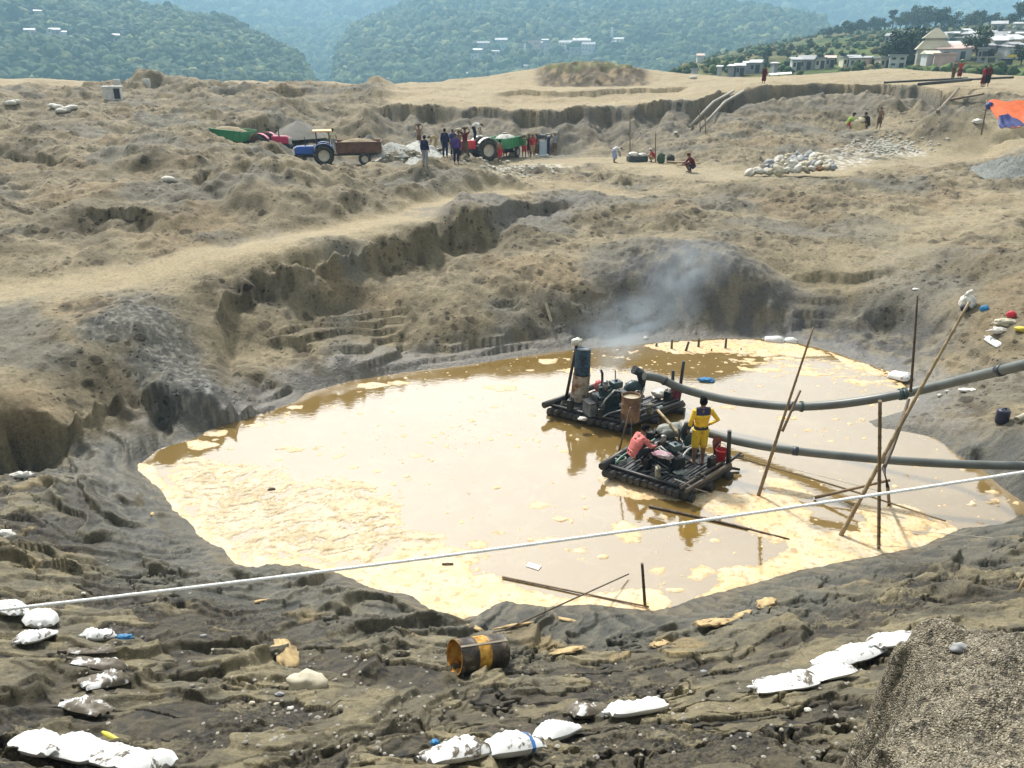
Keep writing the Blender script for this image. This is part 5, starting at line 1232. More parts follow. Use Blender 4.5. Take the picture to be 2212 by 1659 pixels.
def raft(c, zt, label, nlog, loglen=0, seed=1, edge_pale=True):
    """c: the four deck corners left, near, right, far; logs run left-near to far-right"""
    r = random.Random(seed); ctr = sum(c, Vector())/4; ctr.z = 0
    o = empty('raft', ctr, 0, label, 'raft', 'pump rafts on the pond')
    mb = MB()      # floating logs under the deck, ends showing along the near-left edge
    for i in range(nlog):
        u = (i+.5)/nlog; a = quad(c, u, -.05-r.random()*.05); b_ = quad(c, u, 1.03+r.random()*.04); a.z = b_.z = zt-.15
        mb.tube([a-ctr, a.lerp(b_, .5)-ctr, b_-ctr], [.085+r.random()*.02]*3, 8, jit=.04)
    for v in (.04, .5, .96):
        a = quad(c, -.04, v); b_ = quad(c, 1.04, v); a.z = b_.z = zt-.27; mb.tube([a-ctr, b_-ctr], .11, 9)
    mb.build('log_float', LOG, o)
    mb = MB()      # oily slats on top with gaps
    n = nlog*2+3
    for i in range(n):
        u = (i+.5)/n+r.uniform(-.01,.01); v0, v1 = r.choice(((0, .55),(0, 1),(.02,.98),(.03,.7))), None
        a = quad(c, u, v0[0]); b_ = quad(c, u, v0[1]); a.z = b_.z = zt-.045+r.uniform(-.015,.02); d = b_-a
        w_ = (c[1]-c[0]).length/n*r.uniform(.55,.9)
        mb.box((a+b_)/2-ctr, (d.length, w_, .03), align(d, r.uniform(-.08,.08)))
    for i in range(5):     # loose boards across
        u, v = r.uniform(.1,.9), r.uniform(.1,.9); d = c[1]-c[0]; p = quad(c, u, v)-ctr; p.z = zt-.01+i*.004
        mb.box(p, (d.length*r.uniform(.2,.45), r.uniform(.12,.22), .025), align(Vector((d.x, d.y+r.uniform(-.6,.6), r.uniform(-.05,.05)))))
    mb.build('deck', PLK, o)
    def rail(u0, v0, u1, v1, rad, m, dz=.04, name='edge_log'):
        a = quad(c, u0, v0); b_ = quad(c, u1, v1); a.z = b_.z = zt+dz; k = (b_-a).normalized()*.18
        MB().tube([a-k-ctr, a.lerp(b_,.5)-ctr, b_+k-ctr], [rad, rad*.95, rad*.85], 9, jit=.05).build(name, m, o)
    rail(0, -.02, 0, 1, .10, LOG); rail(.03, 0, 1, 0, .05, LOG, .0)
    rail(1.0, 0.0, 1.0, .9, .055, LOGB if edge_pale else LOG, .03); rail(.92, .05, .92, .95, .045, LOGB if edge_pale else LOG, .03)
    return o, ctr, c
def stand(o, ctr, p, top, rad, m=LOG, name='post'):
    return MB().tube([p-ctr, (p*.5+top*.5)-ctr, top-ctr], [rad, rad*.95, rad*.9], 9, jit=.04).build(name, m, o)
ZD = .36
c1 = [at_z(1186,874,ZD), at_z(1352,914,ZD), at_z(1478,868,ZD), at_z(1292,834,ZD)]
o1, k1, c1 = raft(c1, ZD, 'far black log raft carrying stacked drums and a smoking engine', 11, seed=3, edge_pale=False)
stand(o1, k1, at_z(1222,864,ZD), at_r(1246,742,at_z(1222,864,ZD).to_2d().length+.15), .05)
pA = at_z(1452,858,ZD); stand(o1, k1, pA, at_r(1454,800,pA.to_2d().length), .055); pB = at_z(1468,846,ZD); stand(o1, k1, pB, at_r(1477,780,pB.to_2d().length), .055)
pC = at_z(1330,848,ZD); stand(o1, k1, pC, at_r(1329,799,pC.to_2d().length), .02, LOGB, 'thin_stick')
c2 = [at_z(1310,1004,ZD), at_z(1490,1058,ZD), at_z(1578,1004,ZD), at_z(1424,930,ZD)]
o2, k2_, c2 = raft(c2, ZD, 'near black log raft carrying two workers, an engine and a red bucket', 13, seed=5)
pD = at_z(1573,1003,ZD); stand(o2, k2_, pD, at_r(1576,930,pD.to_2d().length-.02), .06)
pE = at_z(1337,975,ZD); stand(o2, k2_, pE, at_r(1362,880,pE.to_2d().length-.1), .025, LOGB, 'thin_stick')
pF = at_z(1366,950,ZD); stand(o2, k2_, pF, at_r(1363,905,pF.to_2d().length), .012, LOGB, 'thin_stick')
mb = MB(); 
for a, b_ in (((1572,1000,.25),(1600,978,.4)),((1575,990,.3),(1606,985,.3)),((1572,1010,.1),(1598,1014,.05))):
    mb.tube([at_z(*a)-k2_, at_z(*b_)-k2_], [.05,.035], 7, jit=.15)
mb.build('broken_stub', LOG, o2)
pole(at_z(1476,948,.5), at_r(1421,886,at_z(1476,948,.5).to_2d().length+.9), .045, .04, 'pale pole leaning from the near raft towards the far raft', BAML)
# white bundle on the post
p = at_r(1246,738,at_z(1222,864,ZD).to_2d().length+.15); mb = MB()
mb.blob((0,0,0), (.17,.14,.12), 3, .35, 2.5, 3); mb.blob((-.08,0,-.05), (.09,.09,.10), 3, .3, 3, 5); mb.blob((.08,-.02,-.06), (.08,.08,.10), 3, .3, 3, 8)
o = mb.build('cloth_bundle', mat('white_plastic', (.72,.70,.64), .5, scale=8, col2=(.5,.47,.4))); o.location = p; tag(o, 'crumpled white plastic bundle stuck on top of the far raft post', 'bundle')
def drum(p, label, m, tilt=(0,0), rz=0, open_top=False, fill=None, h=.88, r=.285, group=None):
    o = empty('drum', p, rz, label, 'drum', group); o.rotation_euler = (tilt[0], tilt[1], rz)
    prof = [(r*.96,0),(r,.015),(r*.985,.03)]
    for k in range(1, 12):
        z_ = h*k/12; prof.append((r*(1.035 if k in (4, 8) else .985), z_))
        if k in (4, 8): prof[-1:] = [(r*.985, z_-.022), (r*1.04, z_), (r*.985, z_+.022)]
    prof += [(r*.985,h-.03),(r*1.02,h-.012),(r*1.02,h),(r*.97,h)]
    if open_top: prof += [(r*.96,h-.04),(r*.95,.05),(.001,.05)]
    else: prof += [(r*.95,h-.02),(.001,h-.02)]
    MB().lathe([(.001,0)]+prof, n=24).build('shell', m, o)
    if fill: MB().lathe([(r*.95,h-.07),(.001,h-.065)], n=20).build('contents', fill, o)
    return o
GD = 'drums on the far raft'
pb = at_z(1250,864,ZD); drum(pb, 'scuffed cream and rust drum at the bottom of the stack on the far raft', CREAMD, (R(0),R(5)), .3, h=.86, r=.27, group=GD)
drum(pb+Vector((.075,0,.87)), 'dark blue drum standing on top of the rusty one', BLUED, (R(-2),R(6)), 1.2, h=.80, r=.25, group=GD)
drum(at_z(1361,908,ZD), 'brown rusty open drum full of water at the near edge of the far raft', RUST, (0,R(1)), 2, True, mat('drum_water', (.35,.30,.2), .1), h=.80, r=.275, group=GD)
def engine(p, rz, label, m, sc=1.0):
    o = empty('engine', p, rz, label, 'engine', 'diesel pump engines on the rafts'); o.scale = (sc,)*3
    mb = MB(); mb.box((0,0,.28), (.62,.36,.36), bev=.03); mb.box((.05,0,.52), (.42,.28,.16), bev=.03); mb.box((0,0,.06), (.8,.46,.1), bev=.01)
    for k in range(4): mb.cyl((-.18+k*.12,0,.58), (-.18+k*.12,0,.68), .045, 10)
    for k in range(7): mb.box((-.24+.08*k,-.19,.30), (.02,.04,.24))
    mb.build('block', m, o)
    mb = MB(); mb.lathe([(.001,-.04),(.24,-.04),(.25,-.03),(.25,.03),(.24,.04),(.001,.04)], (-.40,0,.30), 20, Matrix.Rotation(R(90),3,'Y')); mb.build('flywheel', BLK, o)
    mb = MB(); mb.box((.28,0,.68), (.30,.26,.18), bev=.04); mb.cyl((.28,0,.77),(.28,0,.82),.04); mb.build('fuel_tank', TEAL, o)
    mb = MB(); mb.tube([(.05,.15,.5),(.05,.30,.62),(.05,.32,.9),(.0,.33,1.02)], .035, 8); mb.build('exhaust', BLK, o)
    mb = MB(); mb.cyl((-.1,-.1,.62),(-.1,-.1,.82),.075,12); mb.blob((-.1,-.1,.84),(.085,.085,.05)); mb.build('air_filter', STL, o)
    mb = MB(); mb.tube([(-.30,-.22,.2),(-.2,-.30,.45),(.05,-.30,.66),(.3,-.22,.55),(.4,-.2,.3)], .022, 7); mb.tube([(.35,.2,.25),(.45,.1,.5),(.3,-.05,.62)], .018, 6); mb.build('hose', HOSE, o)
    mb = MB(); mb.box((.48,0,.3),(.18,.3,.34),bev=.02)
    for k in range(5): mb.box((.58,-.12+.06*k,.3),(.02,.03,.3))
    mb.build('radiator', BLK, o)
    return o
def pump(p, rz, label, sc=1.0):
    o = empty('water_pump', p, rz, label, 'pump', 'pumps on the rafts'); o.scale = (sc,)*3
    mb = MB(); mb.lathe([(.001,-.12),(.22,-.12),(.28,-.06),(.28,.06),(.22,.12),(.001,.12)], (0,0,.36), 20, Matrix.Rotation(R(90),3,'X')); mb.box((0,0,.07),(.5,.34,.12),bev=.02); mb.build('casing', TEAL, o)
    mb = MB(); mb.tube([(.22,0,.36),(.25,0,.62),(.18,0,.86),(-.02,0,.98)][::1], [.11,.115,.12,.125], 12); mb.build('outlet_elbow', BLK, o)
    mb = MB(); mb.cyl((0,-.12,.36),(0,-.42,.36),.05); mb.cyl((0,-.3,.36),(0,-.36,.36),.13,14); mb.build('shaft', STL, o)
    mb = MB(); 
    for k in range(8): mb.cyl((.24*math.cos(k*.785), .125, .36+.24*math.sin(k*.785)), (.24*math.cos(k*.785), .15, .36+.24*math.sin(k*.785)), .02, 6)
    mb.build('flange', STL, o); return o
engine(at_z(1308,885,ZD), R(25), 'grimy engine with dangling hoses between the drums on the far raft', TEAL, 1.15)
pump(at_z(1366,868,ZD), R(15), 'dark teal pump feeding the upper pipe on the far raft', 1.1)
engine(at_z(1440,1004,ZD), R(-62), 'black engine with a pale hose arch in the middle of the near raft', BLK, .95)
pump(at_z(1492,972,ZD), R(170), 'oily pump feeding the lower pipe behind the standing man', .85)
# more clutter on the rafts
o = empty('gearbox', at_z(1282,893,ZD), .5, 'grey sheet metal box beside the drum stack on the far raft', 'box'); MB().box((0,0,.2),(.55,.4,.4),bev=.03).build('case', mat('dull_sheet', (.16,.18,.19), .45, scale=4, col2=(.07,.075,.08)), o); MB().box((0,0,.42),(.6,.44,.03)).build('lid', PLK, o)
o = empty('gearbox', at_z(1412,985,ZD), -.9, 'squat dirty teal tank beside the pink shirted man on the near raft', 'tank'); MB().box((0,0,.17),(.5,.36,.34),bev=.06).build('case', TEAL, o); MB().cyl((.1,0,.33),(.1,0,.4),.06).build('lid', STL, o)
def drape(p, s, m, label, name, cat, seed=1, amp=.35, group=None, rz=0):
    mb = MB(); mb.blob((0,0,s[2]*.6), s, 3, amp, 2.6, seed); o = mb.build(name, m); o.location = p; o.rotation_euler = (0,0,rz); return tag(o, label, cat, group)
PINKC = cloth('pink', CL['pink']); MAR = mat('cloth_maroon_faded', (.22,.035,.06), .9, scale=5, col2=(.35,.12,.16)); 
drape(at_z(1293,842,ZD+.3), (.13,.11,.2), PINKC, 'small pink rag lying on the engine of the far raft', 'rag', 'cloth', 2)
drape(at_z(1303,842,ZD+.45), (.17,.13,.14), mat('grey_bundle', (.10,.11,.10), .8, scale=8, col2=(.5,.5,.46), thr=(.55,.65)), 'dark and white bundle on the far raft behind the engine', 'bundle', 'bundle', 4)
drape(at_z(1428,856,ZD), (.3,.2,.14), mat('white_plastic', (.72,.70,.64), .5), 'crumpled white sack at the back of the far raft', 'sack', 'sack', 6)
drape(at_z(1258,906,ZD), (.14,.1,.05), mat('white_plastic', (.72,.70,.64), .5), 'white scrap on the front slats of the far raft', 'rag', 'cloth', 7, group=None)
drape(at_z(1423,882,ZD), (.14,.1,.06), mat('pale_rag', (.42,.48,.46), .7), 'pale green rag on the boards of the far raft', 'rag', 'cloth', 8)
drape(at_z(1446,1008,ZD), (.14,.10,.07), mat('white_plastic', (.72,.70,.64), .5), 'white scrap at the foot of the near raft engine', 'rag', 'cloth', 9)
drape(at_z(1466,1022,ZD), (.15,.11,.05), mat('pale_rag', (.42,.48,.46), .7), 'pale rag on the front slats of the near raft', 'rag', 'cloth', 10)
drape(at_z(1432,985,.95), (.26,.16,.06), mat('cloth_dusty', (.30,.13,.18), .85, scale=5, col2=(.5,.45,.45)), 'faded reddish cloth spread on the near raft engine', 'rag', 'cloth', 11, rz=-.5)
drape(at_z(1452,938,ZD), (.42,.26,.20), mat('grey_green_tarp', (.20,.22,.19), .6, scale=5, col2=(.4,.41,.36)), 'grey green tarp heap at the far corner of the near raft', 'tarp', 'tarp', 12)
def hang(p, w, h, m, label, seed):
    r = random.Random(seed); mb = MB(); n, k = 10, 10; V_ = []
    for j in range(k+1):
        for i in range(n+1):
            u, v = i/n-.5, j/k; V_.append((u*w*(1-.25*v+.1*math.sin(v*7)), .05*math.sin(i*1.9+j*.6)*(.4+v)+.03*r.uniform(-1,1), -v*h*(1+.06*math.sin(i*1.3))))
    q = [(j*(n+1)+i, j*(n+1)+i+1, (j+1)*(n+1)+i+1, (j+1)*(n+1)+i) for j in range(k) for i in range(n)]
    mb.add(V_, q, True); mb.add([(x, y+.025, z_) for x, y, z_ in V_], [f_[::-1] for f_ in q], True); o = mb.build('hanging_cloth', m); o.location = p; return tag(o, label, 'cloth', 'cloths hung on the raft posts')
hang(at_r(1463,834,pA.to_2d().length-.1)+Vector((0,0,0)), .34, .75, MAR, 'maroon garment hanging from the posts of the far raft', 1)
hang(at_r(1551,944,at_z(1551,944,.95).to_2d().length-.1), .22, .62, mat('cloth_rust', (.20,.055,.05), .9, scale=5, col2=(.32,.14,.12)), 'rusty red rag hanging from the lower pipe behind the bucket', 2)
o = empty('bucket', at_z(1556,997,ZD), .4, 'red plastic bucket at the right corner of the near raft', 'bucket'); RDP = mat('red_plastic', (.50,.02,.025), .35, scale=4, col2=(.38,.015,.02))
MB().lathe([(.001,0),(.105,0),(.11,.01),(.15,.34),(.165,.345),(.165,.36),(.145,.36),(.10,.03),(.001,.03)], n=24).build('body', RDP, o); MB().tube([(.155*math.cos(t*.314), .03, .35+.16*math.sin(t*.314)) for t in range(11)], .007, 6).build('handle', STL, o)
def coil(pts, r, m, label, name='hose'):
    ln = catmull([Vector(p) for p in pts], 8); mb = MB(); mb.tube([p-ln[0] for p in ln], r, 8); o = mb.build(name, m); o.location = ln[0]; return tag(o, label, 'hose', 'hoses on the rafts')
coil([at_z(1276,872,.55), at_z(1298,886,.45), at_z(1300,900,.42), at_z(1318,892,.45), at_z(1342,886,.6)], .022, HOSE, 'pale hose looping across the deck of the far raft')
coil([at_z(1392,838,1.5), at_z(1386,858,1.0), at_z(1382,880,.6), at_z(1380,900,.45)], .022, HOSE, 'pale hose hanging down from the top of the far raft pump')
coil([at_z(1415,948,.6), at_z(1388,964,.5), at_z(1352,980,.48), at_z(1332,998,.45), at_z(1329,1020,.05), at_z(1327,1032,-.05)], .022, GRH, 'pale green hose draped over the left edge of the near raft into the water')
coil([at_z(1470,965,.7), at_z(1485,966,.65), at_z(1500,958,.8)], .02, HOSE, 'short pale hose behind the standing man')
coil([at_z(1482,1000,.45), at_z(1476,985,.6), at_z(1492,968,.7), at_z(1504,972,.6)], .03, HOSE, 'thick pale hose bent beside the standing man')
coil([at_z(1457,1035,.42), at_z(1480,1044,.42), at_z(1504,1056,.3), at_z(1530,1064,.02)], .012, mat('pale_string', (.55,.53,.47), .8), 'pale mooring cord off the front corner of the near raft', 'mooring_cord')
# oil cans, tools and coiled rope scattered on the decks
def oilcan(q, s, m, label):
    o = empty('oil_can', q, rng.uniform(0, 3), label, 'can', 'oil cans on the rafts'); o.scale = (s,)*3
    MB().box((0,0,.17), (.24,.16,.34), bev=.035).build('body', m, o); MB().tube([(-.07,0,.33),(-.06,0,.40),(.04,0,.40),(.05,0,.33)], .014, 6).build('handle', m, o); MB().cyl((.09,0,.33),(.09,0,.375),.025).build('cap', STL, o)
JB, JW = mat('black_can', (.018,.018,.02), .4), mat('stained_can', (.32,.30,.22), .5, scale=6, col2=(.08,.07,.05))
for q, s, m_, lb in (((1232,884),1,JB,'black oil can at the left end of the far raft'),((1296,902),.9,JB,'black oil can leaning by the grey box on the far raft'),((1402,894),1,JW,'stained pale can on the right boards of the far raft'),((1442,866),1,JB,'black can by the posts of the far raft'),((1398,1012),.9,JB,'black can in front of the pink shirted man'),((1420,1030),.8,JW,'stained pale can on the front slats of the near raft'),((1536,1010),.9,JB,'black can between the standing man and the bucket'),((1404,956),1,JB,'black can at the far edge of the near raft')): oilcan(at_z(*q, ZD), s, m_, lb)
def ropecoil(q, r_, m, label):
    o = at_z(*q, ZD); mb = MB(); mb.tube([(r_*(1-.03*k/10)*math.cos(k*.5), r_*(1-.03*k/10)*math.sin(k*.5)*.9, .015+.0045*k*.35+.012*math.sin(k*1.3)) for k in range(60)], .014, 6); ob = mb.build('rope_coil', m); ob.location = o; tag(ob, label, 'rope', 'rope coils on the rafts')
ropecoil((1222,876), .16, mat('dark_rope', (.06,.055,.045), .9), 'dark rope coil at the left corner of the far raft'); ropecoil((1340,996), .17, mat('pale_rope', (.36,.40,.34), .9), 'pale green rope coil at the left corner of the near raft'); ropecoil((1512,1036), .14, mat('dark_rope', (.06,.055,.045), .9), 'dark rope coil at the front of the near raft')
for a, b_, r_, lb in (((1352,898,ZD+.1),(1432,872,ZD+.35),.03,'black iron bar lying across the far raft'),((1388,1020,ZD+.05),(1476,1010,ZD+.12),.028,'black iron bar lying across the near raft'),((1290,860,ZD+.1),(1322,842,ZD+.9),.025,'black crank rod sticking up behind the far engine')):
    a, b_ = at_z(*a), at_z(*b_); mb = MB(); mb.tube([Vector(), (b_-a)*.5, b_-a], r_, 8); o = mb.build('iron_bar', BLK); o.location = a; tag(o, lb, 'bar', 'iron bars on the rafts')
# ---- the two men on the near raft
YEL = nodes('yellow_jersey'); m, nt, b = YEL; v = coords(nt); sx = N(nt, 'ShaderNodeSeparateXYZ'); L(nt, v, sx.inputs[0])
n_1 = noise(nt, 9, 4, .6, v); yl = ramp(nt, n_1.outputs['Fac'], [(.35, (.70,.40,.015)), (.6, (.80,.55,.03))])
def band(sock, lo, hi):
    a = N(nt, 'ShaderNodeMath', operation='GREATER_THAN'); a.inputs[1].default_value = lo; L(nt, sock, a.inputs[0]); c_ = N(nt, 'ShaderNodeMath', operation='LESS_THAN'); c_.inputs[1].default_value = hi; L(nt, sock, c_.inputs[0])
    d_ = N(nt, 'ShaderNodeMath', operation='MULTIPLY'); L(nt, a.outputs[0], d_.inputs[0]); L(nt, c_.outputs[0], d_.inputs[1]); return d_.outputs[0]
yk = N(nt, 'ShaderNodeMath', operation='MULTIPLY'); L(nt, band(sx.outputs['Z'], 1.265, 1.5), yk.inputs[0]); L(nt, band(sx.outputs['X'], -.165, .165), yk.inputs[1])
c_a = mix(nt, yk.outputs[0], yl.outputs['Color'], (.025,.03,.085)); L(nt, mix(nt, band(sx.outputs['Z'], .5, .985), c_a, (.03,.028,.035)), b.inputs['Base Color']); b.inputs['Roughness'].default_value = .85
YSH = mat('yellow_shorts', (.60,.42,.02), .8, scale=7, col2=(.36,.24,.02), thr=(.5,.7))
pm_ = (at_z(1500,1002,ZD)+at_z(1513,1001,ZD))/2
person(pm_+Vector((0,0,.0)), R(180)+.10, 'akimbo', 'yellow', 'yellow', 'man in yellow jersey with navy shoulders standing barefoot on the near raft, back turned', 'workers on the near raft', 'shorts', 'long', 1.13, .011, m, YSH)
pp = at_z(1377,1000,ZD); person(pp, R(112), 'squat', 'pink', 'navy', 'man in pink shirt squatting at the left side of the near raft', 'workers on the near raft', 'long', 'long', 1.08, .011, mat('pink_shirt', (.72,.22,.20), .85, scale=6, col2=(.58,.16,.15)), cloth('darknavy', (.03,.035,.05)))
# ------------------------------------------------------------------ smoke
def smoke(c, s, dens_, label_seed, rot=0):
    mb = MB(); mb.blob((0,0,0), (1,1,1), 3); m = bpy.data.materials.new('smoke_%d' % label_seed); m.use_nodes = True; nt = m.node_tree; nt.nodes.clear()
    out_ = nt.nodes.new('ShaderNodeOutputMaterial'); pv = nt.nodes.new('ShaderNodeVolumePrincipled'); tc = N(nt, 'ShaderNodeTexCoord').outputs['Object']
    ln = N(nt, 'ShaderNodeVectorMath', operation='LENGTH'); L(nt, tc, ln.inputs[0]); n_ = noise(nt, 1.9, 4, .6, tc, .6)
    fall = ramp(nt, ln.outputs['Value'], [(0, 1.), (.45, .6), (.95, 0.)]); nr = ramp(nt, n_.outputs['Fac'], [(.38, 0.), (.7, 1.)])
    mm = N(nt, 'ShaderNodeMath', operation='MULTIPLY'); L(nt, fall.outputs['Color'], mm.inputs[0]); L(nt, nr.outputs['Color'], mm.inputs[1])
    m2 = N(nt, 'ShaderNodeMath', operation='MULTIPLY'); L(nt, mm.outputs[0], m2.inputs[0]); m2.inputs[1].default_value = dens_; L(nt, m2.outputs[0], pv.inputs['Density'])
    pv.inputs['Color'].default_value = (.72,.86,1.0,1); L(nt, pv.outputs[0], out_.inputs['Volume'])
    o = mb.build('smoke', m); o.location = c; o.scale = s; o.rotation_euler = (0, rot, 0); return tag(o, kind='stuff')
smoke(at_r(1370,700,25.2), (2.7,1.4,1.4), .75, 1, R(-15)); smoke(at_r(1480,585,27.4), (2.1,1.4,1.3), .62, 2, R(-20)); smoke(at_r(1330,765,23.6), (1.2,.8,.8), .9, 3, R(-40))
# ------------------------------------------------------------------ tractors and trailers
TYRE = mat('tyre_rubber', (.028,.028,.028), .85, scale=6, col2=(.12,.105,.08), thr=(.45,.75)); RIMC = mat('cream_rim', (.55,.52,.42), .5, scale=4); CHS = mat('chassis_dark', (.03,.04,.06), .5); 
def paint(n, c): return mat('paint_'+n, c, .35, scale=3, col2=tuple(x*.7+.03 for x in c), thr=(.5,.8))
def wheel(o, c, r, w_, rimr, hub=None, name='wheel'):
    e = MB(); M = Matrix.Rotation(R(90), 3, 'X')
    prof = [(rimr,-w_/2),(r*.9,-w_/2),(r,-w_*.3),(r,w_*.3),(r*.9,w_/2),(rimr,w_/2),(rimr,-w_/2)]
    wt = empty(name, c); wt.parent = o
    e.lathe(prof, n=26, rot=M)
    for k in range(18):
        a = k/18*6.283
        for s in (-1, 1): e.box((r*math.cos(a+.09*s)*1.0, s*w_*.22, r*math.sin(a+.09*s)*1.0), (.05*r/.6, w_*.45, .05), Matrix.Rotation(-a-R(90)*0, 3, 'Y') @ Matrix.Rotation(s*.5, 3, 'X'))
    e.build('tyre', TYRE, wt)
    MB().lathe([(.001,-w_*.30),(rimr*.3,-w_*.34),(rimr*.35,-w_*.2),(rimr*.85,-w_*.15),(rimr*1.02,-w_*.45),(rimr*1.02,w_*.45),(rimr*.85,w_*.15),(.001,w_*.2)], n=22, rot=M).build('rim', RIMC, wt)
    return wt
def tractor(p, rz, body, label, fend=None, canopy=None, scale=1.0):
    """nose towards -x"""
    o = empty('tractor', p, rz, label, 'tractor', 'tractors in the work yard'); o.scale = (scale,)*3
    fend = fend or body
    mb = MB(); mb.box((-.80,0,1.02), (1.35,.56,.52), bev=.07); mb.box((-.75,0,1.29), (1.2,.46,.08), bev=.03); mb.build('hood', body, o)
    mb = MB(); mb.box((-1.49,0,.98), (.05,.50,.46), bev=.01)
    for k in range(5): mb.box((-1.52,0,.82+.08*k), (.02,.46,.02))
    g = mb.build('grille', mat('grille_pale', (.50,.47,.42), .5), o)
    for y in (-.17, .17): MB().lathe([(.001,-.02),(.07,-.02),(.075,.02),(.001,.03)], (-1.53,y,1.14), 12, Matrix.Rotation(R(-90),3,'Y')).build('headlight', mat('lamp_glass', (.75,.74,.68), .15), o)
    mb = MB(); mb.box((-.7,0,.66), (1.5,.34,.26), bev=.02); mb.box((.25,0,.74), (.95,.42,.44), bev=.03); mb.box((-1.15,0,.5), (.18,1.0,.14)); mb.box((.55,0,.74), (.3,1.2,.26)); mb.box((-1.52,0,.62), (.12,.7,.22), bev=.02); mb.build('chassis', CHS, o)
    for y in (-.56, .56): wheel(o, (-1.12,y,.38), .38, .22, .22, name='front_wheel')
    for y in (-.72, .72): wheel(o, (.55,y,.70), .70, .36, .40, name='rear_wheel')
    for y in (-.70, .70):
        mb = MB(); n = 9
        for k in range(n):
            a0, a1 = R(20+k*14), R(20+(k+1)*14); rr_ = .82
            P_ = [(.55+rr_*math.cos(a), y+dy, .70+rr_*math.sin(a)) for a in (a0, a1) for dy in (-.2, .2)]
            mb.add(P_+[(x, y_, z_+.03) for x, y_, z_ in P_], [(0,1,3,2),(4,6,7,5),(0,4,5,1),(2,3,7,6),(0,2,6,4),(1,5,7,3)])
        mb.build('fender', fend, o)
    mb = MB(); mb.box((.62,0,1.12), (.42,.42,.10), bev=.03); mb.box((.84,0,1.34), (.09,.42,.38), bev=.03); mb.build('seat', mat('seat_black', (.02,.02,.02), .7), o)
    mb = MB(); mb.cyl((-.02,0,1.15), (.16,0,1.52), .02); mb.tube([(.16+.16*math.cos(t*.5236)*.3, .19*math.sin(t*.5236), 1.52+.17*math.cos(t*.5236)*.55) for t in range(13)], .017, 6); mb.build('steering_wheel', CHS, o)
    mb = MB(); mb.tube([(-.72,.14,1.28),(-.72,.14,1.45)], .055, 9); mb.tube([(-.72,.14,1.45),(-.72,.14,1.95)], .03, 8); mb.build('exhaust', CHS, o)
    if canopy:
        mb = MB()
        for x, y in ((.1,-.55),(.1,.55),(1.0,-.55),(1.0,.55)): mb.cyl((x,y,1.2), (x,y,2.28), .03)
        mb.build('canopy_post', CHS, o)
        mb = MB(); mb.box((.55,0,2.34), (1.35,1.4,.1), bev=.04); mb.build('canopy_roof', canopy, o)
        mb = MB(); mb.box((1.02,0,1.75), (.04,1.2,.9)); mb.build('back_panel', mat('tractor_green_panel', (.05,.16,.09), .5), o)
    return o
def trailer(p, rz, body, label, ln=3.2, load=None, rail=None, tilt=0):
    o = empty('trailer', p, rz, label, 'trailer', 'tipper trailers in the work yard'); o.rotation_euler = (0, tilt, rz)
    w_, h = 1.75, .62; z0 = .85; mb = MB()
    mb.box((ln/2,0,z0), (ln,w_,.08)); 
    for y in (-w_/2, w_/2): mb.box((ln/2,y,z0+h/2+.05), (ln,.05,h))
    for x in (0, ln): mb.box((x,0,z0+h/2+.05), (.05,w_-.06,h))
    for k in range(7):
        for y in (-w_/2-.045, w_/2+.045): mb.box((.15+k*(ln-.3)/6,y,z0+h/2+.04), (.07,.05,h-.02))
    mb.build('bed', body, o)
    mb = MB()
    for y in (-w_/2-.05, w_/2+.05): mb.box((ln/2,y,z0+h+.08), (ln+.1,.09,.07))
    mb.build('rail', rail or body, o)
    mb = MB(); mb.box((ln/2,-.4,z0-.14), (ln-.1,.1,.16)); mb.box((ln/2,.4,z0-.14), (ln-.1,.1,.16)); mb.box((-.45,0,z0-.2), (1.0,.12,.12)); mb.cyl((ln*.62,-.8,.42), (ln*.62,.8,.42), .05); mb.box((ln*.62,0,.6), (.25,1.0,.3)); mb.build('chassis', CHS, o)
    for y in (-.86, .86): wheel(o, (ln*.62,y,.42), .42, .22, .24)
    if load is not None:
        mb = MB(); mb.blob((ln/2,0,z0+h*.55), (ln/2-.05,w_/2-.06,.55), 4, .10, 4, 7); mb.build('load', load, o)
    return o
BLU, REDP, PNK, ORG = paint('blue', (.02,.10,.42)), paint('red', (.55,.025,.03)), paint('crimson', (.45,.02,.09)), paint('orange', (.75,.38,.06))
GRN, BRN, WHF = paint('green', (.05,.26,.11)), mat('rusty_brown_bed', (.17,.075,.045), .7, scale=3, col2=(.09,.05,.035)), paint('white', (.62,.62,.58))
GRAV = mat('grey_gravel', (.19,.185,.155), .95, scale=14, col2=(.12,.115,.10), bmp=.8, bscale=18); WGR = mat('white_shingle', (.52,.52,.48), .95, scale=9, col2=(.27,.27,.24), thr=(.45,.6), bmp=1, bscale=14); SNDL = mat('sand_load', (.30,.24,.15), .95, scale=8)
def gz(q, dz=0): return Vector((q.x, q.y, ground(q.x, q.y)+dz))
def gat(qx, qy): return on_ground(qx, qy, 40)
def flat(qx, qy, r): 
    q = at_r(qx, qy, r); return Vector((q.x, q.y, ground(q.x, q.y)))
pR = at_z(1030,349,3.15); pR.z = ground(pR.x, pR.y)
tractor(pR, R(24), REDP, 'red tractor with white fenders and big cream rimmed rear wheels in the work yard', WHF, scale=1.12)
d_ = Vector((math.cos(R(24)), math.sin(R(24)), 0)); q = pR+d_*1.75; trailer(Vector((q.x, q.y, pR.z)), R(68), GRN, 'green tipper trailer loaded with stones behind the red tractor', 3.0, WGR)
pB_ = at_z(686,364,3.15); pB_.z = ground(pB_.x, pB_.y)
tractor(pB_, R(12), BLU, 'blue tractor with an orange topped canopy at the edge of the work yard', canopy=ORG, scale=.98)
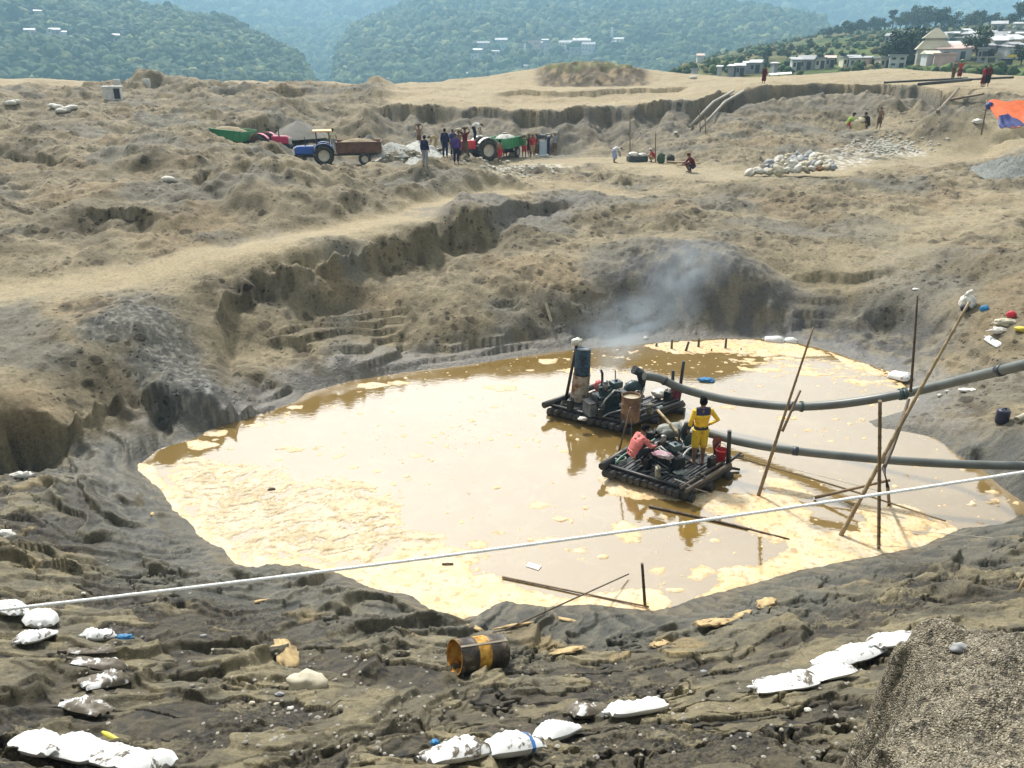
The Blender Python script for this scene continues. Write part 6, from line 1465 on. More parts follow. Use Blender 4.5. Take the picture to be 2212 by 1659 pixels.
d_ = Vector((math.cos(R(12)), math.sin(R(12)), 0)); q = pB_+d_*1.45; trailer(Vector((q.x, q.y, pB_.z)), R(10), BRN, 'rusty brown trailer full of sand behind the blue tractor', 3.1, SNDL)
pK = at_z(590,341,3.45); pK.z = ground(pK.x, pK.y)
tractor(pK, R(172), PNK, 'crimson tractor half hidden behind a sand heap, left of the blue one', scale=1.0)
d_ = Vector((math.cos(R(172)), math.sin(R(172)), 0)); q = pK+d_*1.8; trailer(Vector((q.x, q.y, pK.z+.1)), R(158), GRN, 'green trailer half loaded with sand behind the crimson tractor', 3.4, SNDL, tilt=R(-3))
# ------------------------------------------------------------------ heaps
def heap_(qx, qy, r, w_, h, m, name, seed, dp=1.0, lump=.2):
    p = flat(qx, qy, r); n, k = 40, 14; V_ = []; 
    for j in range(k+1):
        t = j/k
        for i in range(n):
            a = i/n*6.283; rr_ = t*w_*(1+.16*math.sin(a*2+seed)+.08*math.sin(a*5+seed*2)); x, y = rr_*math.cos(a), rr_*math.sin(a)*dp
            V_.append((x, y, h*(1-t)**1.05+ (.0 if j == k else lump*.25*float(fbm(np.array([x*2.+seed]), np.array([y*2.]), 3, seed)[0])) - .25*t**3))
    F_ = [(j*n+i, (j+1)*n+i, (j+1)*n+(i+1) % n, j*n+(i+1) % n) for j in range(k) for i in range(n)]
    mb = MB(); mb.add(V_, F_, True); o = mb.build(name, m); o.location = p; tag(o, kind='stuff'); return o
heap_(612,345,66,1.5,.8,GRAV,'gravel_heap',3,1.0,.9); heap_(650,340,68,2.5,1.05,GRAV,'gravel_heap',5); heap_(800,336,64,1.6,1.3,GRAV,'gravel_heap',8); heap_(905,352,60.5,4.0,1.35,WGR,'shingle_heap',11,.8); heap_(850,356,59,2.0,.7,WGR,'shingle_heap',13,.7); heap_(1160,362,55,.8,.45,mat('dark_soil', (.12,.10,.075), .95, scale=6),'soil_heap',15)
heap_(2222,303,58,2.9,1.1,mat('teal_gravel', (.20,.215,.20), .95, scale=9, col2=(.11,.115,.105), bmp=1, bscale=12),'gravel_heap',17,1.0,1.4)
# loose white stones by the heap (too many and small to count)
def stones(name, pts, m, s0, s1, seed):
    r = np.random.RandomState(seed); V_ = []; F_ = []; off = 0
    for p in pts:
        s = r.uniform(s0, s1); c = ico1*(1+.25*(r.rand(len(ico1), 1)-.5))*np.array([s*r.uniform(.8,1.3), s, s*.65]); V_.append(c+np.array(p[:])); F_.append(icf1+off); off += len(c)
    return tag(link(name, mesh_np(name, np.concatenate(V_), np.concatenate(F_), False), m), kind='stuff')
r_ = random.Random(4)
stones('pebbles', [gz(at_z(r_.gauss(a, sx_), r_.gauss(b_, sy_), 3.15), .02) for a, b_, sx_, sy_, n in ((930,352,40,8,260),(860,362,50,6,140),(1010,360,30,6,120),(1085,372,45,8,150),(1150,366,30,6,60)) for _ in range(n)], mat('pale_stone', (.48,.46,.40), .9, scale=3, col2=(.30,.28,.22)), .05, .16, 5)
stones('pebbles', [gz(on_ground(r_.uniform(1000,1900), r_.uniform(1420,1640)), .0) for _ in range(130)] + [gz(on_ground(r_.uniform(500,1000), r_.uniform(1400,1640))) for _ in range(160)] + [gz(on_ground(r_.uniform(100,500), r_.uniform(1200,1640))) for _ in range(60)], mat('river_pebble', (.33,.31,.26), .8, scale=5, col2=(.18,.17,.15)), .010, .030, 6)
stones('pebbles', [gz(on_ground(r_.gauss(1920,45), r_.gauss(318,9), 30)) for _ in range(320)], mat('pale_stone', (.48,.46,.40), .9), .06, .17, 8)
# ------------------------------------------------------------------ the boulder pile on the right of the yard, every stone its own
STN = [mat('boulder_cream', (.50,.46,.35), .8, scale=3, col2=(.36,.32,.23)), mat('boulder_grey', (.30,.31,.31), .8, scale=3, col2=(.18,.19,.2)), mat('boulder_white', (.62,.60,.53), .8, scale=3, col2=(.45,.42,.35)), mat('boulder_rust', (.30,.15,.07), .8, scale=3, col2=(.2,.11,.06))]
boul = []; r_ = random.Random(21)
rows = [(367,1624,1798,13,16),(358,1645,1792,12,15.5),(350,1662,1785,10,15),(343,1685,1770,7,14),(338,1705,1745,3,12)]
nb_ = 0
for ri, (yy, xa, xb, n, sz) in enumerate(rows):
    for k in range(n):
        t = k/(n-1); x = xa+(xb-xa)*t+r_.uniform(-3,3); y = yy-(x-1710)*.055+r_.uniform(-1.5,1.5)
        r0 = 53.2+ri*.42; p = at_r(x, y, r0); s = sz*r_.uniform(.75,1.3)*r0/FQ/2*1.25
        mi = 3 if (ri == 0 and k == 10) else r_.choice((0,0,1,2,2,1,0)); c = MB(); c.blob((0,0,0), (s*r_.uniform(1,1.45), s*r_.uniform(.8,1.05), s*r_.uniform(.5,.85)), 3, .42, 1.1, r_.randint(0,99), rot=Matrix.Rotation(r_.uniform(-.6,.6), 3, 'Y') @ rotz(r_.uniform(0,3)))
        o = c.build('boulder', STN[mi]); o.location = p
        nm = ['cream', 'grey', 'white', 'rust brown'][mi]; row = ['bottom', 'second', 'third', 'fourth', 'topmost'][ri]
        tag(o, 'rust brown boulder in the bottom row of the stone pile' if mi == 3 else '%s boulder, %s from the left in the %s row of the stone pile' % (nm, ORD[k], row), 'boulder', 'boulders of the stone pile'); nb_ += 1
# base of the pile: sink the pile's ground contact
# ------------------------------------------------------------------ workers in the yard and on the rim
GW = 'workers in the quarry yard'; CN = 0
def worker(qx, qy, rz, pose_, top, low, label, lower='shorts', sleeve='short', group=GW, z=None, sc=1.0, hat=None, r=None, bk=None):
    p = at_r(qx, qy, r) if r else (at_z(qx, qy, z) if z is not None else gat(qx, qy))
    if z is None and not r: p = gz(p)
    o = person(p, rz, pose_, top, low, label, group, lower, sleeve, sc, .022, hat=hat)
    if bk is not None: 
        hz_ = 1.655*sc; basket(Vector((p.x, p.y-.02, p.z+hz_)), bk[0], bk[1], load=bk[2] if len(bk) > 2 else None)
    return o
WB = (.60,.58,.50); DB = (.10,.07,.045)
worker(906,321,.3,'carry','brown','brown','worker in brown with a dark basket on the head, on top of the shingle heap','long','none',r=61,bk=('dark basket carried by the worker in brown on the shingle heap', DB))
worker(919,361,2.8,'stand','navy','grey','worker in navy top and pale grey trousers standing before the shingle heap','long','long')
worker(941,326,-1.2,'bend','tan','tan','worker in tan bending over a pan on the shingle heap','long','short',r=60.5)
basket(at_r(945,325,60)+Vector((.25,-.3,0)), 'dark pan below the bending worker in tan', DB)
worker(962,341,3.0,'stand','navy','navy','tall worker in navy with a white shoulder stripe left of the red tractor','long','long',sc=1.08)
worker(979,338,.5,'stand','blue','navy','worker in dark blue just behind the tractor nose','long','short')
worker(986,354,.2,'stand','violet','navy','worker in violet blue shirt at the nose of the red tractor','long','long')
worker(992,341,-.4,'carry','brown','black','worker carrying a pale basket behind the red tractor','long','none',bk=('pale loaded basket carried behind the red tractor', (.42,.36,.25), (.4,.38,.3)))
worker(1005,336,.2,'carry','maroon','brown','worker with a dark basket half hidden behind the tractor hood','skirt','short',bk=('dark basket carried behind the tractor hood', DB))
pt_ = at_r(1026,303,57.0); o = person(pt_, R(75), 'bend', 'white', 'navy', 'worker in white shirt and navy trousers bending over on top of the red tractor', GW, 'long', 'short', 1.05, .022)
worker(1080,352,3.1,'stand','brown','red','bare backed worker in red shorts right of the red tractor','shorts','none')
worker(1091,338,.3,'carry','navy','red','worker in navy top and red wrap with a tall dark basket','skirt','short',bk=('tall dark basket on the worker in navy and red', DB, (.1,.08,.06)))
worker(1132,340,.2,'carry','green','red','worker in green shirt and red shorts with a white basket','shorts','short',bk=('white basket on the worker in green', WB))
worker(1143,338,-.3,'carry','maroon','maroon','worker in maroon with a pale basket, left of the red shirted one','shorts','short',bk=('pale basket on the worker in maroon', (.4,.33,.22)))
worker(1150,339,.1,'stand','red','tan','worker in red shirt and tan shorts in the middle of the basket group','shorts','short')
worker(1159,337,.4,'carry','red','brown','worker in red shirt and brown wrap with a pale basket','skirt','short',bk=('pale basket on the red shirted worker by the sorting stand', (.45,.40,.3)))
worker(1183,336,-.2,'carry','navy','navy','worker in navy with a white pan beside the pale blue stand','long','long',bk=('white pan on the worker in navy', WB))
worker(1198,334,.2,'carry','grey','brown','worker in grey with a white pan, rightmost of the basket group','shorts','short',bk=('white pan on the worker in grey', WB))
# pale blue stand with a canopy
p = gz(gat(1171,338)); o = empty('sorting_stand', p, .2, 'pale blue sorting stand with a dark tilted top among the workers', 'stand'); PB = paint('pale_blue', (.35,.45,.52))
MB().box((0,0,.62), (.55,.45,1.15), bev=.03).build('body', PB, o); MB().box((0,0,.08), (.95,.7,.16), bev=.03).build('base', WHF, o); mb = MB(); mb.box((0,0,1.45), (1.2,.7,.08), Matrix.Rotation(R(-10),3,'Y')); mb.blob((0,0,1.55), (.45,.3,.16), 2, .3, 3); mb.build('top', mat('dark_sheet', (.05,.07,.08), .6), o)
for x in (-.35, .35): MB().cyl((x,0,.1), (x,0,1.45), .035).build('leg', PB, o)
drape(gz(gat(1106,337)), (.25,.2,.3), mat('white_plastic', (.72,.70,.64), .5), 'small white sack on the yard right of the red tractor', 'sack', 'sack', 21)
# right half of the yard
worker(1327,351,R(100),'bend','white','lightblue','woman in white top and pale blue skirt bending down in the yard','skirt','short')
worker(1408,350,R(-100),'squat','red','tan','worker in red shirt and white cap squatting by a pole','shorts','short',hat='white')
worker(1491,372,R(-80),'squat','maroon','navy','woman in maroon top and navy wrap crouching by two poles','long','long',sc=1.25,hat='maroon')
for a, b_, lb in (((1361,346),(1361,236),'tall thin pole standing in the yard beside the bending woman'),((1416,350),(1416,285),'thick pole standing beside the squatting worker in red')):
    q_ = gat(*a); q_ = gz(q_, -.1); pole(q_, at_r(b_[0], b_[1], q_.to_2d().length), .05, .035, lb, BAM, 'poles standing in the yard', knots=False)
pole(gz(gat(1440,354), .15), gz(gat(1492,357), .2), .06, .055, 'pale pole lying left of the crouching woman', BAML, name='pole', knots=False); pole(gz(gat(1462,362), .1), gz(gat(1512,360), .25), .045, .04, 'thin pole in the lap of the crouching woman', BAML, name='pole', knots=False)
p = gz(gat(1376,349)); o = empty('sack_load', p, .2, 'dark trough heaped with white sacks in the yard', 'trough'); mb = MB(); mb.box((0,0,.2), (1.5,.7,.4), bev=.08); mb.build('tub', mat('dark_sheet', (.05,.07,.08), .6), o); mb = MB(); mb.blob((-.3,0,.5),(.4,.3,.2),3,.25,2,3); mb.blob((.4,0,.45),(.3,.28,.17),3,.25,2,6); mb.build('sack_heap', mat('white_plastic', (.72,.70,.64), .5), o)
o = MB().blob((0,0,.3),(.3,.22,.42),3,.25,2,9).build('green_bundle', mat('dark_green_cloth', (.06,.10,.06), .9)); o.location = gz(gat(1427,352)); tag(o, 'dark green bundle leaning on the thick pole', 'bundle')
o = MB().blob((0,0,.25),(.3,.3,.32),3,.25,2,12).build('dark_bundle', mat('dark_cloth', (.05,.045,.035), .9)); o.location = gz(gat(1448,351)); tag(o, 'dark round bundle right of the squatting worker in red', 'bundle')
worker(1835,278,R(60),'squat','lime','red','worker in lime green top sitting on a mound below the pit wall','shorts','short',sc=1.15,r=66)
o = MB().blob((0,0,.35),(.62,.45,.45),3,.2,2,14).build('sack', mat('cream_sack', (.62,.55,.36), .8, scale=4)); o.location = at_r(1855,278,66); tag(o, 'big cream sack between two workers on the mound', 'sack')
worker(1869,279,R(-60),'squat','black','black','worker in black crouching right of the cream sack','long','long',sc=1.2,r=66)
worker(1897,280,R(-20),'wave','brown','brown','bare chested worker with one arm raised right of the mound','shorts','none',r=67,sc=.95)
# on the rim
GR = 'people on the far rim'
worker(1649,181,.1,'stand','maroon','maroon','person in dark red standing alone on the rim by the white canopy','skirt','long',GR,r=88,hat='black',sc=1.02)
worker(2056,177,.2,'stand','brown','brown','small person in brown walking on the right rim','long','short',GR,r=92,sc=.95)
worker(2071,170,-.5,'carry','red','maroon','person in red carrying a green bundle on the right rim','skirt','short',GR,r=97,bk=('green bundle on the head of the person on the rim', (.05,.30,.10), (.05,.30,.10)))
worker(2121,188,.4,'stand','red','maroon','left one of the two people in red on the right rim','skirt','short',GR,r=82)
worker(2130,187,-.3,'stand','maroon','black','right one of the two people in red on the right rim, darker clothes','skirt','long',GR,r=82,sc=1.05)
worker(722,327,R(200),'stand','cream','grey','worker in cream shirt standing on the trailer behind the blue tractor','long','short',r=62.5)
worker(777,322,R(30),'squat','white','black','worker in white shirt sitting behind the brown trailer','shorts','short',r=64)
worker(793,322,R(-30),'squat','brown','black','dark figure squatting right of the worker in white','shorts','none',r=65)
# pipes lying on the rim and on the pit wall
for i, (a, b_, rad, lb) in enumerate((((1910,178,88),(2090,169,92),.10,'long dark pipe lying on the right rim'),((1984,182,85),(2098,172,90),.14,'thicker short pipe lying on the right rim in front'),((2080,172,90),(2190,167,90),.10,'dark pipe lying behind the two people in red'))):
    p0, p1 = at_r(*a), at_r(*b_); p0.z = max(p0.z, ground(p0.x, p0.y)+rad); p1.z = max(p1.z, ground(p1.x, p1.y)+rad); mb = MB(); mb.tube([Vector(), (p1-p0)*.5, p1-p0], rad, 10); o = mb.build('pipe', mat('dark_pipe', (.06,.06,.055), .5)); o.location = p0; tag(o, lb, 'pipe', 'pipes lying on the rim')
for a, b_, lb in (((1489,281),(1583,205),'upper pale pipe slanting down the pit wall'),((1514,283),(1605,205),'lower pale pipe slanting down the pit wall')):
    p0 = gz(gat(*a), .25); p1 = gz(gat(*b_), .35); mb = MB(); mb.tube([Vector(), (p1-p0)*.5+Vector((0,0,.5)), p1-p0], .13, 10); o = mb.build('pipe', mat('pale_pipe', (.33,.31,.25), .6, scale=2)); o.location = p0; tag(o, lb, 'pipe', 'pipes on the pit wall')
for a, t_, lb in (((1513,285),236,'thin left stake holding the pipes on the pit wall'),((1525,290),250,'thin right stake holding the pipes on the pit wall')):
    q_ = gz(gat(*a), -.1); pole(q_, at_r(a[0]-2, t_, q_.to_2d().length), .05, .04, lb, BAM, 'stakes on the pit wall', 'stake', False, cat='stake')
for a, b_, lb in (((2024,246),(2068,208),'leaning timber below the right rim'),((2052,222),(2122,220),'level timber beside the orange tarp')):
    p0, p1 = gz(gat(*a), .15), gz(gat(*b_), .7); pole(p0, p1, .12, .10, lb, BAM, name='timber', knots=False, cat='timber')
# ------------------------------------------------------------------ orange and blue tarp tent
OT = mat('orange_tarp', (.80,.16,.03), .55, scale=2, col2=(.62,.11,.025)); BT = mat('blue_tarp', (.03,.05,.22), .55, scale=3)
tp = at_r(2134,216,63); p = at_r(2165,276,60)
o = empty('tarp_shelter', (p.x, p.y, p.z), 0, 'orange tarpaulin shelter with a blue side panel at the right edge', 'tarp')
A_, B_, C_, D_ = at_r(2133,216,63)-p, at_r(2165,277,60)-p, at_r(2330,262,60.5)-p, at_r(2330,222,63.5)-p
def sheet_mesh(c4, n, sag, seed, th=.02):
    mb = MB(); V_ = []
    for j in range(n+1):
        for i in range(n+1):
            u, v = i/n, j/n; q = quad(c4, u, v); w_ = math.sin(math.pi*u)*math.sin(math.pi*v)
            V_.append(q+Vector((0, .08*math.sin(u*17+seed)*math.sin(v*3), -sag*w_+.07*math.sin(u*23+v*5+seed))))
    q_ = [(j*(n+1)+i, j*(n+1)+i+1, (j+1)*(n+1)+i+1, (j+1)*(n+1)+i) for j in range(n) for i in range(n)]
    mb.add(V_, q_, True); mb.add([x-Vector((0,.03,.03)) for x in V_], [f_[::-1] for f_ in q_], True); return mb
sheet_mesh([B_, C_, D_, A_], 16, .35, 1).build('tarp_sheet', OT, o)
bl = [at_r(2158,276,59.85)-p, at_r(2215,270,59.8)-p, at_r(2178,246,60.6)-p, at_r(2158,249,60.6)-p]; sheet_mesh(bl, 8, .1, 2).build('blue_panel', BT, o)
MB().cyl(A_+Vector((0,0,.05)), A_+Vector((.1,0,-2.2)), .05).build('tent_pole', BAM, o)
drape(gz(gat(2112,268)), (.45,.35,.22), mat('white_plastic', (.72,.70,.64), .5), 'white sacks lying left of the orange tarp', 'sack', 'sack', 31)
o = MB().blob((0,0,.1),(.25,.2,.25),2,.3,3,7).build('blue_rag', BT); o.location = at_r(2136,232,62.6); tag(o, 'dark blue rag tied at the tent pole', 'cloth')
# ------------------------------------------------------------------ far left bits
p = gz(gat(246,213)); o = empty('shed', p, .3, 'small white shed with a dark open side among the left dunes', 'shed'); MB().box((0,0,.4), (1.5,1.2,1.2)).build('wall', mat('white_slab', (.6,.6,.56), .7), o); MB().box((.42,-.62,.45), (.5,.06,.9)).build('door', mat('dark_opening', (.03,.03,.035), .6), o); MB().box((0,0,1.05), (1.7,1.4,.1)).build('roof', mat('white_sheet', (.72,.73,.70), .5), o)
for x, y, w_, lb in ((254,188,.55,'left white block on the left sand crest'),(318,187,.65,'right white block on the left sand crest')):
    q_ = gz(gat(x, y)); o = MB().box((0,0,.25), (w_,.5,.9), bev=.06).build('concrete_block', mat('white_slab', (.6,.6,.56), .7)); o.location = q_; tag(o, lb, 'block', 'white blocks on the left crest')
SK = mat('white_sack', (.66,.65,.60), .75, scale=3, col2=(.45,.42,.34))
for i, (x, y) in enumerate(((115,233),(127,236),(138,240),(150,239),(143,244),(158,236),(132,243),(36,225),(24,227))):
    o = MB().blob((0,0,.12),(.42,.3,.18),2,.15,2,i).build('sack', SK); o.location = gz(gat(x, y)); tag(o, ('white sack, %s of those lying on the left dune slope' % ORD[i]) if i < 7 else ['left', 'right'][8-i]+' white sack lying apart at the far left', 'sack', 'white sacks on the left dunes')
for i, (x, y, s) in enumerate(((365,392,.35),(1097,352,.2),(1497,170,.5),(1460,290,.2))):
    o = MB().blob((0,0,.1),(s,s*.7,s*.5),2,.2,2,i).build('pale_stone', STN[2]); o.location = gz(gat(x, y)); tag(o, ['flat white stone on the left dunes above the track','white stone lying before the basket group','white boulder on the crest below the pale house','white stone at the foot of the slanting pipes'][i], 'stone')
# ------------------------------------------------------------------ sandbags and litter on the near bank
def bag_mat(i, dirt, blue=False):
    key = 'woven_bag_%d' % i
    if key in _mc: return _mc[key]
    global nt
    m, nt, b = nodes(key); v = coords(nt); b.inputs['Roughness'].default_value = .55
    n_ = noise(nt, 6, 6, .65, v, .6); r_1 = ramp(nt, n_.outputs['Fac'], [(.65-dirt*.5, 0.), (.71-dirt*.5, 1.)])
    wv = N(nt, 'ShaderNodeTexWave', **{'Scale': 55.0, 'Distortion': .6}); L(nt, v, wv.inputs['Vector']); wr = ramp(nt, wv.outputs['Fac'], [(0, .86), (1, 1.)])
    base = mix(nt, 1, (.70,.71,.70), wr.outputs['Color'], 'MULTIPLY')
    if blue:
        sx_ = N(nt, 'ShaderNodeSeparateXYZ'); L(nt, v, sx_.inputs[0]); base = mix(nt, band(sx_.outputs['X'], .12, .165), base, (.03,.14,.42))
    L(nt, mix(nt, r_1.outputs['Color'], base, (.085,.068,.043)), b.inputs['Base Color']); bump(nt, n_.outputs['Fac'], b, .3, .02); _mc[key] = m; return m
BAGM = {}
def bag_mesh(ln, wd, hg, seed, fold=True):
    r = random.Random(seed); bm = bmesh.new(); bmesh.ops.create_grid(bm, x_segments=24, y_segments=14, size=1)
    top = [v.co.copy() for v in bm.verts]; fs = [tuple(v.index for v in f.verts) for f in bm.faces]; bm.free()
    def shape(c, s):
        u, v = c.x, c.y; e = (1-abs(u)**3.5)*(1-abs(v)**2.6)
        pin = 1-.22*abs(u)**3; x = u*ln/2*(1-.05*v*v); y = v*wd/2*pin*(1+.05*math.sin(u*4+seed))
        wr = .014*math.sin(u*19+seed)*math.sin(v*5)*e + .010*math.sin(v*23+u*9+seed*2)*e + .03*math.sin(u*3+seed)*e*s
        return Vector((x, y, hg*.5*(max(e, 0)**.55)*s + (wr if s > 0 else 0) + (.02*abs(u)**8*math.sin(v*9+seed))))
    V_ = [shape(c, 1) for c in top]+[shape(c, -.7) for c in top]; n = len(top)
    return V_, [f for f in fs]+[tuple(i+n for i in f[::-1]) for f in fs]
def slope_at(p, e=.25):
    gx_ = (ground(p.x+e, p.y)-ground(p.x-e, p.y))/(2*e); gy_ = (ground(p.x, p.y+e)-ground(p.x, p.y-e))/(2*e); return Vector((-gx_, -gy_, 1)).normalized()
def sandbag(qx, qy, ang, label, dirt, ln=.62, wd=.40, hg=.17, seed=1, group='sandbags on the near bank', blue=False, dz=.02, rmin=2.0):
    p = on_ground(qx, qy, rmin); n = (slope_at(p, .3)+slope_at(p, .6)+slope_at(p, .9)).normalized(); mb = MB(); V_, F_ = bag_mesh(ln, wd, hg, seed); mb.add(V_, F_, True)
    # direction in the picture -> direction on the ground
    rv = Vector(ray(qx+30*math.cos(ang), qy-30*math.sin(ang))); c0 = Vector((0, 0, CAMZ)); q = c0+rv*((p-c0).dot(n)/rv.dot(n)); d = (q-p).normalized()
    o = mb.build('sandbag', bag_mat(int(dirt*20)+(50 if blue else 0), dirt, blue)); y = n.cross(d); o.matrix_world = Matrix.Translation(p+n*(hg*.30+dz)) @ Matrix((d, y, n)).transposed().to_4x4()
    ties = MB(); ties.tube([(-ln/2+.01,0,0),(-ln/2-.05,.015,.01),(-ln/2-.08,-.01,.0)], [.03,.018,.03], 7); t = ties.build('tied_neck', o.data.materials[0], o)
    return tag(o, label, 'sandbag', group)
GA = 'sandbags at the left edge'; GBl = 'row of sandbags in the bottom left corner'; GBc = 'row of sandbags at the bottom centre'; GBr = 'row of sandbags on the right of the near bank'
sandbag(18,1325,R(-25),'white sandbag cut by the left edge under the rope',.15,.66,.40,.18,1,GA)
sandbag(86,1352,R(82),'puffy white sandbag standing upright beside the edge bag',.08,.56,.46,.24,2,GA)
sandbag(76,1386,R(20),'white sandbag crumpled under the puffy one',.25,.55,.34,.15,3,GA)
sandbag(211,1384,R(5),'clean topped sandbag beside the blue rag',.2,.42,.30,.18,4,GA)
sandbag(197,1417,R(5),'muddy flattened sandbag below the clean topped one',.62,.62,.24,.10,5,GA)
sandbag(212,1448,R(-10),'mud streaked sandbag in the middle of the stack below the blue rag',.5,.64,.32,.15,6,GA)
sandbag(224,1482,R(12),'half buried sandbag with a torn white tail',.45,.62,.32,.14,7,GA)
sandbag(186,1542,R(-12),'muddy sandbag lying alone above the yellow leaf',.5,.58,.36,.14,8,GA)
sandbag(84,1632,R(-18),'white sandbag, leftmost of the bottom left row',.06,.60,.42,.18,9,GBl)
sandbag(172,1640,R(-15),'white sandbag, second of the bottom left row',.03,.56,.46,.20,10,GBl)
sandbag(250,1655,R(-15),'white sandbag with a mud patch, third of the bottom left row',.25,.52,.42,.18,11,GBl)
sandbag(318,1668,R(-16),'white sandbag cut by the bottom edge, last of the bottom left row',.05,.52,.40,.18,12,GBl)
sandbag(986,1648,R(12),'sandbag with black smears, leftmost of the bottom centre row',.30,.62,.36,.18,13,GBc)
sandbag(1103,1636,R(10),'sandbag with a blue stripe in the bottom centre row',.2,.62,.38,.20,14,GBc,True)
sandbag(1203,1598,R(22),'clean white slanted sandbag in the middle of the bottom centre row',.02,.66,.34,.18,15,GBc)
sandbag(1270,1550,R(12),'muddy brownish sandbag in the bottom centre row',.55,.62,.34,.17,16,GBc)
sandbag(1377,1546,R(10),'bright white sandbag at the right end of the bottom centre row',.04,.70,.38,.19,17,GBc)
sandbag(1700,1488,R(10),'mud splashed sandbag, leftmost of the right row',.22,.74,.50,.16,18,GBr)
sandbag(1789,1466,R(16),'clean white sandbag, second of the right row',.16,.70,.50,.16,19,GBr)
sandbag(1803,1440,R(14),'half hidden white sandbag behind the second of the right row',.12,.62,.40,.14,20,GBr)
sandbag(1856,1422,R(20),'white sandbag with a big mud patch, fourth of the right row',.24,.72,.46,.16,21,GBr)
sandbag(1932,1394,R(18),'white sandbag touching the gravel heap, last of the right row',.16,.80,.48,.17,22,GBr)
WP = mat('white_plastic', (.72,.70,.64), .5)
def litter(qx, qy, s, m, label, name, cat, seed, amp=.35, rz=0, group=None, rmin=3): return drape(gz(on_ground(qx, qy, rmin), -s[2]*.25), s, m, label, name, cat, seed, amp, group, rz)
litter(48,1031,(.28,.10,.10),WP,'torn white bag on the dark mud left of the pond','torn_bag','bag',41,.5); litter(12,1162,(.22,.12,.12),WP,'white bag at the left edge of the near bank','torn_bag','bag',42,.4)
BLR = mat('blue_net', (.02,.20,.42), .6, scale=14, col2=(.01,.10,.25))
litter(266,1380,(.17,.06,.05),BLR,'bright blue net rag beside the clean topped sandbag','rag','cloth',43,.5); litter(940,1607,(.045,.04,.03),BLR,'tiny blue scrap on the mud below the drum','rag','cloth',44,.5)
o = MB().blob((0,0,.03),(.13,.03,.02),2,.3,3,4).build('leaf', mat('yellow_leaf', (.62,.52,.05), .5, scale=9, col2=(.42,.5,.08))); o.location = gz(on_ground(240,1595)); o.rotation_euler = (0,0,-.5); tag(o, 'yellow green leaf lying on the mud above the bottom left bags', 'leaf')
def rock(qx, qy, s, m, label, seed): o = MB().blob((0,0,0), s, 3, .28, 1.2, seed).build('rock', m); p = on_ground(qx, qy); o.location = gz(p, s[2]*.35); return tag(o, label, 'rock')
rock(662,1483,(.24,.18,.15),STN[0],'pale cream rock on the mud left of the drum',3); rock(2073,1405,(.05,.035,.03),STN[1],'dark flat stone on the near gravel heap',5); rock(1842,1440,(.06,.04,.03),STN[2],'small pale stone by the right sandbag row',6) if False else None
for i, (x, y) in enumerate(((598,1523),(628,1532),(604,1502),(545,1521),(180,1283),(440,1375),(745,1462),(1745,1536),(1520,1452))):
    rock(x, y, (.035+.01*(i % 3),.03,.022), STN[(i*2) % 3], 'small pale stone, %s of those scattered on the near mud' % ORD[i], 10+i)
# big rusty drum
p = on_ground(1034,1440); e0, e1 = on_ground(985,1446), on_ground(1085,1432)
ax_ = (at_y(1098,1412,p.y+.12)-at_y(972,1428,p.y-.12)); ax_ = Vector((.85, .456, -.24)).normalized()
o = empty('oil_drum', p+Vector((0,0,.24)), 0, 'rusty yellow and black oil drum lying open on its side below the pond', 'drum')
m, nt, b = nodes('drum_paint'); v = coords(nt); sx_ = N(nt, 'ShaderNodeSeparateXYZ'); L(nt, v, sx_.inputs[0]); n_ = noise(nt, 4, 6, .65, v, .5); n2 = noise(nt, 9, 5, .6, v)
blk = ramp(nt, n_.outputs['Fac'], [(.42, (.018,.014,.011)), (.54, (.08,.055,.035)), (.66, (.27,.24,.17))]); yl = ramp(nt, n2.outputs['Fac'], [(.36, (.16,.06,.012)), (.46, (.48,.23,.015)), (.62, (.60,.36,.05))])
L(nt, mix(nt, band(sx_.outputs['Z'], .30, .50), blk.outputs['Color'], yl.outputs['Color']), b.inputs['Base Color']); b.inputs['Roughness'].default_value = .5; bump(nt, n2.outputs['Fac'], b, .35, .02)
Mx = align(ax_) @ Matrix.Rotation(R(90), 3, 'Y'); h, r = .80, .252; prof = [(r*1.03,0),(r*1.03,.015),(r,.02),(r,.25),(r*1.03,.265),(r,.28),(r,.52),(r*1.03,.535),(r,.55),(r,h-.02),(r*1.03,h-.01),(r*1.02,h),(r*.96,h),(r*.95,h-.03),(.001,h-.025)]
off = Mx @ Vector((0,0,-h/2))
me_ = MB().lathe(prof, (0,0,0), 36); sh_ = me_.build('shell', m, o); sh_.matrix_local = Matrix.Translation(off) @ Mx.to_4x4()
mb = MB(); mb.lathe([(r*1.03,0),(r*.97,-.005),(r*.96,.02),(r*.94,h-.05),(.001,h-.05)], n=36); mi, nt, b = nodes('drum_inside'); v = coords(nt); n_ = noise(nt, 5, 5, .6, v, .8); L(nt, ramp(nt, n_.outputs['Fac'], [(.38, (.06,.022,.01)), (.52, (.50,.22,.02)), (.64, (.62,.38,.07))]).outputs['Color'], b.inputs['Base Color']); b.inputs['Roughness'].default_value = .6
ii = mb.build('inside', mi, o); ii.matrix_local = Matrix.Translation(off) @ Mx.to_4x4()
MB().box((r*math.cos(R(200))*1.01, r*math.sin(R(200))*1.01, h/2), (.012,.03,h*.97), rotz(R(200))).build('seam', mat('seam_pale', (.35,.30,.22), .5), o).matrix_local = Matrix.Translation(off) @ Mx.to_4x4()
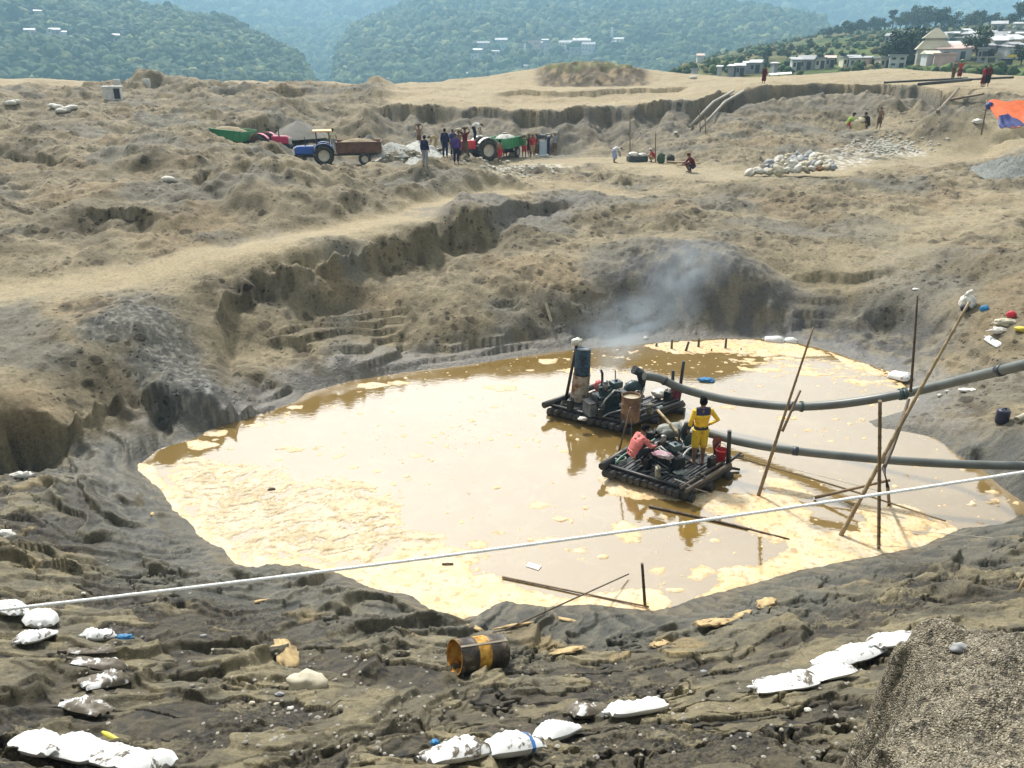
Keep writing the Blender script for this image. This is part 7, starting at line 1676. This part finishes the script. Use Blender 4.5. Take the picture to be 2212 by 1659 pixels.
# foam clots stranded on the near mud
CRF = mat('dried_scum', (.46,.34,.16), .8, scale=9, col2=(.30,.21,.10), bmp=.5)
for i, (x, y, sx1, sy1) in enumerate(((1028,1358,.16,.08),(1110,1352,.3,.06),(1225,1340,.3,.08),(1540,1345,.35,.2),(1655,1303,.22,.16),(1600,1330,.2,.1),(1225,1408,.3,.14),(1425,1390,.14,.14),(420,1090,.14,.08),(330,1112,.1,.05),(620,1415,.35,.2),(560,1300,.2,.06))):
    o = MB().blob((0,0,0), (sx1,sy1,.028), 3, .5, 2.2, 60+i).build('scum_clot', CRF); o.location = gz(on_ground(x, y), .005); o.rotation_euler = (slope_at(o.location).to_track_quat('Z','Y').to_euler()); tag(o, 'dried cream scum clot, %s of those stranded on the near mud' % ORD[i], 'scum', 'scum clots stranded on the near mud')
# floating things
o = MB().box((0,0,.012),(.30,.16,.012),Matrix.Rotation(.05,3,'X')).build('plastic_sheet', WP); o.location = at_z(1153,1224,.0); o.rotation_euler = (0,0,-.5); tag(o, 'white rectangle of plastic floating near the front shore', 'sheet')
drape(at_z(1527,823,-.02), (.28,.2,.06), BLR, 'blue net floating beyond the upper pipe', 'net', 'net', 71, .5)
o = MB().blob((0,0,.02),(.10,.05,.05),2,.3,3,4).build('driftwood', BAMD); o.location = at_z(587,1059,0); tag(o, 'dark scrap of wood floating in the left foam', 'wood'); o = MB().tube([(-.12,0,.02),(0,0,.03),(.12,.01,.02)], .02, 7).build('driftwood', BAMD); o.location = at_z(967,1220,.02); tag(o, 'short dark stick on the front foam', 'wood')
# ------------------------------------------------------------------ litter on the right bank
o = empty('white_bag', gz(on_ground(2086,668,8)), .3, 'big white sack full of things with a dark bundle, high on the right bank', 'sack'); mb = MB(); mb.blob((0,0,.24),(.30,.24,.30),3,.22,2,51); mb.tube([(-.1,0,.45),(-.05,0,.62),(.12,.03,.64),(.25,.05,.58)],[.10,.06,.07,.04],8); mb.build('cloth', WP, o)
MB().blob((-.22,-.16,.10),(.17,.12,.13),3,.2,2,52).build('dark_bundle', mat('dark_navy_cloth', (.02,.022,.04), .8), o)
litter(2126,671,(.15,.12,.14),mat('blue_bag', (.02,.24,.50), .5, scale=8, col2=(.01,.13,.32)),'bright blue plastic bag beside the big white sack','plastic_bag','bag',53,.25,rmin=8)
litter(2184,683,(.15,.13,.13),mat('red_cloth_ball', (.55,.02,.04), .7, scale=6, col2=(.35,.01,.03)),'red cloth ball on top of the rag pile','cloth_ball','cloth',54,.2,rmin=8)
litter(2172,700,(.42,.22,.13),mat('cream_rag', (.52,.48,.36), .8, scale=6, col2=(.32,.29,.22)),'cream rag pile below the red ball on the right bank','rag_pile','cloth',55,.45,rmin=8)
litter(2160,716,(.36,.16,.10),WP,'white plastic rags at the foot of the cream rag pile','rag_pile','cloth',56,.55,rmin=8)
litter(2207,716,(.22,.12,.10),mat('yellow_sack', (.62,.50,.04), .5, scale=5),'yellow sack at the right edge beside the rag pile','sack','sack',57,.25,rz=-.6,rmin=8)
o = sandbag(2146,741,R(-30),'flat white bag lying alone below the rag pile',.03,.85,.24,.10,61,'bags on the right bank',rmin=8); o = sandbag(1946,819,R(-12),'big white sack at the water edge behind the upper pipe',.12,.85,.42,.30,62,'bags on the right bank',rmin=8)
sandbag(1672,738,R(-4),'white sack lying on the far shore beside the foam',.08,.75,.34,.24,63,'bags on the right bank',rmin=8); sandbag(1708,740,R(-8),'smaller white sack at the right end of the far shore',.15,.5,.3,.2,64,'bags on the right bank',rmin=8)
litter(2096,845,(.36,.14,.05),WP,'crumpled white sheet under the upper pipe on the right bank','plastic_sheet','sheet',65,.5,rmin=8); litter(1395,733,(.10,.08,.08),WP,'white lump on the far shore left of the foam','plastic_bag','bag',66,.3,rmin=8); litter(1978,627,(.14,.1,.05),WP,'white scrap above the arched ledge','plastic_bag','bag',67,.3,rmin=8)
for i, (x, y) in enumerate(((2046,847),(2030,856))): rock(x, y, (.07,.06,.05), STN[2], ['right','left'][i]+' white pebble below the upper pipe', 81+i)
p = gz(on_ground(2162,914,8)); o = empty('jerrycan', p, .3, 'dark blue plastic barrel can standing on the right bank', 'jerrycan'); DBP = mat('dark_blue_plastic', (.012,.014,.04), .4, scale=4)
MB().lathe([(.001,0),(.145,0),(.16,.02),(.172,.10),(.172,.30),(.16,.38),(.14,.40),(.001,.40)], n=24).build('body', DBP, o); MB().tube([(-.07,0,.40),(-.05,0,.445),(.05,0,.445),(.07,0,.40)], .016, 8).build('handle', DBP, o); MB().cyl((.09,.03,.39),(.09,.03,.43),.03).build('cap', DBP, o)
p0, p1 = gz(on_ground(2194,914,8), .09), gz(on_ground(2260,885,8), .12); mb = MB(); d = p1-p0; nrm = [(.085,0),(.09,0)]; Mx = align(d) @ Matrix.Rotation(R(90),3,'Y'); mb.lathe([(.075,d.length),(.075,0),(.09,0),(.09,d.length)], n=18, rot=Mx); o = mb.build('pipe_offcut', mat('cream_pvc', (.48,.43,.33), .5, scale=3)); o.location = p0; tag(o, 'open ended cream pipe offcut at the right edge beside the dark can', 'pipe')
p0 = gz(on_ground(1189,692,8), .03); p1 = gz(on_ground(1180,674,8), .25); o = MB().box((0,0,0), ((p1-p0).length+.25,.14,.03), align(p1-p0)).build('plank', mat('bare_plank', (.45,.40,.29), .8, scale=5)); o.location = (p0+p1)/2; tag(o, 'short pale plank lying on the far bank above the far raft', 'plank')
o = MB().tube([(0,0,0),(.3,.03,.02),(.75,.0,.05)], .022, 8).build('bamboo_offcut', BAML); o.location = gz(on_ground(2190,1310,3), .25); o.rotation_euler = (0,-.6,.6); tag(o, 'pale bamboo end sticking out behind the gravel heap', 'pole')
for o in TV:
    if 'category' not in o:
        for c in list(o.children): bpy.data.objects.remove(c)
        bpy.data.objects.remove(o)
SC.view_settings.exposure = .45
